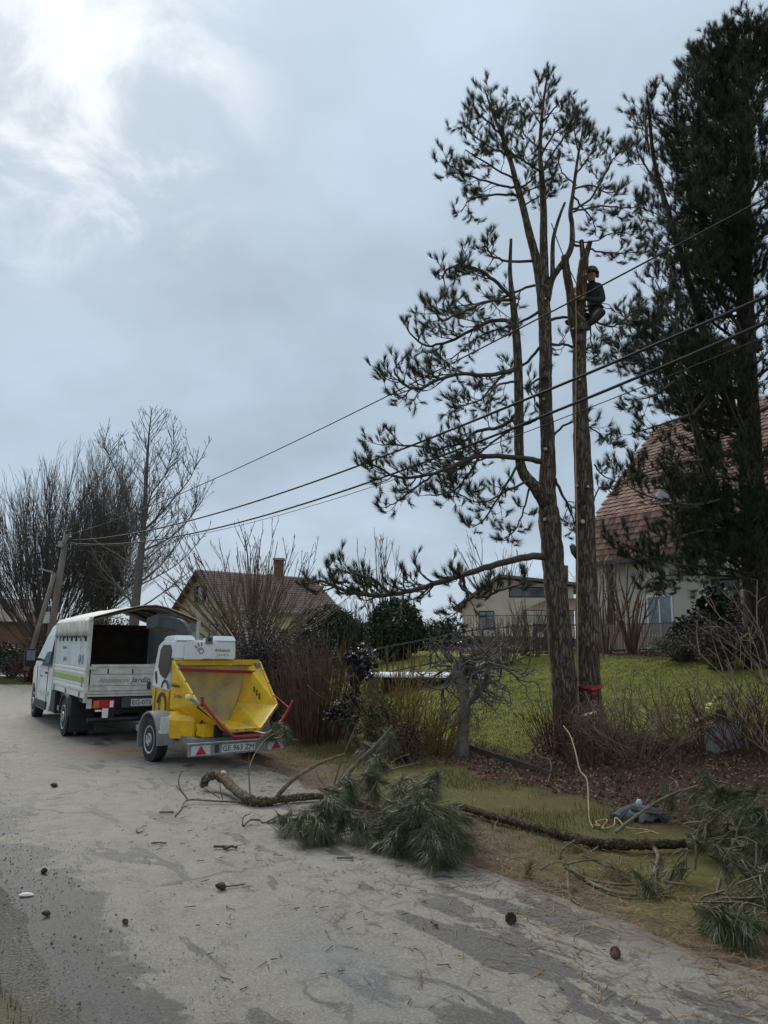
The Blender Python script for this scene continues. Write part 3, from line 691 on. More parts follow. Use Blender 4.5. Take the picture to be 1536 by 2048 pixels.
# skylight
def roofpt(u, d, lift=0.0):
    z = np.interp(d, [q[0] for q in prof], [q[1] for q in prof]); return F.p(u, d - lift * .72, z + lift * .7)
sk = MB().slab([roofpt(2.05, .62, .06), roofpt(3.0, .62, .06), roofpt(3.0, 1.35, .06), roofpt(2.05, 1.35, .06)], .08).build('skylight', MT['darkgrey'], roof)
MB().slab([roofpt(2.13, .69, .08), roofpt(2.92, .69, .08), roofpt(2.92, 1.28, .08), roofpt(2.13, 1.28, .08)], .02).build('pane', MT['glass'], sk)
F2 = Fac(F.P0 + F.N * .3, F.P0 + F.N * .3 + F.D * Lh, zb, org)
F2.window(hr, 1.95, 2.85, .55, 1.75, MT['white'], MT['glass_blue'], (2, 1))
F2.window(hr, 4.1, 4.9, .2, 2.1, MT['wood_dark'], MT['glass'], (1, 2), name='door_window')
mb = MB(); F2.box(mb, 1.55, 1.93, -.05, -.005, .5, 1.78); mb.build('shutter', MT['white_dirty'], hr)
mb = MB(); F2.box(mb, 5.35, 5.6, -.2, .05, -.3, EH - .1); mb.build('porch_post', MT['concrete'], hr)
mb = MB(); F2.box(mb, 3.9, 6.2, -.32, -.02, EH - .75, EH - .3); mb.build('porch_beam', MT['white_dirty'], hr)
mb = MB(); F2.box(mb, .95, 1.1, -.55, -.40, -.2, EH - .2); mb.build('downpipe_post', MT['wood_dark'], hr)

# ---- cream house with balcony
YC = 44.0
def ch(x, y, Y=YC): return at(x, y, Y)
A = ch(925, 1280); Bp = ch(1150, 1280, 42.6); zc0 = 1.9
org = np.array([A[0], A[1], zc0]); hc = thing('cream_house', 'cream two-storey house with balcony railing and brown awning behind the pines', 'house', org)
F = Fac(A[:2], Bp[:2], zc0, org); zt = lambda x, y, Y=YC: ch(x, y, Y)[2] - zc0
LF = F.L; eave = zt(930, 1212); apex = zt(1002, 1155, 43.5); u_ap = 2.15; eR = zt(1145, 1172, 42.6)
mb = MB(); poly = [(0, -1.6), (LF, -1.6), (LF, eR - .05), (u_ap, apex - .08), (0, eave)]
V = [F.p(u, 0, z) for u, z in poly] + [F.p(u, 7, z) for u, z in poly]; n = 5
mb.add(V, [tuple(range(n)), tuple(range(2 * n - 1, n - 1, -1))] + [(i, i + n, (i + 1) % n + n, (i + 1) % n) for i in range(n)]); mb.build('wall', MT['render'], hc)
mb = MB()
for (u0, z0, u1, z1) in ((-.5, eave - .28, u_ap, apex), (u_ap, apex, LF + .3, eR)):
    mb.add([F.p(u0, -.45, z0), F.p(u1, -.45, z1), F.p(u1, 7.3, z1), F.p(u0, 7.3, z0), F.p(u0, -.45, z0 + .16), F.p(u1, -.45, z1 + .16), F.p(u1, 7.3, z1 + .16), F.p(u0, 7.3, z0 + .16)], [(0, 1, 2, 3), (7, 6, 5, 4), (0, 4, 5, 1), (2, 6, 7, 3), (1, 5, 6, 2), (0, 3, 7, 4)])
rf = mb.build('roof', MT['tile_brown'], hc)
mb = MB(); F.box(mb, 5.6, 6.1, 2.2, 2.7, apex - .6, apex + .9); mb.build('chimney', MT['brick'], rf)
zfl = zt(960, 1258); mb = MB(); F.box(mb, -.02, LF, -1.0, -.004, zfl - .42, zfl - .08); mb.build('balcony_slab', MT['render'], hc)
F.window(hc, .95, 1.85, zfl - .05, zt(960, 1222), MT['wood_dark'], MT['glass_blue'], (2, 3), name='balcony_door')
F.window(hc, 2.7, 5.0, apex - 1.15, apex - .55, MT['wood_dark'], MT['glass'], (3, 1), sill=False)
mb = MB(); F.box(mb, .25, LF, -.99, -.96, zfl + .72, zfl + .76); F.box(mb, .25, LF, -.99, -.96, zfl + .02, zfl + .05); rl = mb.build('balcony_rail', MT['wood'], hc)
bm_ = MB(); F.box(bm_, .25, .28, -.988, -.962, zfl + .05, zfl + .72); b0 = bm_.build('baluster', MT['wood'], rl)
for k in range(1, 38):
    o = b0.copy(); COL.objects.link(o); o.parent = rl; sft = F.D * (.165 * k); o.location = (sft[0], sft[1], 0)
mb = MB(); V = [F.p(3.6, -2.4, zfl + .98), F.p(6.4, -2.4, zfl + .98), F.p(6.6, -.1, zfl + 1.75), F.p(5.0, -.1, zfl + 1.75)]
mb.slab(V, .05); mb.build('awning', MT['awning'], hc)
for u in (3.65, 6.3): mb = MB(); F.box(mb, u, u + .06, -2.38, -2.32, -1.2, zfl + .98); mb.build('awning_post', MT['wood_dark'], hc)
for u0, u1, zz in ((.3, 1.4, .6), (5.1, 6.6, .5)): mb = MB(); F.box(mb, u0, u1, -.02, .03, -1.3, zfl - zz); mb.build('basement_door', MT['darkgrey'], hc)

# ---- brown-roofed house behind the willow: gable turned to the left
YH = 44.75
G0 = at(352, 1270, 47.5); G1 = at(447, 1270, 42.0); zl = .6
org = np.array([G0[0], G0[1], zl]); hl = thing('brown_roofed_house', 'buff house with a long brown roof behind the tan willow shoots', 'house', org)
F = Fac(G0[:2], G1[:2], zl, org); Lg = F.L; ap = at(396, 1146, YH)[2] - zl; ev = at(447, 1212, 42.0)[2] - zl; ua = Lg * .5
DV = F.N; HL = 7.4
def q3(u, d, z): q = F.P0 + F.D * u + DV * d; return np.array([q[0], q[1], zl + z]) - org
mb = MB(); poly = [(0, -1), (Lg, -1), (Lg, ev), (ua, ap), (0, ev)]
V = [q3(u, 0, z) for u, z in poly] + [q3(u, HL, z) for u, z in poly]; n = 5
mb.add(V, [tuple(range(n)), tuple(range(2 * n - 1, n - 1, -1))] + [(i, i + n, (i + 1) % n + n, (i + 1) % n) for i in range(n)]); mb.build('wall', MT['render_pink'], hl)
for (ua_, za, ub, zb_) in ((-.4, ev - .3, ua, ap + .05), (Lg + .45, ev - .35, ua, ap + .05)):
    V = [q3(ua_, -.4, za), q3(ub, -.4, zb_), q3(ub, HL + .4, zb_), q3(ua_, HL + .4, za)]
    V2 = [v + np.array([0, 0, .14]) for v in V]
    mb = MB().add(V + V2, [(0, 1, 2, 3), (7, 6, 5, 4), (0, 4, 5, 1), (2, 6, 7, 3), (1, 5, 6, 2), (0, 3, 7, 4)]); rf = mb.build('roof', MT['tile_brown'], hl)
for i in range(1, 16):    # courses on the visible slope
    f = i / 16; a = q3(Lg + .45 + (ua - Lg - .45) * f, -.41, ev - .35 + (ap + .4 - ev) * f + .15); c_ = q3(Lg + .45 + (ua - Lg - .45) * f, HL + .41, ev - .35 + (ap + .4 - ev) * f + .15)
    MB().bar(a, c_, .05, .035).build('tile_course', MT['tile_brown'], rf)
mb = MB(); c_ = q3(ua, 5.2, ap); mb.box(c_[0] - .28, c_[0] + .28, c_[1] - .28, c_[1] + .28, c_[2] - .8, c_[2] + 1.15); chm = mb.build('chimney', MT['brick'], rf)
MB().box(c_[0] - .36, c_[0] + .36, c_[1] - .36, c_[1] + .36, c_[2] + 1.15, c_[2] + 1.28).build('chimney_cap', MT['concrete'], chm)
ctr = ua; zw = at(400, 1204, YH)[2] - zl
F.window(hl, ctr - .4, ctr + .4, zw, zw + .95, MT['wood_dark'], MT['glass'], (1, 1), shutters=MT['wood_dark'])
F.window(hl, Lg * .72, Lg * .72 + 1.0, zw - 2.6, zw - 1.3, MT['wood_dark'], MT['glass'], (1, 1))
# ---- brick house, far left
p = at(-40, 1262, 62.0); org = np.array([p[0] - 4, p[1], 0]); hb = thing('brick_house', 'low red brick house at the left edge behind the dark hedge', 'house', org)
hz = at(0, 1243, 62.0)[2]
MB().box(-2, 8.3, 0, 6, -.5, hz).build('wall', MT['brick'], hb)
MB().prism([(-.4, hz), (6.4, hz), (3, hz + 2.0)], -2.2, 7.7, 'x').build('roof', MT['tile_brown'], hb)
for u in (1.2, 4.6): 
    w = MB().box(u, u + 1.0, -.05, .03, 1.6, 2.7).build('window', MT['white'], hb); MB().box(u + .08, u + .92, -.07, -.055, 1.68, 2.62).build('pane', MT['glass_blue'], w)

# ================================================================== FENCES AND GARDEN FURNITURE
def rail_fence(name, label, pts, H, post_gap, m, base=0.1, bars=None, bar_m=None, bar_w=.02):
    """posts at even gaps along pts; rails; optional vertical bars"""
    pts = np.array(pts, float); o = thing(name, label, 'fence', (*pts[0], GZ(*pts[0])))
    org = np.array(o.location); seg = np.linalg.norm(np.diff(pts, axis=0), axis=1); cum = np.concatenate([[0], np.cumsum(seg)]); T = cum[-1]
    def at_(s): 
        x = np.interp(s, cum, pts[:, 0]); y = np.interp(s, cum, pts[:, 1]); return np.array([x, y, GZ(x, y)]) - org
    k = int(T / post_gap) + 1; ss = np.linspace(0, T, k)
    for s_ in ss: q = at_(s_); MB().box(-.03, .03, -.03, .03, -.3, H + .06).build('post', m, o, q)
    for a, b_ in zip(ss[:-1], ss[1:]):
        for z in (base, H): MB().bar(at_(a) + (0, 0, z), at_(b_) + (0, 0, z), .025, .04).build('rail', m, o)
        if bars:
            bn = int((b_ - a) / bars)
            for i in range(1, bn):
                q = at_(a + (b_ - a) * i / bn); yield_.append((o, q, base, H, bar_w, bar_m or m))
    return o
yield_ = []
A = at(600, 1290, 22.0); Bq = at(1190, 1290, 23.6)
f1 = rail_fence('metal_garden_fence', 'dark metal bar fence across the top of the lawn', [A[:2], at(760, 1290, 22.6)[:2], Bq[:2]], .82, 1.3, MT['darkgrey'], .08, .16, MT['darkgrey'], .014)
mesh_cache = {}
def place_bars(nm):
    for (o, q, z0, z1, w, m) in yield_:
        key = (w, m.name, round(z1, 2))
        if key not in mesh_cache:
            ob = MB().box(-w / 2, w / 2, -w / 2, w / 2, z0, z1).build(nm, m, o, q); mesh_cache[key] = ob.data
        else:
            ob = bpy.data.objects.new(nm, mesh_cache[key]); COL.objects.link(ob); ob.parent = o; ob.location = q
    yield_.clear()
place_bars('bar')
A = at(1190, 1290, 21.4); Bq = at(1350, 1290, 20.6)
f2 = rail_fence('picket_fence', 'pale picket fence with dark rails before the tiled house', [A[:2], Bq[:2]], .8, 1.15, MT['darkgrey'], .1, .075, MT['picket'], .05)
place_bars('picket')
# white-covered cold frame on timber boxes
p = gpt_ = at(850, 1330, 19.5); p[2] = GZ(p[0], p[1]); cf = thing('covered_frame', 'long low timber frame under a white sheet at the top of the lawn', 'garden frame', p)
L_ = 2.9
for k, (u, w) in enumerate(((-1.45, .3), (-.2, .12), (1.0, .12))): MB().box(u, u + w, -.3, .5, -.35, .2).build('timber_block', MT['wood'], cf)
MB().box(-1.1, 1.4, .05, .45, -.3, .16).build('frame_board', MT['wood_dark'], cf)
N = 40; V = []; 
for i in range(N + 1):
    for j in range(7):
        u = -1.5 + 3.0 * i / N; d = -.4 + 1.0 * j / 6; V.append((u, d, .24 + .06 * math.sin(j / 6 * PI) + .035 * float(fbm(u * 4, d * 4)) + (-.05 if j in (0, 6) else 0)))
mb = MB().add(V, [(i * 7 + j, (i + 1) * 7 + j, (i + 1) * 7 + j + 1, i * 7 + j + 1) for i in range(N) for j in range(6)])
o = mb.build('sheet', mat('white_sheet', (.72, .73, .73), (.55, .56, .56), 9, .5), cf, smooth=True)
md = o.modifiers.new('thick', 'SOLIDIFY'); md.thickness = .012
p = at(985, 1322, 21.0); p[2] = GZ(p[0], p[1]); MBs = MB()
V = [(x * 1.0, y, .05 + .05 * math.cos(x * 3) * math.cos(y * 3)) for x in np.linspace(-.8, .8, 9) for y in np.linspace(-.3, .3, 5)]
o = MB().add(V, [(i * 5 + j, (i + 1) * 5 + j, (i + 1) * 5 + j + 1, i * 5 + j + 1) for i in range(8) for j in range(4)]).build('folded_sheet', MT['white'], None, p, smooth=True); tag(o, 'small white sheet lying right of the covered frame', 'sheet')
o.modifiers.new('thick', 'SOLIDIFY').thickness = .02
# water butt and satellite dish by the cream house
p = at(1085, 1295, 26.0); p[2] = GZ(p[0], p[1])
bt = thing('rain_barrel', 'dark rain barrel left of the pine trunk, by the fence', 'barrel', p)
MB().lathe([(.30, 0), (.34, .25), (.345, .5), (.33, .75), (.30, .85)], 20).build('barrel', MT['darkgrey'], bt, smooth=True); MB().lathe([(.32, .85), (.32, .9), (.02, .93)], 20).build('lid', MT['black'], bt)
p = at(1081, 1270, 25.6); ds = thing('white_disc_lamp', 'small white round disc on a stake left of the pine trunk', 'garden ornament', (p[0], p[1], GZ(p[0], p[1])))
MB().lathe([(.0, -.03), (.10, -.02), (.10, .02), (0, .04)], 18, 'y', (0, 0, p[2] - GZ(p[0], p[1]))).build('disc', MT['white'], ds); MB().tube([(0, 0, 0), (0, 0, p[2] - GZ(p[0], p[1]))], .012).build('stake', MT['steel'], ds)
# edging board between bed and lawn
a, b_ = gp(935, 1499), gp(1105, 1556); o = MB().bar((0, 0, .02), b_ - a + (0, 0, .02), .03, .12).build('edging_board', MT['wood_dark'], None, a); tag(o, 'dark timber edging board between the brown bed and the lawn', 'edging')

# ================================================================== UTILITY POLE, LAMP AND CABLES
YP = 30.0
top, bot = at(133, 1068, YP), at(88, 1330, YP); bot[2] = -.2
up_ = thing('utility_pole', 'leaning wooden utility pole with a brace, left of the slender tree', 'utility pole', bot)
nb = NB(); nb.tube([bot, top], [.15, .11], 12, True); nb.build('post', MT['pole_wood'], up_, bot)
bt_, bb = at(109, 1148, YP - .2), at(52, 1340, YP - 1.2); nb = NB(); nb.tube([bb, bt_], [.1, .085], 10, True); nb.build('brace', MT['pole_wood'], up_, bot)
q = at(122, 1088, YP - .18) - bot; MB().box(q[0] - .1, q[0] + .1, q[1] - .08, q[1] + .08, q[2] - .12, q[2] + .12).build('junction_box', MT['galv'], up_)
q = at(92, 1235, YP - .25) - bot; MB().box(q[0] - .13, q[0] + .13, q[1] - .03, q[1] + .03, q[2] - .22, q[2] + .22).build('notice_plate', MT['white_dirty'], up_)
c0 = at(131, 1082, YP) - bot; MB().box(c0[0] - .25, c0[0] + .25, c0[1] - .05, c0[1] + .05, c0[2] - .05, c0[2] + .05).build('crossarm', MT['wood_dark'], up_)
for s in (-.2, 0, .2): MB().lathe([(.03, 0), (.05, .04), (.03, .08), (.045, .12), (0, .15)], 10, 'z', (c0[0] + s, c0[1], c0[2] + .05)).build('insulator', MT['darkgrey'], up_, smooth=True)
a, m_, e_ = at(112, 1150, YP - .1) - bot, at(100, 1143, YP - .4) - bot, at(82, 1138, YP - .7) - bot
arm = MB().tube(smooth_path([a, m_, e_], 6), .035, 7).build('lamp_arm', MT['galv'], up_); MB().bar(m_ + (0, 0, 0), e_ + (-.06, 0, 0), .14, .07).build('lamp_head', MT['galv'], arm)
def cable(p0, pxmid, pxend, Yend, r, label):
    """sagging line from the pole through the two seen points"""
    e = at(*pxend, Yend); best = None
    for sg in np.linspace(0, 3, 121):
        tt = np.linspace(0, 1, 200); P = p0 + (e - p0) * tt[:, None]; P[:, 2] -= sg * 4 * tt * (1 - tt)
        d = P - CAMP; z = d @ FW; X_ = 768 + FPX * (d @ RT) / z; Y_ = 1024 - FPX * (d @ UP) / z
        er = abs(np.interp(pxmid[0], X_, Y_) - pxmid[1])
        if best is None or er < best[0]: best = (er, P)
    P = best[1]; nb = NB(); nb.tube(np.concatenate([P[::4], P[-1:], P[-1:] + unit(e - p0) * [1, 1, 0] * 6 + (0, 0, .25), P[-1:] + unit(e - p0) * [1, 1, 0] * 14 + (0, 0, 1.0)]), r, 6); o = nb.build('overhead_cable', MT['wire'], None, p0); tag(o, label, 'cable')
t0 = at(133, 1085, YP)
cable(at(140, 1070, YP + .1), (600, 877), (1640, 338), 7.4, .012, 'topmost thin overhead cable, crossing in front of the climber')
cable(t0 + (.2, 0, .1), (720, 931), (1640, 545), 7.4, .02, 'second overhead cable from the top, thick, below the climber')
cable(t0, (750, 961), (1640, 598), 7.4, .02, 'third overhead cable from the top, thick, just below the second')
cable(t0 + (-.1, 0, -.05), (740, 976), (1640, 628), 7.8, .007, 'lowest and thinnest overhead cable')

# ================================================================== PINES
UPV = np.array([0, 0, 1.])
def sprout(wood, need, p, d, L, r, depth, prm):
    """a curving shoot that turns up at its tip and carries needle brushes"""
    n = 6; P = [p]; d = unit(d)
    for i in range(n - 1):
        d = unit(d + UPV * prm['up'] * (i / n) * 1.0 - UPV * prm['droop'] * (1 - i / n) + rng.normal(size=3) * .16)
        P.append(P[-1] + d * L / (n - 1))
    P = np.array(P); wood.tube(P, np.linspace(r, max(.003, r * .4), n), 4)
    if depth > 0:
        k = max(2, int(L / prm['gap']))
        for f in np.linspace(.35, .97, k) + rng.uniform(-.06, .06, k):
            f = min(max(f, .1), .98); i = min(n - 2, int(f * (n - 1))); q = P[i] + (P[i + 1] - P[i]) * (f * (n - 1) - i)
            T = unit(P[i + 1] - P[i]); s = rng.normal(size=3); s -= T * (s @ T); s = unit(s + UPV * .15)
            sprout(wood, need, q, T * .75 + s * .8, L * rng.uniform(.3, .5), r * .5, depth - 1, prm)
    if depth == 0 and rng.uniform() < prm.get('mid', 0): need.tuft(P[-3], unit(P[-2] - P[-4] + UPV * .1), prm['n'] // 2, prm['len'] * .85, prm['w'], 20, prm['spread'] + 15, prm['shoot'])
    if rng.uniform() < prm['tuft']:
        need.tuft(P[-1] + d * .03, unit(d + UPV * .35), prm['n'], prm['len'] * rng.uniform(.75, 1.15), prm['w'], 8, prm['spread'], prm['shoot'])
def dress(wood, need, P, r0, r1, prm, f0=.25, k=None, Ls=(.5, .9), depth=1, side=5):
    """limb with secondary shoots"""
    n = len(P); wood.tube(P, np.linspace(r0, r1, n), side)
    Lt = np.linalg.norm(np.diff(P, axis=0), axis=1).sum(); k = k or max(3, int(Lt / .125))
    for f in np.linspace(f0, 1, k):
        f = min(.999, max(0, f + rng.uniform(-.03, .03))); u = f * (n - 1); i = min(n - 2, int(u)); q = P[i] + (P[i + 1] - P[i]) * (u - i); T = unit(P[i + 1] - P[i])
        s = rng.normal(size=3); s -= T * (s @ T); s = unit(s + UPV * prm.get('bias', .1))
        L = rng.uniform(*Ls) * (1.1 - .5 * f)
        sprout(wood, need, q, T * .7 + s * .75, L, max(.005, r1 * .7 + (r0 - r1) * (1 - f) * .25), depth, prm)
def stub(parent, origin, p, d, r, L=.05):
    """a sawn-off branch with a pale face"""
    p, d = np.asarray(p), unit(d); nb = NB(); nb.tube([p - d * .03, p + d * L], [r * 1.25, r], 9)
    o = nb.build('branch_stub', MT['branch'], parent, origin)
    nb = NB(); nb.tube([p + d * (L - .004), p + d * (L + .001)], [r * .93, r * .93], 9, True); nb.build('cut_face', MT['cut'], o, origin, smooth=False)
def trunk_tube(nb, pts, Y0, widths, dY=0.0, side=14, n=None, rough=.05):
    P = pxpath(pts, Y0, dY); W_ = np.array([w / 2 * (Y0 + dY * i / (len(pts) - 1)) / FPX * 1.03 for i, w in enumerate(widths)])
    n = n or len(pts) * 6; PS = smooth_path(P, n); R = np.interp(np.linspace(0, 1, n), np.linspace(0, 1, len(pts)), W_)
    R = R * (1 + rng.normal(size=n) * rough * .5); nb.tube(PS, R, side, True, .025 if side > 11 else 0); return PS, R

YT = 12.0
PR = dict(up=.55, droop=.12, gap=.105, tuft=.98, n=60, len=.15, w=.0055, spread=38, shoot=.09, bias=.12, mid=.35)
base = at(1135, 1500, YT); base[2] = GH(base[0], base[1]) - .05
pine = thing('pine_tree', 'tall several-stemmed pine with its needles left on, left of the stripped trunk', 'pine tree', base)
tr = NB()
lowP, lowR = trunk_tube(tr, [(1146, 1520), (1136, 1440), (1122, 1300), (1109, 1150), (1100, 1050), (1094, 985), (1096, 900), (1091, 800), (1091, 700), (1089, 620)], YT + .05, [58, 52, 47, 43, 42, 36, 29, 27, 26, 27])
A_P, _ = trunk_tube(tr, [(1087, 640), (1079, 560), (1070, 510), (1058, 465), (1045, 410), (1031, 360), (1018, 310), (1000, 262), (984, 222), (970, 180)], YT + .05, [20, 19, 18, 16, 14, 12, 9, 7, 5, 3], -.3, 10)
B_P, _ = trunk_tube(tr, [(1091, 640), (1089, 560), (1087, 480), (1087, 420), (1083, 350), (1080, 300), (1084, 230), (1090, 180), (1095, 150)], YT + .12, [22, 19, 17, 15, 12, 9, 7, 5, 3], .3, 10)
S_P, _ = trunk_tube(tr, [(1092, 1010), (1071, 975), (1046, 945), (1038, 900), (1038, 805), (1035, 708), (1031, 655), (1026, 605), (1020, 545), (1022, 478)], YT, [26, 24, 21, 19, 19, 18, 16, 13, 9, 6], -.35, 10)
C_P, _ = trunk_tube(tr, [(1095, 600), (1103, 560), (1119, 535), (1136, 510), (1144, 486), (1144, 450), (1141, 425), (1147, 380), (1155, 320), (1162, 280), (1167, 250)], YT + .1, [15, 14, 13, 13, 12, 10, 10, 8, 6, 4, 3], .25, 9)
tr.tube(smooth_path(pxpath([(1105, 560), (1105, 500), (1108, 470), (1120, 430), (1130, 405)], YT + .1), 16), np.linspace(.045, .02, 16), 7)
tr.build('trunk', MT['bark'], pine, base)
wood, need = NB(), NB()
limbs = [  # path in the photograph, depth at root and its change, root and tip width in px, shoot length
    ([(1092, 1113), (1050, 1114), (985, 1130), (920, 1151), (860, 1170), (800, 1186), (740, 1190), (690, 1180), (640, 1160)], 0, -1.0, 16, 5, (.35, .75), .32),
    ([(930, 1148), (920, 1170), (960, 1195), (1000, 1180), (1050, 1165)], -.35, -.9, 8, 3, (.25, .45), .3),
    ([(780, 1187), (750, 1160), (720, 1150), (670, 1140)], -.75, -.7, 6, 3, (.3, .6), .2),
    ([(925, 1155), (935, 1190), (925, 1215), (900, 1235)], -.5, .4, 7, 2, (.3, .5), .3),
    ([(1085, 922), (1035, 915), (960, 912), (920, 926), (870, 945), (800, 955), (735, 925)], 0, -1.2, 13, 4, (.35, .7), .3),
    ([(1032, 828), (1004, 853), (955, 862), (930, 882), (880, 896), (800, 890), (765, 890)], -.1, .9, 9, 3, (.35, .65), .25),
    ([(1030, 738), (975, 751), (930, 747), (880, 757), (840, 776), (808, 770), (788, 740)], -.2, -1.0, 10, 4, (.35, .7), .3),
    ([(1030, 650), (995, 640), (950, 656), (900, 682), (850, 690), (820, 665)], -.2, .9, 10, 4, (.35, .7), .25),
    ([(1026, 600), (990, 562), (950, 537), (905, 532), (882, 556)], -.2, -.9, 9, 4, (.3, .55), .3),
    ([(1070, 522), (1020, 523), (985, 512), (968, 490)], 0, -.5, 7, 3, (.25, .45), .45),
    ([(1024, 600), (980, 602), (930, 622), (885, 640), (868, 612)], -.2, -1.0, 8, 3, (.3, .6), .25),
    ([(1090, 565), (1060, 572), (1020, 590), (960, 606), (915, 610)], 0, 1.2, 7, 3, (.3, .55), .35),
    ([(1085, 620), (1050, 640), (1010, 655), (960, 672), (900, 720)], 0, 1.3, 7, 3, (.3, .6), .3),
    ([(1085, 690), (1050, 728), (1010, 745), (960, 800), (900, 815)], 0, .9, 7, 3, (.3, .6), .35),
    ([(1036, 760), (1000, 770), (960, 800), (920, 812)], -.2, -1.0, 6, 2, (.25, .5), .25),
    ([(1085, 830), (1060, 845), (1020, 860), (960, 905), (900, 950)], 0, 1.2, 8, 3, (.3, .6), .3),
    ([(1060, 958), (1010, 985), (960, 1005), (910, 985)], -.1, -.6, 6, 2, (.3, .55), .2),
    ([(1040, 925), (1000, 990), (965, 1040), (945, 1055)], -.2, .5, 6, 2, (.25, .5), .25),
    ([(1060, 965), (1050, 1010), (1030, 1060), (1010, 1075)], 0, -.4, 5, 2, (.2, .4), .35),
    ([(960, 912), (930, 960), (900, 985), (850, 990)], -.4, -.4, 6, 2, (.3, .5), .2),
    ([(870, 945), (830, 975), (800, 1000), (770, 1015)], -.8, .2, 5, 2, (.25, .45), .15),
    ([(1110, 960), (1128, 995), (1145, 1030), (1150, 1060)], 0, .4, 7, 2, (.2, .4), .3),
    ([(1100, 880), (1130, 850), (1165, 845), (1200, 870), (1220, 890)], .2, .6, 6, 2, (.25, .45), .3),
    ([(1098, 690), (1130, 690), (1165, 700), (1190, 690)], .1, .6, 7, 3, (.25, .5), .2),
    ([(1098, 640), (1130, 634), (1180, 640), (1225, 652), (1262, 625), (1280, 605)], .1, .8, 7, 3, (.25, .45), .45),
    ([(1180, 650), (1184, 690), (1205, 725)], .5, .3, 4, 2, (.2, .35), .3),
    ([(1098, 750), (1060, 770), (1070, 800)], 0, -.5, 6, 3, (.2, .4), .2),
    ([(1188, 930), (1205, 950), (1235, 965)], .3, .4, 4, 2, (.2, .35), .3), ([(1185, 1010), (1200, 975), (1225, 985)], .4, .3, 4, 2, (.2, .3), .3),
    # crown of the leaning left stem
    ([(1035, 375), (1000, 372), (940, 352), (915, 340), (892, 325)], 0, -.6, 6, 2, (.3, .55), .25),
    ([(1033, 390), (985, 390), (940, 400), (922, 425)], 0, .6, 6, 2, (.3, .5), .25),
    ([(1018, 312), (975, 290), (935, 262), (925, 245)], 0, .5, 5, 2, (.3, .55), .15),
    ([(1005, 270), (965, 235), (948, 215)], 0, -.5, 5, 2, (.25, .45), .15),
    ([(985, 225), (1010, 215), (1015, 205)], -.2, .3, 4, 2, (.2, .35), .15),
    ([(1025, 345), (1010, 300), (1005, 260), (1015, 235)], 0, .5, 5, 2, (.25, .45), .2),
    ([(1035, 380), (1070, 350), (1040, 310)], 0, .6, 5, 2, (.25, .45), .2),
    ([(1030, 360), (960, 320), (930, 300)], .1, -.9, 5, 2, (.3, .5), .2),
    ([(1045, 410), (1075, 395), (1090, 380)], 0, .5, 4, 2, (.2, .4), .3),
    # central top
    ([(1082, 345), (1045, 320), (1015, 300), (1000, 285)], .2, -.6, 6, 2, (.3, .5), .2),
    ([(1083, 345), (1110, 300), (1140, 255), (1150, 225)], .2, .5, 6, 2, (.25, .5), .3),
    ([(1081, 310), (1110, 265), (1128, 250), (1135, 215)], .3, -.6, 5, 2, (.25, .45), .3),
    ([(1083, 250), (1060, 215), (1050, 205)], .3, .4, 4, 2, (.25, .4), .15), ([(1085, 245), (1110, 215), (1128, 192)], .3, -.3, 5, 2, (.25, .4), .25),
    ([(1088, 210), (1075, 185), (1072, 165)], .4, .1, 3, 2, (.2, .35), .2), ([(1080, 300), (1050, 270), (1035, 240)], .3, .5, 5, 2, (.25, .45), .15),
    ([(1083, 370), (1060, 380), (1040, 385)], .2, -.4, 4, 2, (.2, .4), .3), ([(1086, 400), (1100, 375), (1105, 350)], .2, .3, 4, 2, (.2, .4), .3),
    # right crown stem
    ([(1145, 420), (1178, 400), (1208, 352), (1232, 312), (1255, 300)], .25, .4, 6, 2, (.25, .45), .3),
    ([(1145, 424), (1200, 412), (1250, 416), (1280, 412)], .25, -.5, 5, 2, (.25, .45), .25),
    ([(1150, 350), (1178, 312), (1200, 282)], .3, .4, 5, 2, (.2, .4), .3), ([(1150, 370), (1125, 345), (1115, 320)], .3, -.4, 4, 2, (.2, .35), .3),
    ([(1147, 392), (1165, 415), (1185, 440), (1192, 470)], .3, .3, 5, 2, (.2, .35), .3), ([(1158, 310), (1150, 275), (1148, 245)], .35, -.2, 4, 2, (.2, .35), .25),
    ([(1148, 380), (1180, 370), (1215, 385), (1240, 380)], .3, .7, 5, 2, (.2, .4), .3),
    ([(1144, 488), (1182, 500), (1232, 506), (1292, 504)], .2, .6, 6, 2, (.2, .4), .5),
    ([(1144, 484), (1190, 482), (1230, 465), (1268, 470)], .2, -.1, 4, 1.5, (.15, .3), .55),
]
for pts, y0, dy, w0, w1, Ls, f0 in limbs:
    P = smooth_path(pxpath(pts, YT + y0, dy), 4 * len(pts)); P = P + rng.normal(size=P.shape) * .008
    kk = YT / FPX / 2
    dress(wood, need, P, w0 * kk, w1 * kk, PR, f0, None, Ls, 1)
for stem, f0 in ((A_P, .72), (B_P, .7), (C_P, .78)):
    m = int(len(stem) * f0); dress(wood, need, stem[m:], .012, .006, PR, 0, 11, (.2, .4), 1, 4)
for e in (A_P[-1], B_P[-1], C_P[-1]):
    for k in range(3): need.tuft(e + rng.normal(size=3) * .03, UPV + rng.normal(size=3) * .2, 30, .16, .0065, 8, 40, .12)
wood.build('branches', MT['branch'], pine, base); need.build('crown', MT['needle'], pine, base)
for (x, y, r) in ((1090, 1040, .03), (1092, 900, .03), (1088, 800, .026), (1093, 755, .022), (1092, 600, .02)):
    p = at(x, y, YT - .12); stub(pine, base, p, (-.35, -.9, .1), r)
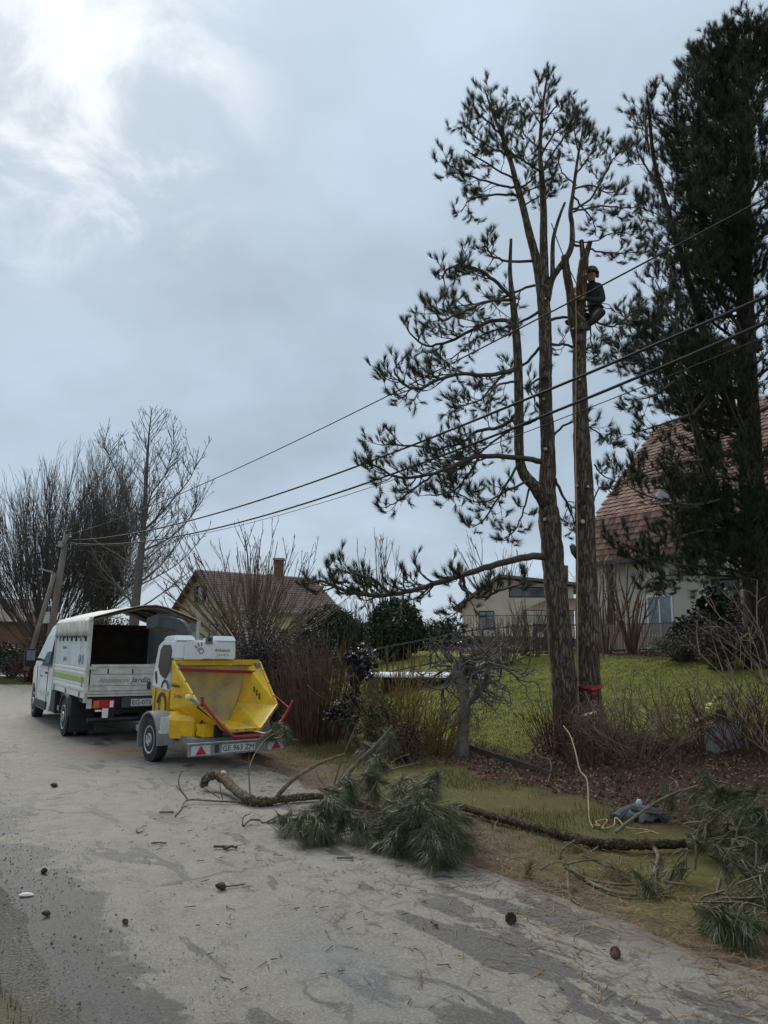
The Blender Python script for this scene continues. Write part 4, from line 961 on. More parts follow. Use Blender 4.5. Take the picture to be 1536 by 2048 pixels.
# ---- the stripped trunk that is being taken down
b2 = at(1180, 1500, YT + .25); b2[2] = GH(b2[0], b2[1]) - .05
strip = thing('stripped_pine_trunk', 'bare pine trunk shorn of its branches, with the climber near its sawn forked top', 'tree trunk', b2)
tr = NB(); YS = YT + .15
R_P, R_R = trunk_tube(tr, [(1184, 1530), (1179, 1440), (1176, 1340), (1174, 1200), (1169, 1000), (1162, 850), (1159, 760), (1159, 700), (1160, 650)], YS, [60, 49, 45, 42, 38, 32, 28, 27, 27], 0, 16)
trunk = tr.build('trunk', MT['bark'], strip, b2)
tr = NB()
trunk_tube(tr, [(1160, 660), (1161, 600), (1164, 560), (1168, 520)], YS, [26, 24, 23, 20], 0, 12)
trunk_tube(tr, [(1168, 530), (1165, 505), (1163, 481)], YS, [15, 11, 10], 0, 9)
trunk_tube(tr, [(1168, 528), (1174, 505), (1180, 484)], YS, [14, 12, 11], 0, 9)
trunk_tube(tr, [(1156, 690), (1146, 640), (1141, 590), (1134, 550), (1129, 512)], YS - .05, [20, 20, 18, 17, 15], 0, 10)
tr.build('upper_trunk', MT['bark_red'], strip, b2)
for (x, y, r, dx) in ((1154, 973, .028, -.4), (1173, 975, .026, .3), (1164, 1045, .04, 0), (1148, 660, .022, -.6), (1169, 620, .018, .2), (1169, 552, .018, .3), (1160, 762, .02, -.3)):
    p = at(x, y, YS - .16); stub(strip, b2, p, (dx, -.9, .15), r)
p = at(1146, 1105, YS); nb = NB(); nb.tube([p + (.12, 0, -.1), p + (.02, 0, .02), p + (-.02, -.02, .12)], [.07, .06, .045], 9, True)
o = nb.build('branch_stub', MT['bark'], strip, b2); nb = NB(); nb.tube([p + (-.022, -.022, .121), p + (-.035, -.024, .122)], [.04, .03], 9, True); nb.build('cut_face', MT['cut'], o, b2)

# ---- the big dark pine on the right
YB = 14.5
b3 = at(1505, 1330, YB); b3[2] = GH(b3[0], b3[1]) - .05
big = thing('dark_pine_tree', 'dense dark pine filling the right edge in front of the tiled house', 'pine tree', b3)
tr = NB()
bigP, bigR = trunk_tube(tr, [(1520, 1340), (1515, 1200), (1508, 1060), (1500, 900), (1493, 700), (1488, 500), (1485, 300), (1492, 190), (1505, 125), (1518, 85)], YB, [58, 52, 48, 44, 38, 31, 22, 15, 9, 4])
trunk_tube(tr, [(1510, 1120), (1470, 1060), (1440, 1000), (1410, 930), (1385, 830), (1365, 750), (1352, 690)], YB - .3, [26, 22, 19, 16, 14, 11, 8], -.8, 10)
trunk_tube(tr, [(1500, 900), (1455, 800), (1400, 640), (1350, 470), (1310, 330), (1298, 220), (1295, 195)], YB + .1, [24, 20, 17, 13, 9, 6, 3], -.4, 9)
tr.build('trunk', MT['bark_dark'], big, b3)
wood, need = NB(), NB()
PB = dict(up=.6, droop=.08, gap=.16, tuft=1.0, n=56, len=.18, w=.0075, spread=44, shoot=.11, bias=.2, mid=.5)
def outline(y): return np.interp(y, [40, 70, 110, 150, 190, 260, 330, 420, 500, 560, 640, 700, 760, 800, 870, 950, 1010, 1060, 1150, 1210], [1495, 1445, 1395, 1380, 1295, 1275, 1268, 1272, 1285, 1300, 1250, 1228, 1240, 1262, 1252, 1232, 1268, 1320, 1280, 1350])
hx = lambda y: np.interp(y, [50, 100, 180, 300, 500, 700, 900, 1060, 1200], [1520, 1505, 1492, 1485, 1488, 1493, 1500, 1508, 1515])
cnt = 0
for y0 in np.linspace(110, 1170, 112):
    y0 += rng.uniform(-6, 6); root = at(hx(y0), y0, YB)
    rise = rng.uniform(60, 190) if y0 < 900 else rng.uniform(-10, 70)     # limbs climb steeply in the upper crown
    ytip = max(95, y0 - rise)
    reach = (hx(y0) - outline(ytip)) * rng.uniform(.75, 1.02) * YB / FPX
    ang = rng.choice([rng.uniform(100, 260), rng.uniform(-70, 70)], p=[.72, .28]) * PI / 180
    if y0 < 160: reach = min(reach, 1.0)
    if y0 > 860: reach *= .72
    if abs(math.cos(ang)) < .35: reach *= .85
    tip = root + np.array([math.cos(ang) * reach, math.sin(ang) * reach * .9, 0]); tip[2] = at(hx(ytip), ytip, YB)[2] + rng.uniform(-.15, .15)
    mid = (root + tip) / 2 + np.array([0, 0, -.10 * reach if y0 < 900 else .06 * reach])
    P = smooth_path([root, mid, tip], 12)
    dense = 1.3 if y0 < 520 else (.92 if y0 < 880 else .65)
    dress(wood, need, P, .035 * (reach / 2.2) ** .5 + .008, .008, PB, .06 if y0 < 560 else .2, int(reach / .11 * dense) + 5, (.45, .85), 1, 5)
for pts, y0, dy, f0 in (([(1298, 300), (1290, 240), (1295, 185)], -.4, 0, 0), ([(1330, 400), (1290, 330), (1272, 300)], -.3, -.2, .2), ([(1400, 260), (1395, 180), (1395, 100)], -.2, 0, .1), ([(1440, 300), (1420, 200), (1405, 130)], -.3, 0, .1), ([(1480, 200), (1470, 120), (1465, 80)], -.2, 0, .1),
        ([(1495, 150), (1505, 90), (1510, 60)], 0, 0, .1), ([(1500, 160), (1525, 90), (1540, 60)], 0, .2, .1), ([(1352, 690), (1300, 690), (1235, 705)], -1.1, -.3, .1), ([(1365, 750), (1310, 790), (1265, 800)], -1.0, .2, .1), ([(1380, 830), (1320, 850), (1255, 870)], -.9, -.2, .1),
        ([(1405, 920), (1340, 930), (1290, 945), (1225, 955)], -.8, -.3, .15), ([(1352, 690), (1345, 640), (1320, 580), (1310, 560)], -1.1, 0, .1), ([(1352, 690), (1300, 650), (1250, 640)], -1.1, -.1, .1), ([(1385, 830), (1420, 780), (1440, 700)], -.9, .2, .1),
        ([(1440, 1000), (1380, 1010), (1290, 990), (1240, 960)], -.7, -.4, .2), ([(1510, 1150), (1440, 1135), (1360, 1130), (1290, 1110), (1240, 1085)], -.2, -.8, .3), ([(1512, 1160), (1430, 1150), (1340, 1150), (1300, 1160)], -.2, -.4, .3), ([(1480, 1080), (1420, 1060), (1350, 1080), (1320, 1100)], -.4, -.6, .2), ([(1470, 1060), (1400, 1010), (1340, 1030)], -.4, -.3, .2), ([(1512, 1180), (1500, 1150), (1536, 1120)], -.3, -.6, .1)):
    P = smooth_path(pxpath(pts, YB + y0, dy), 14); dress(wood, need, P, .03, .008, PB, f0, None, (.35, .7), 1, 5)
wood.build('branches', MT['branch'], big, b3); need.build('crown', MT['needle_dark'], big, b3)
print('pine needles', need.n)

# ================================================================== BARE TREES AND SHRUBS
def ramify(nb, p, d, L, r, lev, prm):
    n = max(4, int(L / prm['seg'])); P = [np.array(p)]; d = unit(d)
    for i in range(n - 1):
        d = unit(d + rng.normal(size=3) * prm['wig'] + UPV * prm['up'] * (1 / n)); P.append(P[-1] + d * L / (n - 1))
    P = np.array(P); nb.tube(P, np.linspace(r, max(prm['rmin'], r * .35), n), 5 if lev > 1 else 3)
    if lev > 0:
        k = max(2, int(L * prm['den'][lev]))
        for f in np.sort(rng.uniform(prm.get('f0', .2), 1, k)):
            u = f * (n - 1); i = min(n - 2, int(u)); q = P[i] + (P[i + 1] - P[i]) * (u - i); T = unit(P[i + 1] - P[i])
            s = rng.normal(size=3); s -= T * (s @ T); s = unit(s); a = prm['ang'] * rng.uniform(.7, 1.3)
            ramify(nb, q, T * math.cos(a) + s * math.sin(a), L * prm['shrink'] * rng.uniform(.6, 1.15) * (1.25 - .7 * f), max(prm['rmin'], r * .5), lev - 1, prm)
    return P

# fan-shaped bare tree far left
b = np.array([-17.6, 40.0, 0.0])
fan = thing('fan_shaped_tree', 'broad fan of upright bare branches behind the utility pole', 'tree', b)
nb = NB(); nb.tube(smooth_path([b, b + (0, 0, .7), b + (.1, 0, 1.4)], 6), np.linspace(.45, .5, 6), 10); nb.build('trunk', MT['twig_dark'], fan, b)
nb = NB(); prm = dict(seg=1.2, wig=.05, up=.35, rmin=.0065, den={2: 2.4, 1: 1.6}, ang=.28, shrink=.42, f0=.25)
for k in range(105):
    a = rng.uniform(0, 2 * PI); q = rng.uniform(0, 1) ** .6; tilt = q * .92
    H = rng.uniform(8.0, 9.6) * (1 - .2 * q * q)
    d = np.array([math.cos(a) * math.sin(tilt), math.sin(a) * math.sin(tilt), math.cos(tilt)])
    ramify(nb, b + (math.cos(a) * .35 * q, math.sin(a) * .35 * q, rng.uniform(.4, 1.5)), d, H, .026, 2, prm)
nb.build('crown', MT['twig_dark'], fan, b)
# second, denser fan to the right of it, shorter
b = np.array([-15.6, 42.0, 0.1])
fan2 = thing('fan_shaped_tree', 'rounded bare tree of fine dark shoots between the fan tree and the slender tree', 'tree', b)
nb = NB(); nb.tube([b, b + (0, 0, 1.5)], [.3, .28], 9); nb.build('trunk', MT['twig_dark'], fan2, b)
nb = NB()
for k in range(52):
    a = rng.uniform(0, 2 * PI); q = rng.uniform(0, 1) ** .6; tilt = q * .27
    d = np.array([math.cos(a) * math.sin(tilt), math.sin(a) * math.sin(tilt), math.cos(tilt)])
    ramify(nb, b + (0, 0, rng.uniform(.6, 1.5)), d, rng.uniform(7.6, 10.6) * (1 - .25 * q * q), .024, 2, prm)
nb.build('crown', MT['twig_dark'], fan2, b)
# slender bare tree
YL = 31.0
b = at(272, 1262, YL); b[2] = 0.2
slim = thing('slender_bare_tree', 'tall slender bare tree with a straight trunk behind the truck', 'tree', b)
nb = NB(); P, R = trunk_tube(nb, [(266, 1270), (272, 1200), (283, 1100), (289, 1020), (294, 930), (298, 870), (304, 815)], YL, [21, 17, 13, 9, 6, 3.5, 1.5], 0, 9); nb.build('trunk', MT['twig_grey'], slim, b)
nb = NB(); prm = dict(seg=.5, wig=.09, up=.5, rmin=.008, den={3: 1.3, 2: 2.6, 1: 3.2}, ang=.6, shrink=.4, f0=.15)
for f in np.linspace(.12, .97, 50):
    i = int(f * (len(P) - 1)); a = rng.uniform(0, 2 * PI); L = (1 - f) ** .75 * 3.4 * rng.uniform(.75, 1.15) + .35
    el = .55 + f * .35
    ramify(nb, P[i], (math.cos(a) * math.cos(el), math.sin(a) * math.cos(el), math.sin(el)), L, max(.012, R[i] * .2), 2, prm)
for pts, w in (([(286, 1075), (262, 1030), (240, 960), (222, 920), (208, 895)], 8), ([(289, 1060), (310, 1040), (345, 1000), (378, 960), (392, 930)], 8), ([(287, 1080), (240, 1035), (200, 1010)], 7), ([(290, 1100), (340, 1075), (385, 1030), (392, 1000)], 7), ([(290, 1050), (302, 990), (330, 950), (348, 890)], 7), ([(280, 1170), (320, 1150), (365, 1120), (400, 1080)], 6)):
    Q = smooth_path(pxpath(pts, YL, rng.uniform(-1.5, 1.5)), 12); nb.tube(Q, np.linspace(w * YL / FPX / 3.2, .010, 12), 6)
    for q in Q[2:]:
        for _ in range(3):
            a = rng.uniform(0, 2 * PI); ramify(nb, q, (math.cos(a) * .6, math.sin(a) * .6, .8), rng.uniform(.6, 1.7), .014, 2, prm)
nb.build('crown', MT['twig_grey'], slim, b)
def shoots(name, label, cat, p, n, H, spread, m, rmin=.004, r=.012, lev=1, up=.2, base_r=.15, head=0.0, wig=.07, den=2.2, ang=.4, group=None, trunk_r=0, shrink=.4, part='stems'):
    """bush of upright shoots from a stool or pollard head"""
    p = np.array(p, float); o = thing(name, label, cat, p, group)
    if head:
        nb = NB(); nb.tube(smooth_path([p - (0, 0, .1), p + (.03, 0, head * .5), p + (0, 0, head)], 6), np.linspace(trunk_r * 1.2, trunk_r, 6), 9, True); nb.build('trunk', MT['twig_grey'], o, p)
    nb = NB(); prm = dict(seg=H / 6, wig=wig, up=up, rmin=rmin, den={3: den, 2: den, 1: den}, ang=ang, shrink=shrink, f0=.3)
    for k in range(n):
        a = rng.uniform(0, 2 * PI); q = rng.uniform(0, 1) ** .7; tilt = q * spread
        d = np.array([math.cos(a) * math.sin(tilt), math.sin(a) * math.sin(tilt), math.cos(tilt)])
        ramify(nb, p + (math.cos(a) * base_r * q, math.sin(a) * base_r * q, head * rng.uniform(.85, 1.0)), d, H * rng.uniform(.6, 1.05), r * rng.uniform(.7, 1.2), lev, prm)
    nb.build(part, m, o, p); return o
p = at(505, 1300, 20.5); p[2] = GZ(p[0], p[1])
shoots('pollarded_willow', 'pollarded willow with a spray of tan shoots in front of the brown-roofed house', 'tree', p, 105, 3.35, 1.15, MT['twig_tan'], .006, .024, 2, .28, .25, 1.35, .05, 1.3, .35, trunk_r=.22, shrink=.35, part='crown')
# hedge-like shrubs
def bushy(name, label, cat, p, rad, n, size, m, twigs=40, tm_=None, group=None, up=0.0, lump=.5):
    """leafy shrub: leaves thrown through lumpy volume, on a skeleton of twigs"""
    p = np.array(p, float); o = thing(name, label, cat, p, group); rad = np.array(rad, float)
    L = rng.normal(size=(14, 3)); L /= np.linalg.norm(L, axis=1, keepdims=True); L[:, 2] = np.abs(L[:, 2]) * 1.2 - .25
    C = L * rng.uniform(.35, .8, 14)[:, None]; Rr = rng.uniform(.28, .5, 14) * (1 + lump * rng.uniform(-.4, .4, 14))
    i = rng.integers(0, 14, n); v = rng.normal(size=(n, 3)); v /= np.linalg.norm(v, axis=1, keepdims=True); v *= (rng.uniform(0, 1, n) ** .45)[:, None]
    P = (C[i] + v * Rr[i][:, None]); P[:, 2] = (P[:, 2] + .75) / 1.75; P = np.clip(P, [-9, -9, .02], 9) * rad * [1, 1, 1] + p
    nb = NB(); nb.leaves(P, size, up); nb.build('foliage', m, o, p, smooth=False)
    nb = NB()
    for k in range(twigs):
        q = P[rng.integers(n)]; q = p + (q - p) * rng.uniform(.9, 1.12); mid = (p + q) / 2 + rng.normal(size=3) * .1 * rad
        nb.tube(smooth_path([p + rng.normal(size=3) * [.1, .1, 0], mid, q], 7), np.linspace(.018, .004, 7), 4)
    nb.build('stems', tm_ or MT['twig_dark'], o, p); return o
def gpt(x, y, Y):
    p = at(x, y, Y); p[2] = GH(p[0], p[1]); return p
# ---- planting between the road and the garden
bushy('dusky_hedge_shrub', 'tall dusky purple-grey shrub right behind the yellow chipper', 'shrub', gpt(530, 1440, 15.5), (1.1, .9, 2.35), 17000, .048, MT['leaf_purple'], 220)
bushy('dusky_hedge_shrub', 'dusky grey shrub under the pollarded willow, left of the metal fence', 'shrub', gpt(590, 1440, 16.5), (1.0, .9, 2.1), 14000, .048, MT['leaf_purple'], 200)
shoots('dead_stem_clump', 'dense clump of upright russet dead stems left of the ivy-clad shrub', 'shrub', gpt(640, 1480, 13.8), 190, 1.75, .38, MT['twig_brown'], .004, .008, 1, .15, .55, 0, .06, 2.0, .3)
shoots('dead_stem_clump', 'thin brown stems just right of the red loading bar', 'shrub', gpt(612, 1480, 13.2), 60, 1.5, .3, MT['twig_brown'], .004, .008, 1, .1, .35, 0, .06, 2.0, .3)
# ivy-clad stem: two knots of dark leaves
p = gpt(695, 1470, 12.6); o = thing('ivy_column', 'narrow dark-leaved shrub in two clumps beside the russet stems', 'shrub', p)
nb = NB(); nb.tube(smooth_path([p, p + (.05, 0, .6), p + (.15, 0, 1.1), p + (.2, 0, 1.6)], 9), np.linspace(.03, .015, 9), 6)
P = []
for c, rd, n in (((.2, 0, 1.42), (.30, .28, .32), 620), ((-.02, 0, .62), (.27, .25, .26), 430), ((-.22, 0, .6), (.2, .2, .16), 160), ((.12, 0, 1.02), (.11, .11, .3), 150)):
    v = rng.normal(size=(n, 3)); v /= np.linalg.norm(v, axis=1, keepdims=True); P.append(p + np.array(c) + v * (rng.uniform(0, 1, n) ** .5)[:, None] * rd)
for k in range(25): q = P[0][rng.integers(500)]; nb.tube([p + (.12, 0, 1.0), q], [.01, .004], 4)
nb.build('stems', MT['twig_dark'], o, p); nb = NB(); nb.leaves(np.concatenate(P), .085); nb.build('foliage', MT['leaf_dark'], o, p, smooth=False)
shoots('ochre_stem_shrub', 'arching ochre-stemmed shrub left of the gnarled pruned tree', 'shrub', gpt(800, 1520, 12.5), 70, 1.75, .75, MT['twig_yellow'], .004, .011, 2, -.25, .4, 0, .09, 1.6, .45)
shoots('ochre_stem_shrub', 'low ochre thicket at the foot of the gnarled pruned tree', 'shrub', gpt(868, 1530, 12.0), 110, .85, .7, MT['twig_yellow'], .004, .007, 1, -.2, .45, 0, .1, 2.0, .5)
shoots('ochre_stem_shrub', 'tall whippy yellow stems in front of the white-covered frame', 'shrub', gpt(790, 1400, 15.0), 20, 1.5, .6, MT['twig_yellow'], .004, .011, 1, .1, .3, 0, .06, 1.2, .4)
bushy('small_evergreen_bush', 'small dark bush between the ivy-clad shrub and the gnarled tree', 'shrub', gpt(745, 1500, 12.4), (.55, .5, 1.05), 1800, .06, MT['leaf_olive'], 30, MT['twig_brown'])
bushy('brown_thicket', 'brown tangle behind the large fallen branch', 'shrub', gpt(810, 1540, 11.4), (.6, .5, .6), 700, .05, MT['leaf_brownred'], 90, MT['twig_brown'])
# gnarled pruned tree
p = gpt(926, 1531, 11.9); YG = p[1]; g = thing('gnarled_pruned_tree', 'small gnarled pruned tree with a flat twiggy head on the lawn edge', 'tree', p)
nb = NB()
T1, _ = trunk_tube(nb, [(926, 1538), (925, 1480), (928, 1430), (930, 1408), (924, 1372), (917, 1345), (919, 1318)], YG, [27, 23, 22, 22, 24, 28, 22], 0, 11)
T2, _ = trunk_tube(nb, [(930, 1412), (955, 1388), (973, 1362), (978, 1330), (982, 1310)], YG, [14, 12, 10, 9, 7], -.2, 8)
nb.build('trunk', mat('lichened_bark', (.24, .22, .18), (.12, .11, .085), 10, .9, .5, 40), g, p)
nb = NB(); prm = dict(seg=.07, wig=.30, up=.2, rmin=.006, den={3: 5, 2: 5.0, 1: 6}, ang=.75, shrink=.42, f0=.3)
for k in range(60):
    q = at(919 + rng.uniform(-10, 10), 1330 + rng.uniform(-12, 25), YG) if k % 3 else T2[rng.integers(8, len(T2))]
    a = rng.uniform(0, 2 * PI); el = rng.uniform(-.12, .28)
    ramify(nb, q, (math.cos(a) * math.cos(el), math.sin(a) * math.cos(el), math.sin(el)), rng.uniform(.55, 1.15), rng.uniform(.012, .024), 2, prm)
nb.build('crown', MT['twig_grey'], g, p)
# shrubs on the right, in front of the trunks
shoots('bare_twiggy_shrub', 'bare brown shrub growing at the foot of the two pine trunks', 'shrub', gpt(1180, 1590, 10.6), 75, .85, .6, MT['twig_brown'], .004, .008, 2, .1, .35, 0, .2, 1.8, .6)
shoots('bare_twiggy_shrub', 'pale grey-brown shrub, widest of the bare ones, right of the trunks', 'shrub', gpt(1290, 1580, 10.4), 100, 1.05, 1.0, MT['twig_pale'], .0035, .007, 2, .05, .5, 0, .22, 2.2, .7)
shoots('bare_twiggy_shrub', 'brown bare shrub below the yellow-green bag', 'shrub', gpt(1400, 1560, 10.2), 95, .95, 1.1, MT['twig_brown'], .0035, .007, 2, .0, .55, 0, .22, 2.2, .7)
shoots('russet_stem_clump', 'rusty clump of stems left of the trunk bases', 'shrub', gpt(1120, 1560, 11.2), 70, .8, .45, MT['twig_russet'], .004, .007, 1, .1, .3, 0, .08, 2.2, .35)
shoots('russet_stem_clump', 'dark red bare bush at the right edge of the picture', 'shrub', gpt(1520, 1600, 9.6), 85, .9, .9, MT['twig_russet'], .0035, .007, 2, .05, .4, 0, .2, 2.0, .6)
# pale angular branching shrub, right edge
p = gpt(1590, 1560, 9.0); o = thing('pale_angular_shrub', 'pale forking branches reaching in from the right edge', 'shrub', p); nb = NB()
prm = dict(seg=.3, wig=.12, up=.1, rmin=.005, den={2: 2.4, 1: 2.6}, ang=.6, shrink=.5, f0=.25)
for pts in ([(1580, 1560), (1520, 1460), (1470, 1380), (1440, 1345), (1400, 1310)], [(1585, 1500), (1530, 1430), (1480, 1380), (1460, 1330), (1440, 1280)], [(1590, 1450), (1530, 1370), (1515, 1330), (1490, 1300), (1470, 1255)], [(1590, 1400), (1540, 1330), (1525, 1270), (1500, 1225)], [(1585, 1540), (1500, 1480), (1450, 1435), (1410, 1425)], [(1580, 1420), (1536, 1370), (1500, 1340), (1455, 1300)], [(1570, 1560), (1530, 1500), (1490, 1440), (1465, 1410), (1445, 1340)]):
    Q = smooth_path(pxpath(pts, 9.1, rng.uniform(-.3, .4)), 12); nb.tube(Q, np.linspace(.016, .006, 12), 5)
    for q in Q[3::2]: a = rng.uniform(0, 2 * PI); ramify(nb, q, (math.cos(a) * .5 - .3, math.sin(a) * .4, .8), rng.uniform(.3, .65), .008, 1, prm)
nb.build('stems', MT['twig_pale'], o, p)
# heather and evergreen shrubs before the house
bushy('heather_bush', 'wide purple-brown heather mound on the right of the lawn', 'shrub', gpt(1440, 1360, 15.0), (1.25, 1.0, .95), 7000, .06, MT['heather'], 60, MT['twig_brown'])
bushy('heather_bush', 'brown-red heather bush at the right edge above the mound', 'shrub', gpt(1520, 1330, 16.0), (.9, .9, 1.35), 4500, .06, MT['leaf_brownred'], 60, MT['twig_brown'])
bushy('round_grey_green_bush', 'low grey-green bush at the left end of the heather', 'shrub', gpt(1365, 1325, 16.5), (.75, .75, .62), 4500, .05, MT['leaf_olive'], 40, up=.4)
bushy('dark_laurel', 'near-black glossy evergreen before the house wall', 'shrub', gpt(1430, 1300, 17.5), (.85, .7, 1.75), 1500, .16, MT['leaf_green'], 40)
bushy('dark_laurel', 'narrow dark evergreen next to the gate post', 'shrub', gpt(1372, 1300, 18.0), (.4, .4, 1.0), 600, .12, MT['leaf_green'], 20)
shoots('bare_lilac', 'many-stemmed bare shrub in front of the picket fence', 'shrub', gpt(1265, 1305, 20.0), 16, 2.7, .5, MT['twig_brown'], .007, .04, 2, .15, .15, 0, .1, .9, .4)
shoots('bare_lilac', 'bare shrub just right of the stripped trunk, before the house corner', 'shrub', gpt(1212, 1305, 20.5), 16, 2.8, .35, MT['twig_tan'], .007, .03, 2, .1, .15, 0, .1, .9, .4)
shoots('bare_hydrangea', 'tan upright stems below the balcony of the cream house', 'shrub', gpt(1000, 1310, 20.5), 70, 1.35, .55, MT['twig_tan'], .006, .012, 1, .1, .35, 0, .07, 1.6, .35)
shoots('bare_hydrangea', 'tan stems left of the pine trunk on the mulch strip', 'shrub', gpt(1060, 1308, 21.0), 45, 1.6, .45, MT['twig_tan'], .006, .012, 1, .1, .3, 0, .07, 1.6, .35)
# conifers behind the metal fence
def conifer(name, label, p, rad, n, cat='conifer'):
    p = np.array(p, float); o = thing(name, label, cat, p); v = rng.normal(size=(n, 3)); v /= np.linalg.norm(v, axis=1, keepdims=True)
    r = rng.uniform(.55, 1, n) ** .6; lump_ = .82 + .3 * fbm(np.arctan2(v[:, 1], v[:, 0]) * 2.2 + 9, v[:, 2] * 3 + 5) + .12 * vnoise(np.arctan2(v[:, 1], v[:, 0]) * 9 + 30, v[:, 2] * 9 + 20)
    q = v * (r * lump_)[:, None] * [1, 1, .55]; q[:, 2] = np.clip(q[:, 2] + .5, .0, 1.2); nb = NB(); nb.leaves(p + q * rad, .11, 1.2); nb.build('foliage', MT['leaf_green'], o, p, smooth=False)
    nb = NB(); nb.tube([p - (0, 0, .1), p + (0, 0, rad[2] * .8)], [.08, .03], 6); nb.build('trunk', MT['twig_dark'], o, p); return o
conifer('clipped_conifer', 'dark rounded conifer behind the fence, right of the grey bare hedge', gpt(790, 1300, 26.0), (.92, .9, 2.0), 9000)
conifer('clipped_conifer', 'dark conifer behind the fence just right of the willow', gpt(655, 1300, 27.0), (1.25, 1.0, 2.1), 9000)
conifer('evergreen_hedge', 'low dark evergreen hedge behind the metal fence', gpt(740, 1300, 29.5), (3.6, .7, 1.15), 14000, 'hedge')
shoots('grey_bare_hedge', 'grey bare hedge between the two dark conifers', 'shrub', gpt(720, 1300, 27.0), 90, 2.0, .5, MT['twig_grey'], .008, .014, 1, .1, .6, 0, .06, 1.6, .35)
bushy('far_evergreen', 'dark far-off evergreens left of the cream house', 'tree', gpt(880, 1290, 52.0), (3.6, 1.5, 1.9), 5000, .16, MT['leaf_green'], 10)
shoots('far_bare_tree', 'thin bare tree rising behind the conifers', 'tree', gpt(765, 1290, 45.0), 14, 6.0, .35, MT['twig_grey'], .012, .05, 2, .3, .2, 0, .06, 1.0, .35)
shoots('far_bare_tree', 'bare tree behind the roof of the cream house', 'tree', gpt(1015, 1290, 56.0), 18, 7.4, .6, MT['twig_grey'], .014, .06, 2, .3, .2, 0, .06, 1.0, .35)
# brown hedge by the pole and far-left garden bushes
bushy('beech_hedge', 'brown-leaved hedge behind the truck canopy', 'hedge', gpt(190, 1300, 34.0), (3.4, 1.6, 3.0), 9000, .12, MT['leaf_brownred'], 220, MT['twig_brown'])
bushy('russet_bush', 'russet bush beside the cab mirror', 'shrub', gpt(55, 1350, 32.0), (1.0, .9, 1.45), 2600, .09, MT['leaf_brownred'], 60, MT['twig_russet'])
bushy('purple_bush', 'dark round bush on the grass at the far left', 'shrub', gpt(22, 1350, 35.0), (1.0, .9, 1.3), 2200, .09, MT['leaf_purple'], 50)
bushy('dark_hedge', 'dark green hedge at the left edge before the brick house', 'hedge', gpt(15, 1330, 44.0), (4.2, 1.6, 1.7), 4500, .13, MT['leaf_green'], 30)
bushy('twiggy_garden_bush', 'yellowish twiggy bush between pole and slender tree', 'shrub', gpt(215, 1250, 36.0), (2.6, 1.2, 3.9), 1500, .1, MT['leaf_olive'], 260, MT['twig_brown'])

# ================================================================== TRUCK
TH = math.radians(32.6)
def heading(deg): a = math.radians(deg); return a + PI / 2     # local +X points along the heading
tk = thing('tipper_truck', 'white flatbed truck with a canvas-covered bed, parked on the road ahead of the chipper', 'truck', (-5.93 + 1.0 * math.cos(TH), 14.5 + 1.0 * math.sin(TH), .012), rz=heading(32.6))
def wheel(parent, x, y, r, w, side, rim_r=.62, name='wheel'):
    """tyre and rim about a lateral axle; side=+1 shows its outer face to +y"""
    s = side
    prof = [(r * .64, -w / 2), (r * .80, -w / 2 - .004), (r * .95, -w / 2 + .012), (r, -w / 2 + .04), (r, w / 2 - .04), (r * .95, w / 2 - .012), (r * .80, w / 2 + .004), (r * .64, w / 2)]
    t_ = MB().lathe(prof, 32, 'y', (x, y, r)).build(name, MT['rubber'], parent, smooth=True)
    for k in range(4):
        h = -w / 2 + w * (k + .9) / 4.8; MB().lathe([(r + .001, h), (r + .004, h + .005), (r + .004, h + w / 9), (r + .001, h + w / 9 + .005)], 32, 'y', (x, y, r)).build('tread', MT['rubber'], t_)
    rp = [(0.0, .02), (.05, .05), (.09, .05), (.10, .015), (r * .38, -.01), (r * .48, .0), (r * .56, .03), (r * .64, .035), (r * .66, .01)]
    rm_ = MB().lathe([(a, s * (w / 2 - .03 + b)) for a, b in rp], 28, 'y', (x, y, r)).build('rim', MT['rim'], t_, smooth=True)
    for k in range(5):
        a = 2 * PI * k / 5; MB().lathe([(0.014, 0), (.014, s * .02), (0, s * .024)], 8, 'y', (x + .075 * math.cos(a), y + s * (w / 2 + .01), r + .075 * math.sin(a))).build('bolt', MT['darkgrey'], rm_)
    return t_
BX0, BX1, HW = -1.5, 1.72, .97
for y in (.93, .68, -.68, -.93): wheel(tk, 0, y, .345, .19, 1 if y > 0 else -1)
for y in (.86, -.86): wheel(tk, 4.1, y, .345, .21, 1 if y > 0 else -1)
MB().box(-1.42, 3.2, -.45, -.33, .48, .66).box(-1.42, 3.2, .33, .45, .48, .66).box(-1.4, -1.3, -.33, .33, .5, .64).box(1.2, 1.3, -.33, .33, .5, .64).build('chassis', MT['black'], tk)
MB().tube([(0, -.9, .345), (0, .9, .345)], .07).build('axle', MT['black'], tk)
MB().box(BX0, BX1, -HW, HW, .80, .86).build('bed_floor', MT['white_dirty'], tk)
MB().box(BX0 + .02, BX1, -.9, .9, .66, .795).build('subframe', MT['black'], tk)
MB().box(BX0 + .04, BX1 - .02, HW - .03, HW + .012, .765, .855).build('side_rail', MT['white'], tk)
for x in (-1.1, .15, 1.4): MB().box(x, x + .06, HW + .012, HW + .03, .77, .86).build('hinge', MT['steel'], tk)
def dropside(y0, y1, name):
    d = MB().box(BX0 + .07, BX1 - .05, y0, y1, .865, 1.285).build(name, MT['white'], tk); return d
dl = dropside(HW - .03, HW + .0, 'dropside'); dropside(-HW, -HW + .03, 'dropside')
for z, h in ((.875, .07), (.965, .05), (1.15, .055), (1.22, .06)): MB().prism([(HW + .001, z), (HW + .016, z + .012), (HW + .016, z + h - .012), (HW + .001, z + h)], BX0 + .09, BX1 - .07, 'x').build('rib', MT['white'], dl)
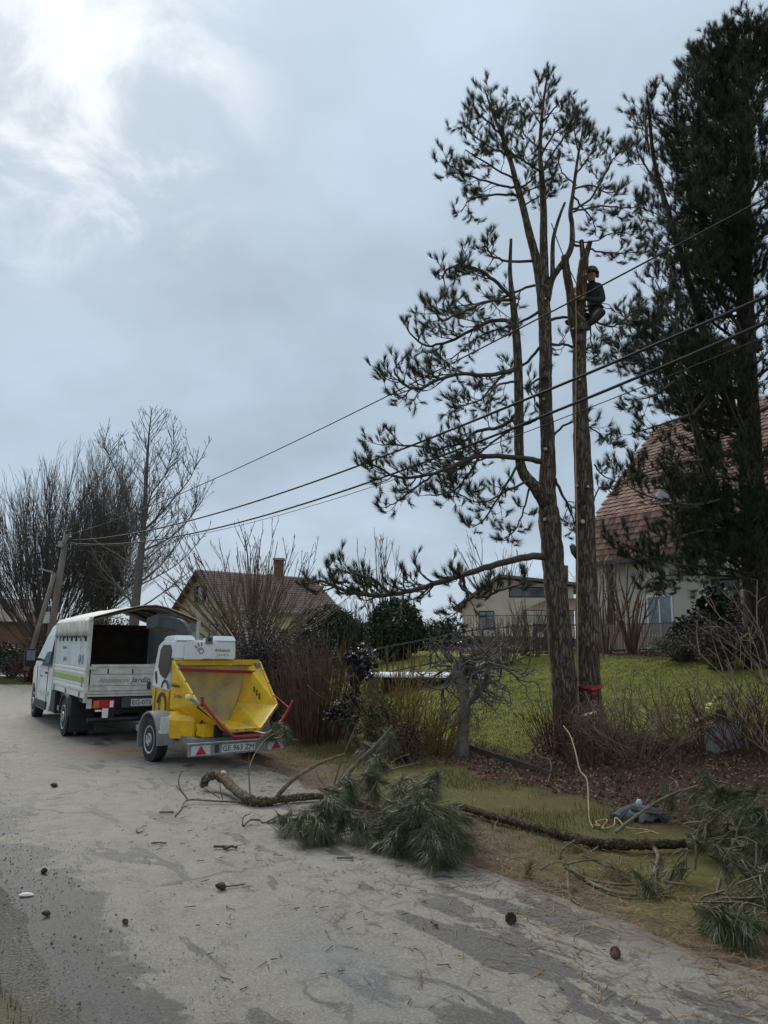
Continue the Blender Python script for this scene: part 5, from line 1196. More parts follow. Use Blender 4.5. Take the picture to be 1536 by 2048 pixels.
MB().prism([(HW + .001, 1.025), (HW + .02, 1.035), (HW + .02, 1.125), (HW + .001, 1.135)], BX0 + .08, BX1 - .06, 'x').build('green_stripe', MT['green'], dl)
MB().box(BX0 + .07, BX1 - .05, HW - .02, HW - .004, 1.29, 1.87).build('side_panel', MT['panel'], tk)
MB().box(BX0 + .07, BX1 - .05, -HW, -HW + .02, 1.29, 1.95).build('side_panel', MT['panel'], tk)
MB().box(BX1 - .045, BX1 - .01, -HW, HW, .865, 2.1).build('headboard', MT['wood_dark'], tk)
for y in (HW - .04, -HW - .02):
    MB().box(BX0, BX0 + .06, y, y + .06, .70, 2.16).build('corner_post', MT['white_dirty'], tk)
    MB().box(BX1 - .05, BX1 + .01, y, y + .062, .75, 2.1).build('corner_post', MT['white_dirty'], tk)
# tarpaulin: side skirt and arched top, with scalloped lower edge
sec = [(HW + .012, 1.84), (HW + .02, 1.95), (HW + .012, 2.10), (HW - .05, 2.165), (.5, 2.29), (.12, 2.385), (-.15, 2.405), (-.35, 2.37), (-HW + .1, 2.18), (-HW - .01, 2.14), (-HW - .015, 1.92)]
NS = 44; V = []; F_ = []
for i in range(NS + 1):
    x = BX0 - .03 + (BX1 + .03 - BX0) * i / NS
    for j, (y, z) in enumerate(sec):
        sag = .02 * math.sin(i * 1.35 + .6 * j) * (1 if j < 3 else .4) + .03 * (float(vnoise(x * 5, j * 1.7)) - .5)
        if j == 0: z += .012 * math.cos(i * 2 * PI / 3)
        if 3 < j < 8: z -= .02 * abs(math.sin(i / NS * PI * 3)) 
        V.append((x, y + (sag if j < 3 else 0), z))
k = len(sec)
for i in range(NS):
    for j in range(k - 1): a = i * k + j; F_.append((a, a + 1, a + k + 1, a + k))
tp = MB().add(V, F_).build('tarpaulin', MT['canvas'], tk, smooth=True); sd = tp.modifiers.new('thick', 'SOLIDIFY'); sd.thickness = .012; sd.offset = 1
inner = [(y * .985, z - .02) for y, z in sec[2:-1]]; V = [(x, y, z) for x in (BX0 - .02, BX1) for y, z in inner]; k = len(inner)
MB().add(V, [(j, j + 1, j + 1 + k, j + k) for j in range(k - 1)]).build('canvas_lining', MT['canvas_in'], tk)
arch = [(BX0 + .03, y * .97, z - .045) for y, z in sec[2:-1]]; MB().tube(arch, .022, 6).build('bow', MT['wood'], tk)
for x in (-.4, .7): MB().tube([(x, y * .97, z - .045) for y, z in sec[2:-1]], .02, 6).build('bow', MT['wood_dark'], tk)
lace = [(BX0 + .1 + i * .055, HW + .03, 1.83 + (-.035 if i % 8 == 4 else .004)) for i in range(56)]; MB().tube(lace, .007, 4).build('lacing', MT['ink'], tk)
for i in range(7): x = BX0 + .25 + i * .42; MB().box(x, x + .018, HW + .0, HW + .03, 1.74, 1.83).build('lace_hook', MT['ink'], tk)
# tailgate
tg = MB().box(BX0 - .035, BX0 - .002, -HW + .05, HW - .06, .885, 1.335).build('tailgate', MT['white_dirty'], tk)
for z0, z1 in ((.895, .975), (.985, 1.165), (1.18, 1.295)): MB().box(BX0 - .052, BX0 - .036, -HW + .06, HW - .07, z0, z1).build('tailgate_board', MT['white_dirty'], tg, bevel=.004)
MB().box(BX0 - .06, BX0 - .0, -HW + .05, HW - .06, 1.30, 1.345).build('top_rail', MT['white_dirty'], tg)
MB().box(BX0 - .075, BX0 - .053, -.22, -.19, .80, 1.34).build('latch_bar', MT['galv'], tg)
for y in (.62, .2, -.3): MB().box(BX0 - .062, BX0 - .053, y, y + .022, 1.19, 1.27).build('slot', MT['ink'], tg)
for y in (-.02, -.36): MB().box(BX0 - .062, BX0 - .053, y - .1, y - .04, .91, 1.04).build('latch', MT['ink'], tg)
for z in (.80, .845): MB().box(BX0 - .05, BX0 - .01, -HW, HW - .02, z, z + .035).build('rear_beam', MT['white_dirty'], tk)
for y in (.85,): MB().box(BX0 - .08, BX0 - .02, y - .02, y + .09, 1.26, 1.31).build('corner_latch', MT['white_dirty'], tk)
# rear face lettering: reads from behind, so local x runs towards -y
rearM = lambda y, z: frame((BX0 - .0545, y, z), (0, -1, 0), (0, 0, 1))
text('Ambiances', .115, MT['ink_green'], tg, rearM(.53, 1.075), shear=.15, sx=1.02); text('Jardin', .13, MT['ink'], tg, rearM(.06, 1.075), shear=.3, sx=1.1)
# lamps, plate, bumper
for s in (1, -1):
    lamp = MB().box(BX0 - .04, BX0 + .06, min(s * .48, s * .84), max(s * .48, s * .84), .60, .74).build('tail_lamp', MT['red_bright'], tk, bevel=.01)
    MB().box(BX0 - .046, BX0 - .041, min(s * .74, s * .83), max(s * .74, s * .83), .615, .725).build('indicator', mat('amber_lens_%d' % s, (.6, .2, .05), (.5, .16, .04), 9, .3), lamp)
    MB().box(BX0 - .046, BX0 - .041, min(s * .5, s * .56), max(s * .5, s * .56), .615, .725).build('reversing_lens', MT['white'], lamp)
    MB().box(BX0 - .02, BX0 + .0, min(s * .86, s * .94), max(s * .86, s * .94), .60, .76).build('lamp_bracket', MT['white_dirty'], tk)
    MB().box(-.52, -.50, min(s * .58, s * 1.0), max(s * .58, s * 1.0), .12, .72).build('mudflap', MT['black'], tk)
    g = [(-.46 * math.cos(a), .345 + .43 * math.sin(a)) for a in np.linspace(.1, PI - .1, 15)]; g2 = [(x * .93, .345 + (z - .345) * .93) for x, z in g]
    mg = MB()
    for i in range(14):
        mg.add([(g[i][0], s * .56, g[i][1]), (g[i + 1][0], s * .56, g[i + 1][1]), (g[i + 1][0], s * 1.04, g[i + 1][1]), (g[i][0], s * 1.04, g[i][1]), (g2[i][0], s * .56, g2[i][1]), (g2[i + 1][0], s * .56, g2[i + 1][1]), (g2[i + 1][0], s * 1.04, g2[i + 1][1]), (g2[i][0], s * 1.04, g2[i][1])], [(0, 1, 2, 3), (4, 7, 6, 5), (3, 2, 6, 7), (0, 4, 5, 1)])
    mg.build('mudguard', MT['darkgrey'], tk, smooth=True)
MB().box(BX0 - .04, BX0 - .02, -.4, .36, .60, .78).build('plate_panel', MT['darkgrey'], tk)
pl = MB().box(BX0 - .05, BX0 - .041, -.36, .2, .625, .745).build('number_plate', MT['plate'], tk); text('EG-073 WS', .11, MT['ink'], pl, frame((BX0 - .052, -.08, .682), (0, -1, 0), (0, 0, 1)), name='plate_number')
MB().box(BX0 - .05, BX0 - .04, .58, .68, .44, .60).build('reflector_plate', MT['white'], tk)
MB().tube([(BX0 + .05, -.9, .40), (BX0 + .05, .9, .40)], .045, 8).build('underrun_bar', MT['black'], tk)
for y in (.5, -.5): MB().box(BX0 + .02, BX0 + .09, y - .03, y + .03, .40, .7).build('underrun_bracket', MT['black'], tk)
MB().bar((BX0 + .1, 0, .45), (BX0 - .22, 0, .42), .06).build('tow_hitch', MT['black'], tk)
# side panel print
sideM = lambda x, z: frame((x, HW - .002, z), (-1, 0, 0), (0, 0, 1))
text('Ambiances', .10, MT['ink_green'], tk, sideM(.75, 1.62), shear=.2); text('Jardin', .14, mat('grey_lettering', (.25, .28, .27), (.2, .22, .22), 8, .6), tk, sideM(.65, 1.40), shear=.3); text('PAYSAGE', .07, MT['ink_green'], tk, sideM(-.3, 1.40)) if False else None
for x, m_ in ((-.78, MT['ink']), (-1.05, MT['ink_blue'])): MB().lathe([(.09, -.002), (.09, .004), (.055, .004), (.055, -.002)], 20, 'y', (x, HW - .002, 1.42)).build('round_badge', m_, tk)
MB().box(-1.2, 1.5, HW - .004, HW - .0025, 1.708, 1.713).build('panel_seam', MT['white_dirty'], tk)
# cab
prof = [(1.86, .42), (1.86, 1.88), (1.95, 2.02), (2.15, 2.09), (2.7, 2.12), (3.1, 2.06), (3.45, 1.86), (4.12, 1.32), (4.62, 1.12), (4.88, .92), (4.96, .62), (4.96, .36), (4.80, .26)]
archp = [(4.1 + .43 * math.cos(a), .345 + .44 * math.sin(a)) for a in np.linspace(-.12, PI + .12, 13)]
poly = prof + archp + [(3.5, .28), (2.0, .28)]
n = len(poly); wy = lambda x, z: (.99 - max(0, z - 1.15) * .17) * (1 - max(0, x - 4.3) * .16)
V = [(x, -wy(x, z), z) for x, z in poly] + [(x, wy(x, z), z) for x, z in poly]
me = bpy.data.meshes.new('cab'); bm = bmesh.new(); vs_ = [bm.verts.new(v) for v in V]
bm.faces.new(vs_[:n]); bm.faces.new(vs_[n:][::-1])
for i in range(n): bm.faces.new((vs_[i], vs_[i + n], vs_[(i + 1) % n + n], vs_[(i + 1) % n]))
bmesh.ops.triangulate(bm, faces=[f for f in bm.faces if len(f.verts) > 4]); bmesh.ops.recalc_face_normals(bm, faces=bm.faces)
bm.to_mesh(me); bm.free(); me.materials.append(MT['white']); cab = bpy.data.objects.new('cab', me); COL.objects.link(cab); cab.parent = tk
bv = cab.modifiers.new('bevel', 'BEVEL'); bv.width = .03; bv.segments = 2; bv.limit_method = 'ANGLE'; bv.angle_limit = math.radians(35)
for s in (1, -1):
    def sp3(x, z, o=.006): return (x, s * (wy(x, z) + o), z)
    w_ = MB().slab([sp3(2.32, 1.2), sp3(3.72, 1.2), sp3(3.95, 1.36), sp3(3.38, 1.82), sp3(2.4, 1.88)][::s], .004).build('side_window', MT['glass_blue'], cab)
    MB().tube([sp3(2.26, .35, .003), sp3(2.26, 1.15, .003), sp3(2.34, 1.92, .003)], .008, 5).build('door_seam', MT['ink'], cab); MB().tube([sp3(3.62, .75, .003), sp3(3.72, 1.18, .003)], .008, 5).build('door_seam', MT['ink'], cab)
    MB().tube([sp3(2.3, .36, .003), sp3(3.4, .36, .003), sp3(3.62, .75, .003)], .006, 5).build('door_seam', MT['ink'], cab)
    MB().box(2.38, 2.56, min(s * .985, s * 1.01), max(s * .985, s * 1.01), 1.04, 1.08).build('door_handle', MT['black'], cab)
    MB().box(2.2, 3.55, min(s * .96, s * 1.012), max(s * .96, s * 1.012), .30, .46).build('sill_trim', MT['black'], cab, bevel=.01)
    MB().box(2.15, 3.3, min(s * .98, s * 1.006), max(s * .98, s * 1.006), .6, .68).build('side_moulding', MT['white_dirty'], cab, bevel=.006)
    mir = MB().box(3.55, 3.68, min(s * 1.06, s * 1.30), max(s * 1.06, s * 1.30), 1.16, 1.56).build('mirror', MT['black'], tk, bevel=.03); MB().bar((3.62, s * .95, 1.32), (3.62, s * 1.1, 1.32), .06).build('mirror_arm', MT['black'], mir)
    MB().box(3.545, 3.549, min(s * 1.09, s * 1.27), max(s * 1.09, s * 1.27), 1.3, 1.53).build('mirror_glass', MT['glass_blue'], mir)
MB().slab([(4.14, -.8, 1.36), (4.14, .8, 1.36), (3.48, .72, 1.88), (3.48, -.72, 1.88)], .004).build('windscreen', MT['glass'], cab)
MB().box(4.82, 5.0, -.82, .82, .28, .6).build('bumper', MT['black'], cab, bevel=.03)
MB().slab([(1.852, .7, 1.35), (1.852, -.7, 1.35), (1.852, -.65, 1.85), (1.852, .65, 1.85)], .004).build('rear_window', MT['glass'], cab)
for s in (1, -1): MB().box(1.25, 1.78, min(s * .6, s * .98), max(s * .6, s * .98), .30, .74).build('side_locker', MT['black'], tk, bevel=.02)
for s in (1, -1): MB().box(.52, 1.2, min(s * .9, s * .94), max(s * .9, s * .94), .38, .47).build('side_guard', MT['galv'], tk)
text('Ambiances', .09, MT['ink_green'], cab, frame((3.05, 1.0, .98), (-1, 0, 0), (0, 0, 1)), shear=.2, extrude=.001)
# ================================================================== CHIPPER
ck = thing('wood_chipper', 'yellow and white wood chipper trailer with open hopper and red bar', 'wood chipper', (-3.45, 11.56, .012), rz=heading(38))
CY = -.9
wheel(ck, 0, -.1, .315, .19, 1); wheel(ck, 0, 2 * CY + .1, .315, .19, -1)
for s, y0, y1 in ((1, -.24, .03), (-1, 2 * CY - .03, 2 * CY + .24)):
    a_ = np.linspace(-.12, PI + .35, 17); g = [(-.40 * math.cos(a), .315 + .41 * math.sin(a)) for a in a_]; fm = MB()
    for i in range(16):
        (xa, za), (xb, zb2) = g[i], g[i + 1]; k2 = .93; ia, ib = (xa * k2, .315 + (za - .315) * k2), (xb * k2, .315 + (zb2 - .315) * k2)
        fm.add([(xa, y0, za), (xb, y0, zb2), (xb, y1, zb2), (xa, y1, za), (ia[0], y0, ia[1]), (ib[0], y0, ib[1]), (ib[0], y1, ib[1]), (ia[0], y1, ia[1])], [(0, 1, 2, 3), (4, 7, 6, 5), (3, 2, 6, 7), (0, 4, 5, 1)])
    fm.build('mudguard', MT['fender'], ck, smooth=True)
MB().box(-.55, -.52, -.07, .05, .45, .68).box(-.54, -.44, -.06, .04, .46, .48).build('side_reflector_box', MT['white_dirty'], ck)
MB().tube([(0, 0 - .15, .31), (0, 2 * CY + .15, .31)], .04).build('axle', MT['galv'], ck)
for y in (-.32, 2 * CY + .32): MB().box(-.95, 1.3, y - .04, y + .04, .31, .40).build('frame_rail', MT['galv'], ck)
for x in (-.9, -.1, 1.2): MB().box(x, x + .07, 2 * CY + .36, -.36, .31, .39).build('cross_member', MT['galv'], ck)
MB().bar((1.25, -.4, .36), (2.3, CY, .42), .07).bar((1.25, 2 * CY + .4, .36), (2.3, CY, .42), .07).build('drawbar', MT['galv'], ck); MB().bar((2.25, CY, .42), (2.6, CY, .45), .08).build('coupling', MT['black'], ck)
# lower yellow body and upper white hood (side profile extruded across)
YL_, YR_ = -.30, 2 * CY + .42
yb = MB().prism([(.1, .99), (.1, .46), (.14, .42), (.55, .46), (.70, .62), (.78, 1.02)], YR_, YL_, 'y').build('lower_body', MT['yellow'], ck, bevel=.015)
hd = MB().prism([(.1, .995), (.785, 1.025), (.74, 1.3), (.60, 1.71), (.42, 1.78), (.0, 1.78), (-.02, 1.475), (.1, 1.475)], YR_ + .02, YL_ + .004, 'y').build('hood', MT['white'], ck, bevel=.03)
for y0, y1 in ((-.66, -.32), (-1.36, -.98)): MB().prism([(-.03, 1.755), (.5, 1.755), (.42, 1.835), (.06, 1.85)], y0, y1, 'y').build('hood_shoulder', MT['white'], hd, bevel=.025)
MB().prism([(-1.32, 1.48), (-.46, 1.48), (-.46, 1.70), (-.5, 1.76), (-1.3, 1.74)], -.045, -.022, 'x').build('hood_panel', MT['white'], hd, bevel=.006)
MB().box(-.06, -.03, -.92, -.80, 1.72, 1.84).build('hinge_plate', MT['steel'], hd); MB().lathe([(.03, 0), (.03, -.02), (0, -.022)], 12, 'x', (-.06, -.86, 1.79)).build('hinge_bolt', MT['ink'], hd)
MB().slab([(.36, YL_ + .012, 1.70), (.10, YL_ + .012, 1.70), (.04, YL_ + .012, 1.62), (.08, YL_ + .012, 1.30), (.22, YL_ + .012, 1.18), (.42, YL_ + .012, 1.24), (.52, YL_ + .012, 1.36), (.46, YL_ + .012, 1.62)], .01).build('side_window', mat('smoked_panel', (.035, .028, .026), (.05, .04, .036), 4, .25), hd)
# swirl emblem on the flank
def ribbon(parent, pts, w, m, name='emblem'):
    """flat band along points lying on the flank plane (x,z), standing off by y"""
    P = np.array(pts); T = np.gradient(P, axis=0); T /= np.linalg.norm(T, axis=1, keepdims=True); N_ = np.stack([-T[:, 1], T[:, 0]], -1); w = np.broadcast_to(w, (len(P),))[:, None]
    A_, B_ = P + N_ * w / 2, P - N_ * w / 2; k = len(P); y = YL_ + .019
    V = [(a, y, b) for a, b in A_] + [(a, y, b) for a, b in B_] + [(a, y - .006, b) for a, b in A_] + [(a, y - .006, b) for a, b in B_]
    F_ = []
    for i in range(k - 1): F_ += [(i, i + 1, k + i + 1, k + i), (2 * k + i, 3 * k + i, 3 * k + i + 1, 2 * k + i + 1), (i, 2 * k + i, 2 * k + i + 1, i + 1), (k + i, k + i + 1, 3 * k + i + 1, 3 * k + i)]
    return MB().add(V, F_).build(name, m, parent)
th_ = np.linspace(.2, 2 * PI + .9, 40); ribbon(yb, [(.30 + (.185 - .012 * t_) * math.cos(t_), .76 + (.205 - .010 * t_) * math.sin(t_)) for t_ in th_], np.linspace(.055, .02, 40), MT['ring'])
th_ = np.linspace(.1, PI - .1, 16); ribbon(hd, [(.22 + .13 * math.cos(t_), 1.03 + .12 * math.sin(t_)) for t_ in th_], np.linspace(.03, .05, 16), MT['ring'])
ribbon(yb, [(.56 + .03 * math.sin(t_ * 3), 1.0 - .42 * t_) for t_ in np.linspace(0, 1, 12)], .02, MT['ring']); ribbon(hd, [(.62, 1.28), (.60, 1.2), (.56, 1.1)], np.array([.05, .07, .03]), MT['ring'])
# side engine box (faceted)
eb = MB().add([(.04, -.29, .70), (-.34, -.22, .70), (-.58, -.45, .66), (.0, -.5, .78), (.05, -.2, .64), (-.36, -.13, .62), (-.62, -.42, .60), (.04, -.2, .40), (-.37, -.13, .36), (-.62, -.42, .36), (.04, -.8, .36), (-.6, -.8, .36), (.0, -.8, .76), (-.56, -.8, .66)],
    [(0, 1, 2, 13, 12, 3), (0, 4, 5, 1), (1, 5, 6, 2), (4, 7, 8, 5), (5, 8, 9, 6), (7, 10, 11, 9, 8), (2, 6, 9, 11, 13), (12, 13, 11, 10), (3, 12, 10, 7, 4, 0)]).build('engine_box', MT['yellow'], ck)
text('DANGER', .045, MT['ink'], eb, frame((-.2, -.165, .57), (-1, .16, 0), (0, 0, 1)), name='warning_print', extrude=.001) if False else None
for z in (.56, .52): MB().box(-.26, -.12, -.170, -.160, z, z + .025).build('warning_sticker', mat('sticker_%d' % int(z * 100), (.45, .28, .03), (.3, .2, .03), 60, .5), eb)
MB().box(-.90, -.62, -.75, -.45, .40, .58).build('roller_motor', MT['yellow'], ck, bevel=.01); MB().box(-.96, -.9, -.72, -.6, .40, .58).build('motor_cover', MT['black'], ck, bevel=.01)
# hopper: hexagonal mouth leaning back, tapering to the feed opening
RIM = [(0, -.31, 1.44), (-.82, -.36, .88), (-1.12, -.74, .50), (-1.12, -1.24, .50), (-.82, -1.68, .80), (0, -1.80, 1.43)]
INN = [(.02, -.36, 1.36), (.04, -.52, .80), (-.10, -.72, .54), (-.10, -1.26, .54), (.04, -1.42, .80), (.02, -1.60, 1.36)]
names = ['hopper_side', 'hopper_corner', 'hopper_floor', 'hopper_corner', 'hopper_side']
def shell(q, t_, name, m, parent):
    P = np.array(q, float); n_ = unit(np.cross(P[1] - P[0], P[-1] - P[0])); V = list(P) + list(P - n_ * t_); k = len(P)
    return MB().add(V, [tuple(range(k)), tuple(range(2 * k - 1, k - 1, -1))] + [(i, (i + 1) % k, (i + 1) % k + k, i + k) for i in range(k)]).build(name, m, parent)
hp = MB().slab([(.05, -.36, 1.38), (.05, -1.62, 1.38), (.07, -1.5, .70), (-.06, -1.28, .53), (-.06, -.7, .53), (.07, -.46, .70)], .02).build('hopper_back', MT['scuff'], ck)
for i in range(5): shell([RIM[i], RIM[i + 1], INN[i + 1], INN[i]], .012, names[i], MT['yellow_in'] if i else MT['yellow'], hp)
MB().box(-.0, .06, -1.80, -.31, 1.39, 1.47).build('hopper_top', MT['yellow_in'], hp)
for a, c in zip(RIM[:-1], RIM[1:]): MB().bar(a, c, .03, .045).build('rim_lip', mat('lip_yellow', (.85, .62, .06), (.78, .55, .04), 5, .4) if a == RIM[0] else MT['yellow'], hp)
# outer lower skin of the left panel
MB().slab([(.0, YL_ + .006, 1.44), (.0, YL_ + .006, .74), (-.12, -.31, .74), (-.8, -.37, .82), (-.82, -.352, .88)], .01).build('hopper_cheek', MT['yellow'], hp)
MB().slab([(-.12, -.32, .735), (-.55, -.45, .60), (-1.08, -.74, .49), (-.8, -.36, .82)], .012).build('hopper_belly', MT['yellow'], hp)
cheekM = frame((-.22, YL_ + .016, 1.10), (-1, -.07, 0), (0, 0, 1))
text('Ambiances', .085, MT['ink'], hp, frame((-.20, YL_ + .018, 1.10), (-1, -.0, 0), (0, 0, 1)), shear=.15, sx=.85); text('J a r d i n', .085, MT['ink'], hp, frame((-.30, YL_ + .018, .95), (-1, -.0, 0), (0, 0, 1)), shear=.15, sx=.85)
text('Ambiances', .075, MT['ink'], hd, frame((-.047, -1.10, 1.625), (0, -1, 0), (0, 0, 1)), shear=.2, sx=.8, extrude=.001); text('J a r d i n', .065, MT['ink'], hd, frame((-.047, -1.11, 1.55), (0, -1, 0), (0, 0, 1)), shear=.2, sx=.85, extrude=.001)
text('MARSEILLE - 03 22 32 46 76', .042, MT['ink'], hd, frame((-.047, -.98, 1.48), (0, -1, 0), (0, 0, 1)), extrude=.001, sx=.85)
def ring_on_panel(c, r, m, parent):
    th = np.linspace(0, 2 * PI * 1.3, 26); P = [(-.05, c[0] + (r - .004 * t_) * math.cos(t_), c[1] + (r - .004 * t_) * math.sin(t_)) for t_ in th]; MB().tube(P, .005, 4).build('emblem', m, parent)
ring_on_panel((-.73, 1.61), .055, MT['ink'], hd)
for a in (2.0, 2.5, 1.5): MB().bar((-.05, -.73 - .08 * math.cos(a), 1.61 + .08 * math.sin(a)), (-.05, -.73 - .13 * math.cos(a), 1.61 + .13 * math.sin(a)), .012).build('emblem_ray', MT['ink'], hd)
# stickers inside the right wing
u = np.array(RIM[4]) * .55 + np.array(INN[4]) * .45
for k in range(3):
    f = k / 2; c_ = np.array([-.34 - .14 * f, -1.55 - .02 * f, 1.02 - .10 * f]); P = [c_ + (0.02 * math.cos(a), .012, .045 * math.sin(a)) for a in np.linspace(0, 2 * PI, 14)]; MB().tube(P, .008, 4).build('warning_sticker', MT['ink'], hp)
# red safety bar
rb = MB().bar((-.10, -.33, 1.33), (-.10, -1.80, 1.27), .035, .05).build('red_top_bar', MT['red'], ck)
for y in (-.36, -1.74): MB().box(-.09, .03, y - .04, y + .04, 1.33, 1.42).build('bar_hinge', MT['steel'], rb)
arm_ = MB().bar((-.92, -.34, .92), (-.98, -.42, .80), .05)
rb2 = MB().tube(smooth_path([(-.95, -.38, .90), (-1.15, -.60, .58), (-1.24, -.76, .42)], 7), .022, 6).tube([(-1.24, -.76, .42), (-1.24, -1.26, .42)], .03, 6).tube(smooth_path([(-1.24, -1.26, .42), (-1.22, -1.45, .52), (-1.2, -1.62, .70), (-1.2, -1.74, .90)], 9), .022, 6).build('red_loading_bar', MT['red'], ck)
MB().box(-1.26, -1.14, -1.22, -.8, .34, .41).build('bar_plate', MT['red'], rb2)
MB().bar((-.95, -.37, .98), (-.95, -.39, .84), .035).build('red_stop', MT['red'], rb2)
MB().tube([(-.1, -1.79, 1.26), (-.4, -1.80, .98), (-1.18, -1.70, .78)], .008, 5).build('release_cable', MT['red'], rb)
kb = MB().tube([(-.93, -.36, .86), (-.86, -.30, .92), (-.82, -.25, .95)], .028, 7).build('lever', MT['steel'], ck)
MB().lathe([(0, -.05), (.035, -.035), (.05, 0), (.035, .035), (0, .05)], 14, 'z', (-.80, -.23, .96)).build('knob', mat('pale_yellow_knob', (.75, .66, .25), (.7, .6, .2), 8, .4), kb, smooth=True)
# discharge chute
ch_ = MB().tube(smooth_path([(.55, -.72, 1.72), (.56, -.70, 1.92), (.62, -.62, 2.03), (.78, -.45, 2.07)], 8), .125, 4).build('discharge_chute', MT['darkgrey'], ck)
MB().add([(.70, -.62, 2.0), (.86, -.36, 2.0), (.86, -.36, 2.2), (.70, -.62, 2.2), (1.05, -.52, 1.96), (1.2, -.3, 1.96), (1.2, -.3, 2.13), (1.05, -.52, 2.13), ], [(0, 1, 2, 3), (4, 7, 6, 5), (0, 3, 7, 4), (1, 5, 6, 2), (3, 2, 6, 7), (0, 4, 5, 1)]).build('chute_flap', MT['darkgrey'], ch_)
# light bar with triangles and plate
lb = MB().box(-1.30, -1.26, -1.56, -.06, .21, .37).build('light_bar', MT['galv'], ck); MB().box(-1.33, -1.25, -1.58, -.04, .37, .385).build('bar_cap', MT['galv'], lb)
for y in (-.22, -1.40):
    bk = MB().box(-1.308, -1.301, y - .15, y + .13, .225, .355).build('lamp_unit', MT['plate'], lb); MB().prism([(y - .09, .235), (y + .07, .235), (y - .01, .35)], -1.314, -1.3085, 'x').build('red_triangle', MT['red_bright'], bk)
pl = MB().box(-1.310, -1.301, -1.06, -.54, .235, .345).build('number_plate', MT['plate'], lb); text('GE 963 ZM', .105, MT['ink'], pl, frame((-1.312, -.80, .288), (0, -1, 0), (0, 0, 1)), name='plate_number')
MB().box(-1.308, -1.301, -.50, -.44, .24, .345).build('lamp_socket', MT['ink'], lb)
for y in (-.5, -1.2): MB().box(-1.26, -.9, y - .03, y + .03, .30, .35).build('bar_bracket', MT['galv'], lb)

# hydraulic hoses, bolts and grime on the chipper
MB().tube(smooth_path([(-.75, -.55, .58), (-.72, -.5, .62), (-.66, -.46, .5), (-.62, -.46, .4)], 12), .014, 6).build('hydraulic_hose', MT['black'], ck)
MB().tube(smooth_path([(1.3, -.7, .5), (1.8, -.8, .75), (2.4, -.9, .55), (2.9, -.9, .6)], 14), .014, 6).build('trailer_cable', MT['black'], ck)
for (a, c) in zip(RIM[:-1], RIM[1:]):
    a, c = np.array(a), np.array(c)
    for f_ in (.2, .5, .8): q = a + (c - a) * f_; MB().lathe([(0, -.012), (.012, -.01), (.012, .03), (0, .032)], 8, 'x', tuple(q + (-.035, 0, .012))).build('bolt', MT['steel'], hp)
# straps and creases on the truck
for x in (-.95, .2, 1.2): MB().box(x, x + .03, HW + .028, HW + .034, 1.30, 1.86).build('tie_strap', MT['white_dirty'], tk)
MB().tube(smooth_path([(-1.2, HW + .02, 1.13), (-1.3, HW + .03, 1.05), (-1.25, HW + .025, .95)], 7), .006, 5).build('hanging_cord', MT['ink'], tk)

# ================================================================== THE CLIMBER
def skin_mesh(name, nodes, edges, levels=2):
    """continuous body grown from a jointed skeleton; nodes: name -> (pos, radius)"""
    keys = list(nodes); me = bpy.data.meshes.new(name); me.from_pydata([tuple(nodes[k][0]) for k in keys], [(keys.index(a), keys.index(b)) for a, b in edges], []); me.update()
    o = bpy.data.objects.new(name, me); COL.objects.link(o)
    o.modifiers.new('skin', 'SKIN'); sv = me.skin_vertices[0].data
    for i, k in enumerate(keys):
        r = nodes[k][1]; sv[i].radius = r if isinstance(r, tuple) else (r, r); sv[i].use_root = (i == 0)
    ss = o.modifiers.new('sub', 'SUBSURF'); ss.levels = levels; ss.render_levels = levels
    dg = bpy.context.evaluated_depsgraph_get(); m2 = bpy.data.meshes.new_from_object(o.evaluated_get(dg))
    bpy.data.objects.remove(o); bpy.data.meshes.remove(me); m2.name = name
    m2.polygons.foreach_set('use_smooth', np.ones(len(m2.polygons), bool)); return m2
org = at(1187, 628, 12.32)
climber = thing('person', 'person in dark work clothes and olive helmet clinging to the stripped trunk', 'person', org)
J = lambda x, y, Y: at(x, y, Y) - org
nd = {
 'pelvis': (J(1188, 626, 12.36), (.15, .12)), 'waist': (J(1189, 608, 12.38), (.135, .11)), 'chest': (J(1188, 586, 12.38), (.16, .125)), 'collar': (J(1185, 570, 12.36), (.11, .09)),
 'neck': (J(1184, 565, 12.34), .062), 'jaw': (J(1182, 557, 12.28), (.075, .082)), 'skull': (J(1183, 547, 12.30), (.092, .10)), 'crown': (J(1183, 539, 12.32), .07),
 'ls': (J(1199, 575, 12.36), .075), 'le': (J(1206, 600, 12.16), .058), 'lf': (J(1190, 600, 12.0), .048), 'lw': (J(1168, 597, 11.96), .036), 
 'rs': (J(1173, 575, 12.4), .07), 're': (J(1164, 588, 12.48), .055), 'rw': (J(1152, 582, 12.28), .036),
 'lh': (J(1195, 632, 12.32), .105), 'lk': (J(1205, 622, 11.98), .078), 'lc': (J(1190, 640, 12.05), .068), 'la': (J(1173, 651, 12.12), .048), 
 'rh': (J(1180, 634, 12.4), .10), 'rk': (J(1166, 636, 12.55), .075), 'ra': (J(1143, 644, 12.34), .05)}
ed = [('pelvis', 'waist'), ('waist', 'chest'), ('chest', 'collar'), ('collar', 'neck'), ('neck', 'jaw'), ('jaw', 'skull'), ('skull', 'crown'), ('collar', 'ls'), ('ls', 'le'), ('le', 'lf'), ('lf', 'lw'), ('collar', 'rs'), ('rs', 're'), ('re', 'rw'), ('pelvis', 'lh'), ('lh', 'lk'), ('lk', 'lc'), ('lc', 'la'), ('pelvis', 'rh'), ('rh', 'rk'), ('rk', 'ra')]
bm_ = skin_mesh('body', nd, ed); bm_.materials.clear()
for m_ in (MT['cloth_dark'], MT['trousers'], MT['skin']): bm_.materials.append(m_)
zn_, zw_ = nd['neck'][0][2], nd['waist'][0][2] - .1
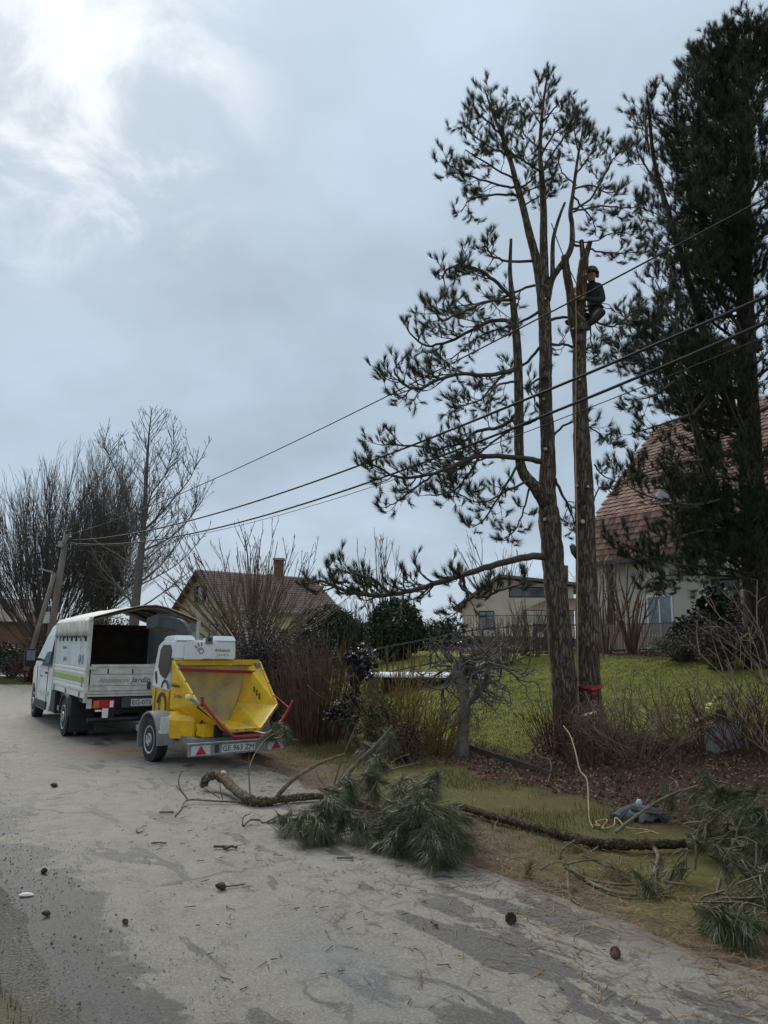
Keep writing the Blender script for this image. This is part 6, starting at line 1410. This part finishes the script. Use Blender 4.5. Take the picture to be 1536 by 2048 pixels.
for pg in bm_.polygons:
    c_ = pg.center; pg.material_index = 2 if (c_.z > zn_ + .0 and abs(c_.x - nd['neck'][0][0]) < .12) else (1 if c_.z < zw_ else 0)
bo = bpy.data.objects.new('body', bm_); COL.objects.link(bo); bo.parent = climber
hc_ = nd['skull'][0]
MB().lathe([(.122, -.01), (.125, .02), (.115, .06), (.09, .10), (.05, .122), (0, .13)], 22, 'z', tuple(hc_ + np.array([0, .01, .01]))).lathe([(.135, -.02), (.14, -.012), (.118, -.005)], 22, 'z', tuple(hc_ + np.array([-.01, -.012, .01]))).build('helmet', MT['helmet'], climber, smooth=True)
for s in (-1, 1): MB().lathe([(0, -.022), (.04, -.02), (.045, .0), (.04, .02), (0, .022)], 14, 'x', tuple(hc_ + np.array([s * .105, .01, -.03]))).build('ear_defender', mat('ear_red%d' % (s + 1), (.3, .03, .03), (.2, .02, .02), 5, .5), climber, smooth=True)
nz = hc_ + np.array([-.02, -.09, -.035]); MB().add([nz + (-.014, 0, -.02), nz + (.014, 0, -.02), nz + (0, -.028, -.018), nz + (0, .004, .03)], [(0, 2, 3), (2, 1, 3), (0, 1, 2), (0, 3, 1)]).build('nose', MT['skin'], climber)
for s in (-1, 1): MB().lathe([(0, -.008), (.011, 0), (0, .008)], 10, 'y', tuple(hc_ + np.array([-.02 + s * .034, -.088, -.012]))).build('eye', MT['ink'], climber)
MB().box(-.026, .026, -.006, .004, -.004, .004).build('mouth', MT['red'], climber, tuple(hc_ + np.array([-.015, -.088, -.085])))
def hand(wr, fwd, palm_n, m, name):
    wr, f, n_ = np.array(wr), unit(fwd), unit(palm_n); s = np.cross(f, n_); nb = NB()
    nb.tube([wr, wr + f * .04, wr + f * .085], [.03, .042, .036], 8, True)
    for k, (o_, L) in enumerate(((-.030, .06), (-.010, .072), (.011, .068), (.030, .052))):
        b_ = wr + f * .08 + s * o_; nb.tube([b_, b_ + f * L * .45 + n_ * L * .15, b_ + f * L * .7 + n_ * L * .55, b_ + f * L * .6 + n_ * L * .95], [.0105, .0105, .0095, .008], 6, True)
    b_ = wr + f * .03 - s * .035; nb.tube([b_, b_ + f * .025 - s * .02 + n_ * .02, b_ + f * .045 - s * .015 + n_ * .045], [.012, .011, .009], 6, True)
    nb.build(name, m, climber)
hand(nd['lw'][0], J(1150, 594, 12.02) - nd['lw'][0], (0, 1, -.1), MT['glove'], 'glove'); hand(nd['rw'][0], J(1145, 578, 12.1) - nd['rw'][0], (.3, -1, 0), MT['glove'], 'glove')
def boot(a, d):
    a, d = np.array(a), unit(d); nb = NB(); nb.tube([a + (0, 0, .05), a + (0, 0, -.02), a + (0, 0, -.05)], [.058, .056, .05], 9, True); nb.tube([a - d * .05 + (0, 0, -.05), a + d * .06 + (0, 0, -.05), a + d * .15 + (0, 0, -.065), a + d * .19 + (0, 0, -.07)], [.045, .05, .042, .02], 9, True); nb.build('boot', MT['boot'], climber)
boot(nd['la'][0], (-.6, -.5, -.2)); boot(nd['ra'][0], (-.6, -.6, .1))
# harness with gear loop
nb = NB(); c_ = nd['pelvis'][0] + (0, 0, .10); th = np.linspace(0, 2 * PI, 20); nb.tube(np.stack([c_[0] + .155 * np.cos(th), c_[1] + .13 * np.sin(th), c_[2] + 0 * th], -1), .018, 6)
nb.build('harness', MT['black'], climber); nb = NB(); c_ = J(1208, 612, 12.3); nb.tube(smooth_path([c_ + (-.06, 0, .05), c_ + (.08, 0, .03), c_ + (.12, 0, -.03), c_ + (.05, 0, -.05), c_ + (-.05, 0, 0)], 16), .008, 5); nb.build('rope_loop', MT['rope_dark'], climber)
# ---- ropes, strap, gear on the trunk
def rope(name, label, pts, r, m, cat='rope'):
    P = smooth_path(pts, max(8, len(pts) * 6)); nb = NB(); nb.tube(P, r, 6); o = nb.build(name, m, None, P[-1]); return tag(o, label, cat)
rope('climbing_rope', 'pale rope hanging straight down the left side of the stripped trunk', [at(1151, 575, 12.0), at(1152, 625, 11.98), at(1152, 760, 11.97), at(1151, 900, 11.93), at(1154, 1050, 11.88), at(1155, 1250, 11.84), at(1156, 1380, 11.8), at(1157, 1462, 11.76)], .008, MT['rope'])
rope('anchor_rope', 'dark doubled rope slanting from the pine stem down to the climber', [at(1103, 447, 12.05), at(1118, 490, 12.05), at(1135, 530, 12.1), at(1152, 566, 12.12)], .009, MT['rope_dark'])
rope('flip_line', 'short rope running from the climber round the trunk to his harness', [at(1152, 620, 12.0), at(1160, 630, 11.97), at(1170, 640, 12.0)], .008, MT['rope'])
sp = at(1176, 1385, 11.8); st_ = thing('red_strap', 'red webbing strap knotted round the stripped trunk at chest height', 'strap', sp)
ctr = at(1177, 1372, 12.15) - sp; th = np.linspace(0, 2 * PI, 30); rr = .20
nb = NB(); nb.tube(np.stack([ctr[0] + rr * np.cos(th), ctr[1] + rr * np.sin(th), ctr[2] + .02 * np.abs(np.cos(th)) - .04 * np.clip(-np.sin(th), 0, 1)], -1), .028, 7); nb.tube(np.stack([ctr[0] + rr * np.cos(th), ctr[1] + rr * np.sin(th), ctr[2] + .03 - .03 * np.clip(-np.sin(th), 0, 1)], -1), .02, 7); nb.build('band', MT['red'], st_)
k0 = ctr + (0, -.22, -.05); nb = NB(); nb.tube([k0 + (-.05, 0, .02), k0 + (0, -.01, 0), k0 + (.05, 0, .02)], [.03, .045, .03], 8, True); nb.tube([k0, k0 + (.0, -.01, -.07), k0 + (.005, 0, -.15)], [.035, .03, .022], 8, True); nb.build('knot', MT['red'], st_)
nb = NB(); a = np.linspace(0, 2 * PI, 16); q = k0 + (.0, -.01, -.2); nb.tube(np.stack([q[0] + .025 * np.cos(a), q[1] + 0 * a, q[2] + .05 * np.sin(a)], -1), .008, 6); nb.build('shackle', MT['galv'], st_)
a, b_ = at(1160, 1433, 11.72), at(1194, 1424, 11.72); MB().tube([a - sp, b_ - sp], .022, 10).build('white_rod', MT['white'], st_, smooth=True)
rope('lowering_rope', 'pale rope trailing from the trunk base down over the shrubs to the grass', [over(1127, 1452, 95), over(1140, 1470, 90), over(1150, 1500, 75), over(1160, 1540, 50), over(1174, 1560, 40), over(1177, 1610, 10), over(1179, 1640, 4), over(1187, 1656, 3)], .008, MT['rope'])
P = [gp(1187, 1656) + (0, 0, .03)]
for (x, y) in ((1200, 1662), (1192, 1650), (1215, 1648), (1205, 1664), (1228, 1662), (1232, 1648), (1255, 1668), (1290, 1670), (1320, 1678), (1300, 1672), (1270, 1676)): P.append(gp(x, y) + (0, 0, .03 + rng.uniform(0, .03)))
rope('rope_coil', 'untidy pale rope lying on the grass by the fallen log', P, .0065, MT['rope'])
rope('pale_root', 'bleached forked twig lying over the edging board', [gp(1085, 1500) + (0, 0, .1), gp(1072, 1520) + (0, 0, .12), gp(1085, 1527) + (0, 0, .08), gp(1098, 1530) + (0, 0, .08), gp(1103, 1545) + (0, 0, .06), gp(1096, 1570) + (0, 0, .03)], .007, MT['twig_pale'], 'twig')

# ================================================================== FELLED WOOD ON THE ROADSIDE
def brush(need, c, R, n, d0=(0, 0, -.3), L=.20, nn_=120, w=.0028):
    """a spray of long needle brushes about c"""
    for k in range(n):
        v = unit(rng.normal(size=3) + np.array(d0) * .6); p = c + v * R * rng.uniform(.3, 1); p[2] = max(p[2], GZ(p[0], p[1]) + .05)
        d = unit(v * [1, 1, .35] + np.array(d0) * .6 + rng.normal(size=3) * .2)
        need.tuft(p, d, nn_, L, w, 4, 40, .2, .3)
def twigs_to(wood, root, c, R, n, r=.007):
    for k in range(n):
        e_ = c + rng.normal(size=3) * R * .5; mid = (root + e_) / 2 + rng.normal(size=3) * .06; wood.tube(smooth_path([root, mid, e_], 7), np.linspace(r, .003, 7), 4)
def lift_path(pts, main=None, foot=12):
    """side branch: its root keeps the distance of the main stem (or the ground), the rest rises from there"""
    x0, y0 = pts[0]; Y0 = over(x0, y0, foot)[1]
    if main is not None:
        d = main - CAMP; z = d @ FW; X_ = 768 + FPX * (d @ RT) / z; Yp = 1024 - FPX * (d @ UP) / z; i = int(np.argmin((X_ - x0) ** 2 + (Yp - y0) ** 2))
        if math.hypot(X_[i] - x0, Yp[i] - y0) < 25: Y0 = main[i][1]
    out_ = []
    for x, y in pts:
        g_ = gp(x, y + 6)[1]; Y_ = min(Y0, g_) if y > y0 - 4 else Y0
        out_.append(at(x, y, Y_))
    return np.array(out_)
# large branch on the road
org = gp(520, 1610); fb = thing('fallen_branch', 'large fallen pine branch with green needles and a pale sawn stub, lying on the road', 'branch', org)
nb = NB(); W1 = [(408, 1572), (411, 1558), (430, 1549), (447, 1556), (466, 1576), (495, 1597), (530, 1603), (570, 1597), (640, 1593), (700, 1600), (760, 1622), (800, 1640)]
HS_ = [12, 26, 34, 32, 24, 17, 14, 14, 14, 16, 14, 12]
P = np.array([over(x, y, h) for (x, y), h in zip(W1, HS_)]); PS = smooth_path(P, 90); PS = PS + rng.normal(size=PS.shape) * .004; Rr = np.interp(np.linspace(0, 1, 90), np.linspace(0, 1, 12), np.array([24, 27, 29, 27, 27, 27, 25, 22, 19, 17, 14, 10]) / 2 * 8.9 / FPX * .64) * (1 + rng.normal(size=90) * .06)
nb.tube(PS, Rr, 14, True, .06); nb.build('stem', MT['log_rough'], fb, org)
p = over(443, 1552, 34); nb = NB(); nb.tube([p + (-.02, .03, -.04), p + (.03, -.02, .03)], [.06, .05], 10, True); so_ = nb.build('branch_stub', MT['log_bark'], fb, org); nb = NB(); nb.tube([p + (.030, -.02, .03), p + (.034, -.023, .034)], [.044, .042], 10, True); nb.build('cut_face', MT['cut'], so_, org)
wood, need = NB(), NB()
for pts, Y0, dY, r in (([(556, 1590), (585, 1560), (615, 1540), (650, 1522), (690, 1508)], 9.3, -.1, .03), ([(660, 1590), (690, 1555), (720, 1520), (752, 1490), (785, 1452)], 9.1, -.5, .032), ([(668, 1570), (680, 1530), (700, 1480), (712, 1450)], 9.0, -.2, .013), ([(690, 1548), (710, 1560), (730, 1580)], 9, -.3, .013), ([(655, 1580), (640, 1560), (632, 1540)], 9.1, 0, .008),
        ([(480, 1604), (430, 1602), (376, 1600), (362, 1618), (350, 1632)], 9.4, -.2, .012), ([(376, 1600), (358, 1572), (362, 1545), (380, 1540)], 9.2, 0, .009), ([(376, 1600), (364, 1585), (352, 1572)], 9.2, 0, .007), ([(445, 1600), (440, 1570), (442, 1556)], 9.5, .1, .007), ([(440, 1597), (418, 1582), (406, 1576)], 9.4, 0, .007),
        ([(500, 1600), (500, 1580), (497, 1530), (500, 1490)], 9.3, .2, .007), ([(520, 1640), (500, 1640), (486, 1652), (487, 1634), (500, 1628)], 8.9, -.1, .011), ([(600, 1630), (560, 1632), (530, 1645), (520, 1640)], 8.9, 0, .012), ([(575, 1605), (580, 1620), (562, 1640)], 9.1, -.2, .011),
        ([(700, 1610), (760, 1625), (820, 1650), (860, 1660)], 8.7, -.6, .03), ([(720, 1640), (740, 1590), (755, 1560)], 8.6, 0, .014), ([(640, 1600), (700, 1600), (780, 1600), (850, 1590)], 9.1, -.2, .018), ([(770, 1545), (800, 1535), (840, 1525)], 9.2, .2, .017), ([(760, 1550), (790, 1520), (820, 1508)], 9.3, .2, .010)):
    Q = smooth_path(lift_path(pts, PS), 14); wood.tube(Q, np.linspace(r, r * .45, 14), 6)
for (x, y, ft, R, n) in ((605, 1650, 1688, 0.17, 13), (570, 1645, 1672, 0.1, 5), (655, 1610, 1680, 0.19, 15), (640, 1655, 1690, 0.17, 11), (700, 1575, 1650, 0.13, 8), (745, 1560, 1640, 0.17, 11), (800, 1590, 1680, 0.2, 14), (850, 1580, 1680, 0.19, 14), (870, 1560, 1650, 0.12, 6), (790, 1640, 1705, 0.2, 13), (840, 1640, 1718, 0.24, 18), (880, 1660, 1728, 0.2, 14), (860, 1690, 1738, 0.2, 15), (800, 1690, 1718, 0.16, 9), (760, 1685, 1705, 0.12, 6), (880, 1712, 1745, 0.13, 9), (720, 1650, 1690, 0.15, 7), (905, 1630, 1690, 0.13, 7), (690, 1640, 1682, 0.13, 6), (770, 1480, 1570, 0.13, 6), (735, 1500, 1575, 0.1, 4), (760, 1520, 1600, 0.14, 7), (920, 1690, 1728, 0.12, 6)):
    c_ = over(x, y, ft - y); brush(need, c_, R, n, (.1, -.2, -.5)); rt = PS[int(np.argmin(np.linalg.norm(PS - c_, axis=1)))]; twigs_to(wood, rt, c_, R, 3)
for (x, y) in ((570, 1470), (545, 1470), (560, 1455)): brush(need, over(x, y, 80), .1, 4, (.5, 0, -.3), .2)
wood.tube(smooth_path([over(500, 1595, 14), over(500, 1530, 60), over(530, 1480, 80), over(560, 1462, 90)], 12), np.linspace(.009, .004, 12), 5)
wood.build('side_branches', MT['log_bark'], fb, org); need.build('needles', MT['needle_fresh'], fb, org)
# long log, and the branch heap at the right
org = gp(1050, 1665); lg = thing('fallen_log', 'long mossy pine log lying along the grass verge', 'log', org)
LP = [(908, 1612), (940, 1618), (990, 1634), (1050, 1650), (1120, 1668), (1180, 1684), (1240, 1690), (1300, 1689), (1368, 1688)]
P = np.array([over(x, y, 13) for (x, y) in LP]); PS2 = smooth_path(P, 100); PS2 = PS2 + rng.normal(size=PS2.shape) * .004; Rr = np.interp(np.linspace(0, 1, 100), np.linspace(0, 1, 9), np.array([19, 20, 20, 21, 23, 24, 26, 24, 20]) / 2 * 7.6 / FPX * .68) * (1 + rng.normal(size=100) * .07)
nb = NB(); nb.tube(PS2, Rr, 14, True, .07); nb.build('stem', bark('mossy_log', (.10, .07, .05), (.2, .14, .105), (.085, .085, .03), .8, 16.0), lg, org)
nb = NB(); e0 = PS2[0]; d_ = unit(PS2[0] - PS2[1]); nb.tube([e0 + d_ * .001, e0 + d_ * .006], [Rr[0] * .9, Rr[0] * .88], 12, True); nb.build('cut_face', MT['cut'], lg, org)
nb = NB()
for pts, dY, r in (([(1305, 1692), (1316, 1710), (1312, 1730), (1305, 1750)], -.2, .02), ([(1000, 1637), (990, 1650), (1000, 1660)], -.1, .008), ([(1365, 1690), (1420, 1695), (1480, 1700), (1536, 1712)], -.3, .035)): nb = NB(); nb.tube(smooth_path(lift_path(pts, PS2), 10), np.linspace(r, r * .6, 10), 7); nb.build('side_branch', MT['log_bark'], lg, org)
org = gp(1420, 1720); rb_ = thing('fallen_branch', 'tangled fallen pine branches at the lower right, drooping over the road edge', 'branch', org); wood, need = NB(), NB()
for pts, Y0, dY, r in (([(1230, 1665), (1290, 1620), (1340, 1590), (1400, 1570)], 7.4, .6, .016), ([(1290, 1625), (1350, 1627), (1430, 1624)], 7.6, 0, .011), ([(1430, 1695), (1480, 1640), (1520, 1590)], 7.0, -.1, .012), ([(1440, 1655), (1460, 1690), (1470, 1700)], 7.0, 0, .014), ([(1500, 1620), (1510, 1670), (1520, 1700)], 6.9, 0, .012),
        ([(1130, 1715), (1150, 1745), (1200, 1775), (1260, 1790), (1330, 1780), (1345, 1770)], 6.9, -.2, .017), ([(1120, 1720), (1125, 1700), (1150, 1680)], 7.1, .1, .012), ([(1130, 1735), (1180, 1760), (1250, 1770), (1300, 1765)], 6.8, 0, .012), ([(1165, 1710), (1220, 1735), (1290, 1755)], 6.9, 0, .010), ([(1125, 1730), (1180, 1720), (1220, 1728)], 6.9, 0, .009), ([(1135, 1745), (1140, 1790), (1158, 1810)], 6.7, -.1, .011), ([(1200, 1690), (1180, 1705), (1160, 1715)], 7.2, 0, .008), ([(1080, 1740), (1110, 1725), (1150, 1730)], 6.9, 0, .006), ([(1390, 1740), (1392, 1710), (1390, 1670)], 7.0, 0, .009), ([(1440, 1760), (1430, 1800), (1420, 1830), (1440, 1850)], 6.4, -.4, .013), ([(1460, 1700), (1462, 1730), (1450, 1760)], 6.8, -.3, .02), ([(1330, 1765), (1370, 1768)], 6.8, 0, .011), ([(1480, 1750), (1510, 1790), (1530, 1820)], 6.5, -.3, .012)):
    wood.tube(smooth_path(lift_path(pts, PS2, 25), 14), np.linspace(r, r * .5, 14), 6)
for (x, y, ft, R, n) in ((1340, 1590, 1645, 0.16, 4), (1400, 1590, 1665, 0.2, 6), (1450, 1600, 1685, 0.22, 8), (1500, 1610, 1700, 0.22, 8), (1530, 1650, 1725, 0.2, 7), (1480, 1660, 1725, 0.2, 6), (1430, 1660, 1715, 0.15, 3), (1400, 1680, 1725, 0.12, 3), (1450, 1720, 1790, 0.15, 4), (1500, 1730, 1805, 0.2, 7), (1530, 1770, 1835, 0.18, 6), (1510, 1800, 1855, 0.12, 3), (1540, 1700, 1785, 0.2, 6), (1440, 1848, 1882, 0.12, 6), (1470, 1858, 1890, 0.12, 6), (1500, 1866, 1896, 0.1, 4), (1415, 1838, 1865, 0.08, 3), (1360, 1740, 1770, 0.1, 2), (1560, 1780, 1845, 0.2, 6), (1300, 1780, 1795, 0.06, 2)):
    c_ = over(x, y, ft - y); brush(need, c_, R, n, (.15, -.25, -.35)); twigs_to(wood, c_ + (.1, .1, .12), c_, R * 1.3, 5, .008)
wood.build('side_branches', MT['log_bark'], rb_, org); need.build('needles', MT['needle_fresh'], rb_, org)
need = NB()
for (x, y, ft, R, n, d_) in ((1300, 1770, 1790, .05, 4, (0, -.1, .6)), (1155, 1690, 1705, .08, 4, (0, 0, .6)), (1060, 1735, 1755, .03, 3, (0, 0, 1)), (1370, 1640, 1690, .06, 3, (-.2, 0, .3)), (1240, 1745, 1760, .12, 4, (0, 0, .3))): brush(need, over(x, y, ft - y), R, n, d_, .15, 45, .004)
need.build('withered_needles', mat('withered_needles', (.22, .17, .085), (.15, .12, .06), 3, .7, isl=.4), rb_, org)
# cloth bundle
p = gp(1280, 1640); N = 26; V = []
for i in range(N):
    for j in range(N):
        u, v = i / (N - 1) - .5, j / (N - 1) - .5; rr_ = math.hypot(u, v) * 2; z = max(0, (1 - rr_ ** 2)) * .05 + (float(fbm(u * 9 + 3, v * 9)) - .3) * .16 * max(0, 1.2 - rr_) + abs(float(vnoise(u * 16 + 4, v * 11)) - .5) * .07
        V.append((u * .56 + v * .1 + .06 * float(vnoise(u * 5, v * 5 + 8)), v * .5 + .08 * float(vnoise(u * 4 + 3, v * 4)), max(.012, z)))
jk = thing('jacket', 'crumpled grey-blue jacket dropped on the grass behind the log', 'jacket', p)
o = MB().add(V, [(i * N + j, (i + 1) * N + j, (i + 1) * N + j + 1, i * N + j + 1) for i in range(N - 1) for j in range(N - 1) if math.hypot(i / (N - 1) - .5, j / (N - 1) - .5) < .30 + .22 * float(vnoise(i * .35 + 2, j * .35 + 40))]).build('cloth', MT['denim'], jk, smooth=True); o.modifiers.new('t', 'SOLIDIFY').thickness = .015
for (a_, b_, c_) in (((-.05, .05, .10), (.12, -.08, .09), (.25, -.15, .03)), ((.0, .1, .1), (-.15, .02, .07), (-.26, -.08, .03))): MB().tube(smooth_path([a_, b_, c_], 10), .045, 8).build('sleeve', MT['denim'], jk, smooth=True)
MB().lathe([(0, -.03), (.03, -.02), (.035, .0), (.02, .03), (0, .035)], 10, 'z', (.05, .16, .13)).build('pale_lining', MT['white_dirty'], jk, smooth=True)
# lime bag, grey block, short sawn piece
p = at(1442, 1436, 9.95); bgn = thing('tool_bag', 'lime-yellow open tool bag among the shrubs on the right', 'bag', p)
MB().prism([(-.16, .0), (.14, -.02), (.16, .12), (.10, .17), (-.13, .19), (-.18, .14)], -.1, .1, 'y').build('bag_body', MT['lime'], bgn, bevel=.02); MB().prism([(-.13, .02), (.03, .0), (.05, .10), (-.1, .11)], -.112, -.101, 'y').build('opening', MT['ink'], bgn); MB().tube(smooth_path([(-.1, 0, .19), (-.04, 0, .27), (.05, 0, .27), (.1, 0, .17)], 9), .012, 6).build('strap', MT['lime'], bgn); MB().box(.05, .2, -.06, .06, .17, .21).build('grey_cover', MT['galv'], bgn, bevel=.01)
a, b_ = at(1394, 1441, 9.85), at(1438, 1433, 9.95); pc = thing('sawn_branch_piece', 'short sawn branch with a round pale end beside the lime bag', 'branch', a)
nb = NB(); nb.tube([a, (a + b_) / 2 + (0, 0, .01), b_], [.03, .032, .03], 9, True); nb.build('stem', MT['log_bark'], pc, a); d_ = unit(a - b_) ; nb = NB(); nb.tube([a + d_ * .001, a + d_ * .008], [.029, .028], 9, True); nb.build('cut_face', MT['pebble'], pc, a)
q_ = at(1446, 1436, 10.02); zg = float(GZ(q_[0], q_[1])); p = np.array([q_[0], q_[1], zg]); hq = q_[2] - zg; bx = thing('grey_stone_block', 'grey stone block under the lime bag', 'stone', p); MB().prism([(-.2, -.2), (.24, -.2), (.27, hq * .6), (.22, hq - .005), (-.12, hq - .005), (-.22, hq * .7)], -.16, .16, 'y').build('stone', MT['concrete'], bx, bevel=.03)
# cones, sticks and stones on the road
def pine_cone(px_, py_, label, s=1.0, tilt=1.2):
    p = gp(px_, py_); o = thing('pine_cone', label, 'pine cone', p, 'pine cones on the road', rng.uniform(0, 6)); nb = NB()
    ax = unit((math.cos(tilt) * .2 + .95, .1, .25)); a_ = unit(np.cross(ax, UPV)); b2_ = np.cross(a_, ax); s *= .78; c0 = np.array([0, 0, .034 * s + .016])
    core = [c0 + ax * (t_ - .5) * .10 * s for t_ in np.linspace(0, 1, 7)]; nb.tube(core, np.array([.012, .026, .031, .029, .023, .014, .004]) * s, 9, True)
    A_, B_, C_, D_ = [], [], [], []
    for k in range(64):
        t_ = k / 64; an = k * 2.4; rad = np.interp(t_, [0, .15, .4, .7, 1], [.014, .030, .036, .028, .008]) * s; dr = math.cos(an) * a_ + math.sin(an) * b2_; sd_ = np.cross(ax, dr); q = c0 + ax * (t_ - .5) * .10 * s
        A_.append(q + dr * rad * .7 - sd_ * .008 * s); B_.append(q + dr * rad * .7 + sd_ * .008 * s); C_.append(q + dr * rad * 1.18 + ax * .012 * s + sd_ * .006 * s); D_.append(q + dr * rad * 1.18 + ax * .012 * s - sd_ * .006 * s)
    nb.quads(*map(np.array, (A_, B_, C_, D_))); nb.build('scales', MT['cone'], o, smooth=False)
pine_cone(1022, 1853, 'dark pine cone on the road below the tuft of upright needles', 1.15); pine_cone(1231, 1922, 'reddish pine cone on the damp streaks at the lower right', 1.0); pine_cone(442, 1785, 'brown pine cone in the middle of the road', .95); pine_cone(87, 1752, 'pine cone near the left road edge beside the dark strip', .7)
pine_cone(92, 1838, 'pine cone on the gravel below the white pebble', .65); pine_cone(108, 1578, 'farthest pine cone, on the road left of the chipper wheel', 1.0); pine_cone(250, 1855, 'small brown cone right of the two cones on the gravel', .6)
def stick(pts, label, r=.008, dark=True):
    P = np.array([gp(x, y) + (0, 0, .025 + r) for x, y in pts]); nb = NB(); nb.tube(smooth_path(P, 10), r * rng.uniform(.8, 1.1, 10), 6, True); o = nb.build('stick', MT['branch'] if dark else MT['log_bark'], None, P[0]); tag(o, label, 'stick', 'sticks on the road')
stick([(427, 1702), (455, 1702)], 'thick dark stick, left one of the pair in mid road', .012); stick([(448, 1707), (462, 1702), (473, 1704)], 'crooked dark stick, right one of the pair in mid road', .013); stick([(302, 1694), (318, 1693), (332, 1694)], 'straight stick left of the crooked pair', .007); stick([(673, 1724), (705, 1724)], 'straight stick below the green sprays', .007); stick([(318, 1631), (347, 1631)], 'short stick at the tip of the dead twigs', .009)
stick([(862, 1855), (866, 1856), (874, 1862)], 'small stick left of the dark cone', .008); stick([(870, 1762), (888, 1760), (905, 1763)], 'stick between the green sprays and the dark cone', .007); stick([(272, 1665), (275, 1672), (285, 1670)], 'forked bit of twig above the straight stick', .006); stick([(440, 1783), (470, 1780), (488, 1777)], 'thin twig beside the middle cone', .005)
p = gp(52, 1797); V = []; mb = MB().lathe([(0, 0), (.028, .003), (.034, .012), (.024, .022), (0, .026)], 12); o = mb.build('white_pebble', MT['pebble'], None, p + (0, 0, .012), smooth=True); o.scale = (1.5, .8, 1); tag(o, 'white pebble on the gravel at the left', 'pebble')
n = 900; x = rng.uniform(-2.5, 3.4, n); y = rng.uniform(4.0, 12, n); k = (sdist(x, y) < .2) & (sdist(x, y) > -2.6); x = x[k]; y = y[k]; nb = NB()
for a, b_ in zip(x, y):
    q = np.array([a, b_, .028]); th = rng.uniform(0, 6.3); d_ = np.array([math.cos(th), math.sin(th), 0]) * rng.uniform(.005, .035); nb.tube([q - d_, q + d_ + rng.normal(size=3) * .006], [.0032, .0022], 4, True)
tag(nb.build('twig_crumbs', MT['branch']), 'small twig crumbs scattered over the road', 'litter', kind='stuff')
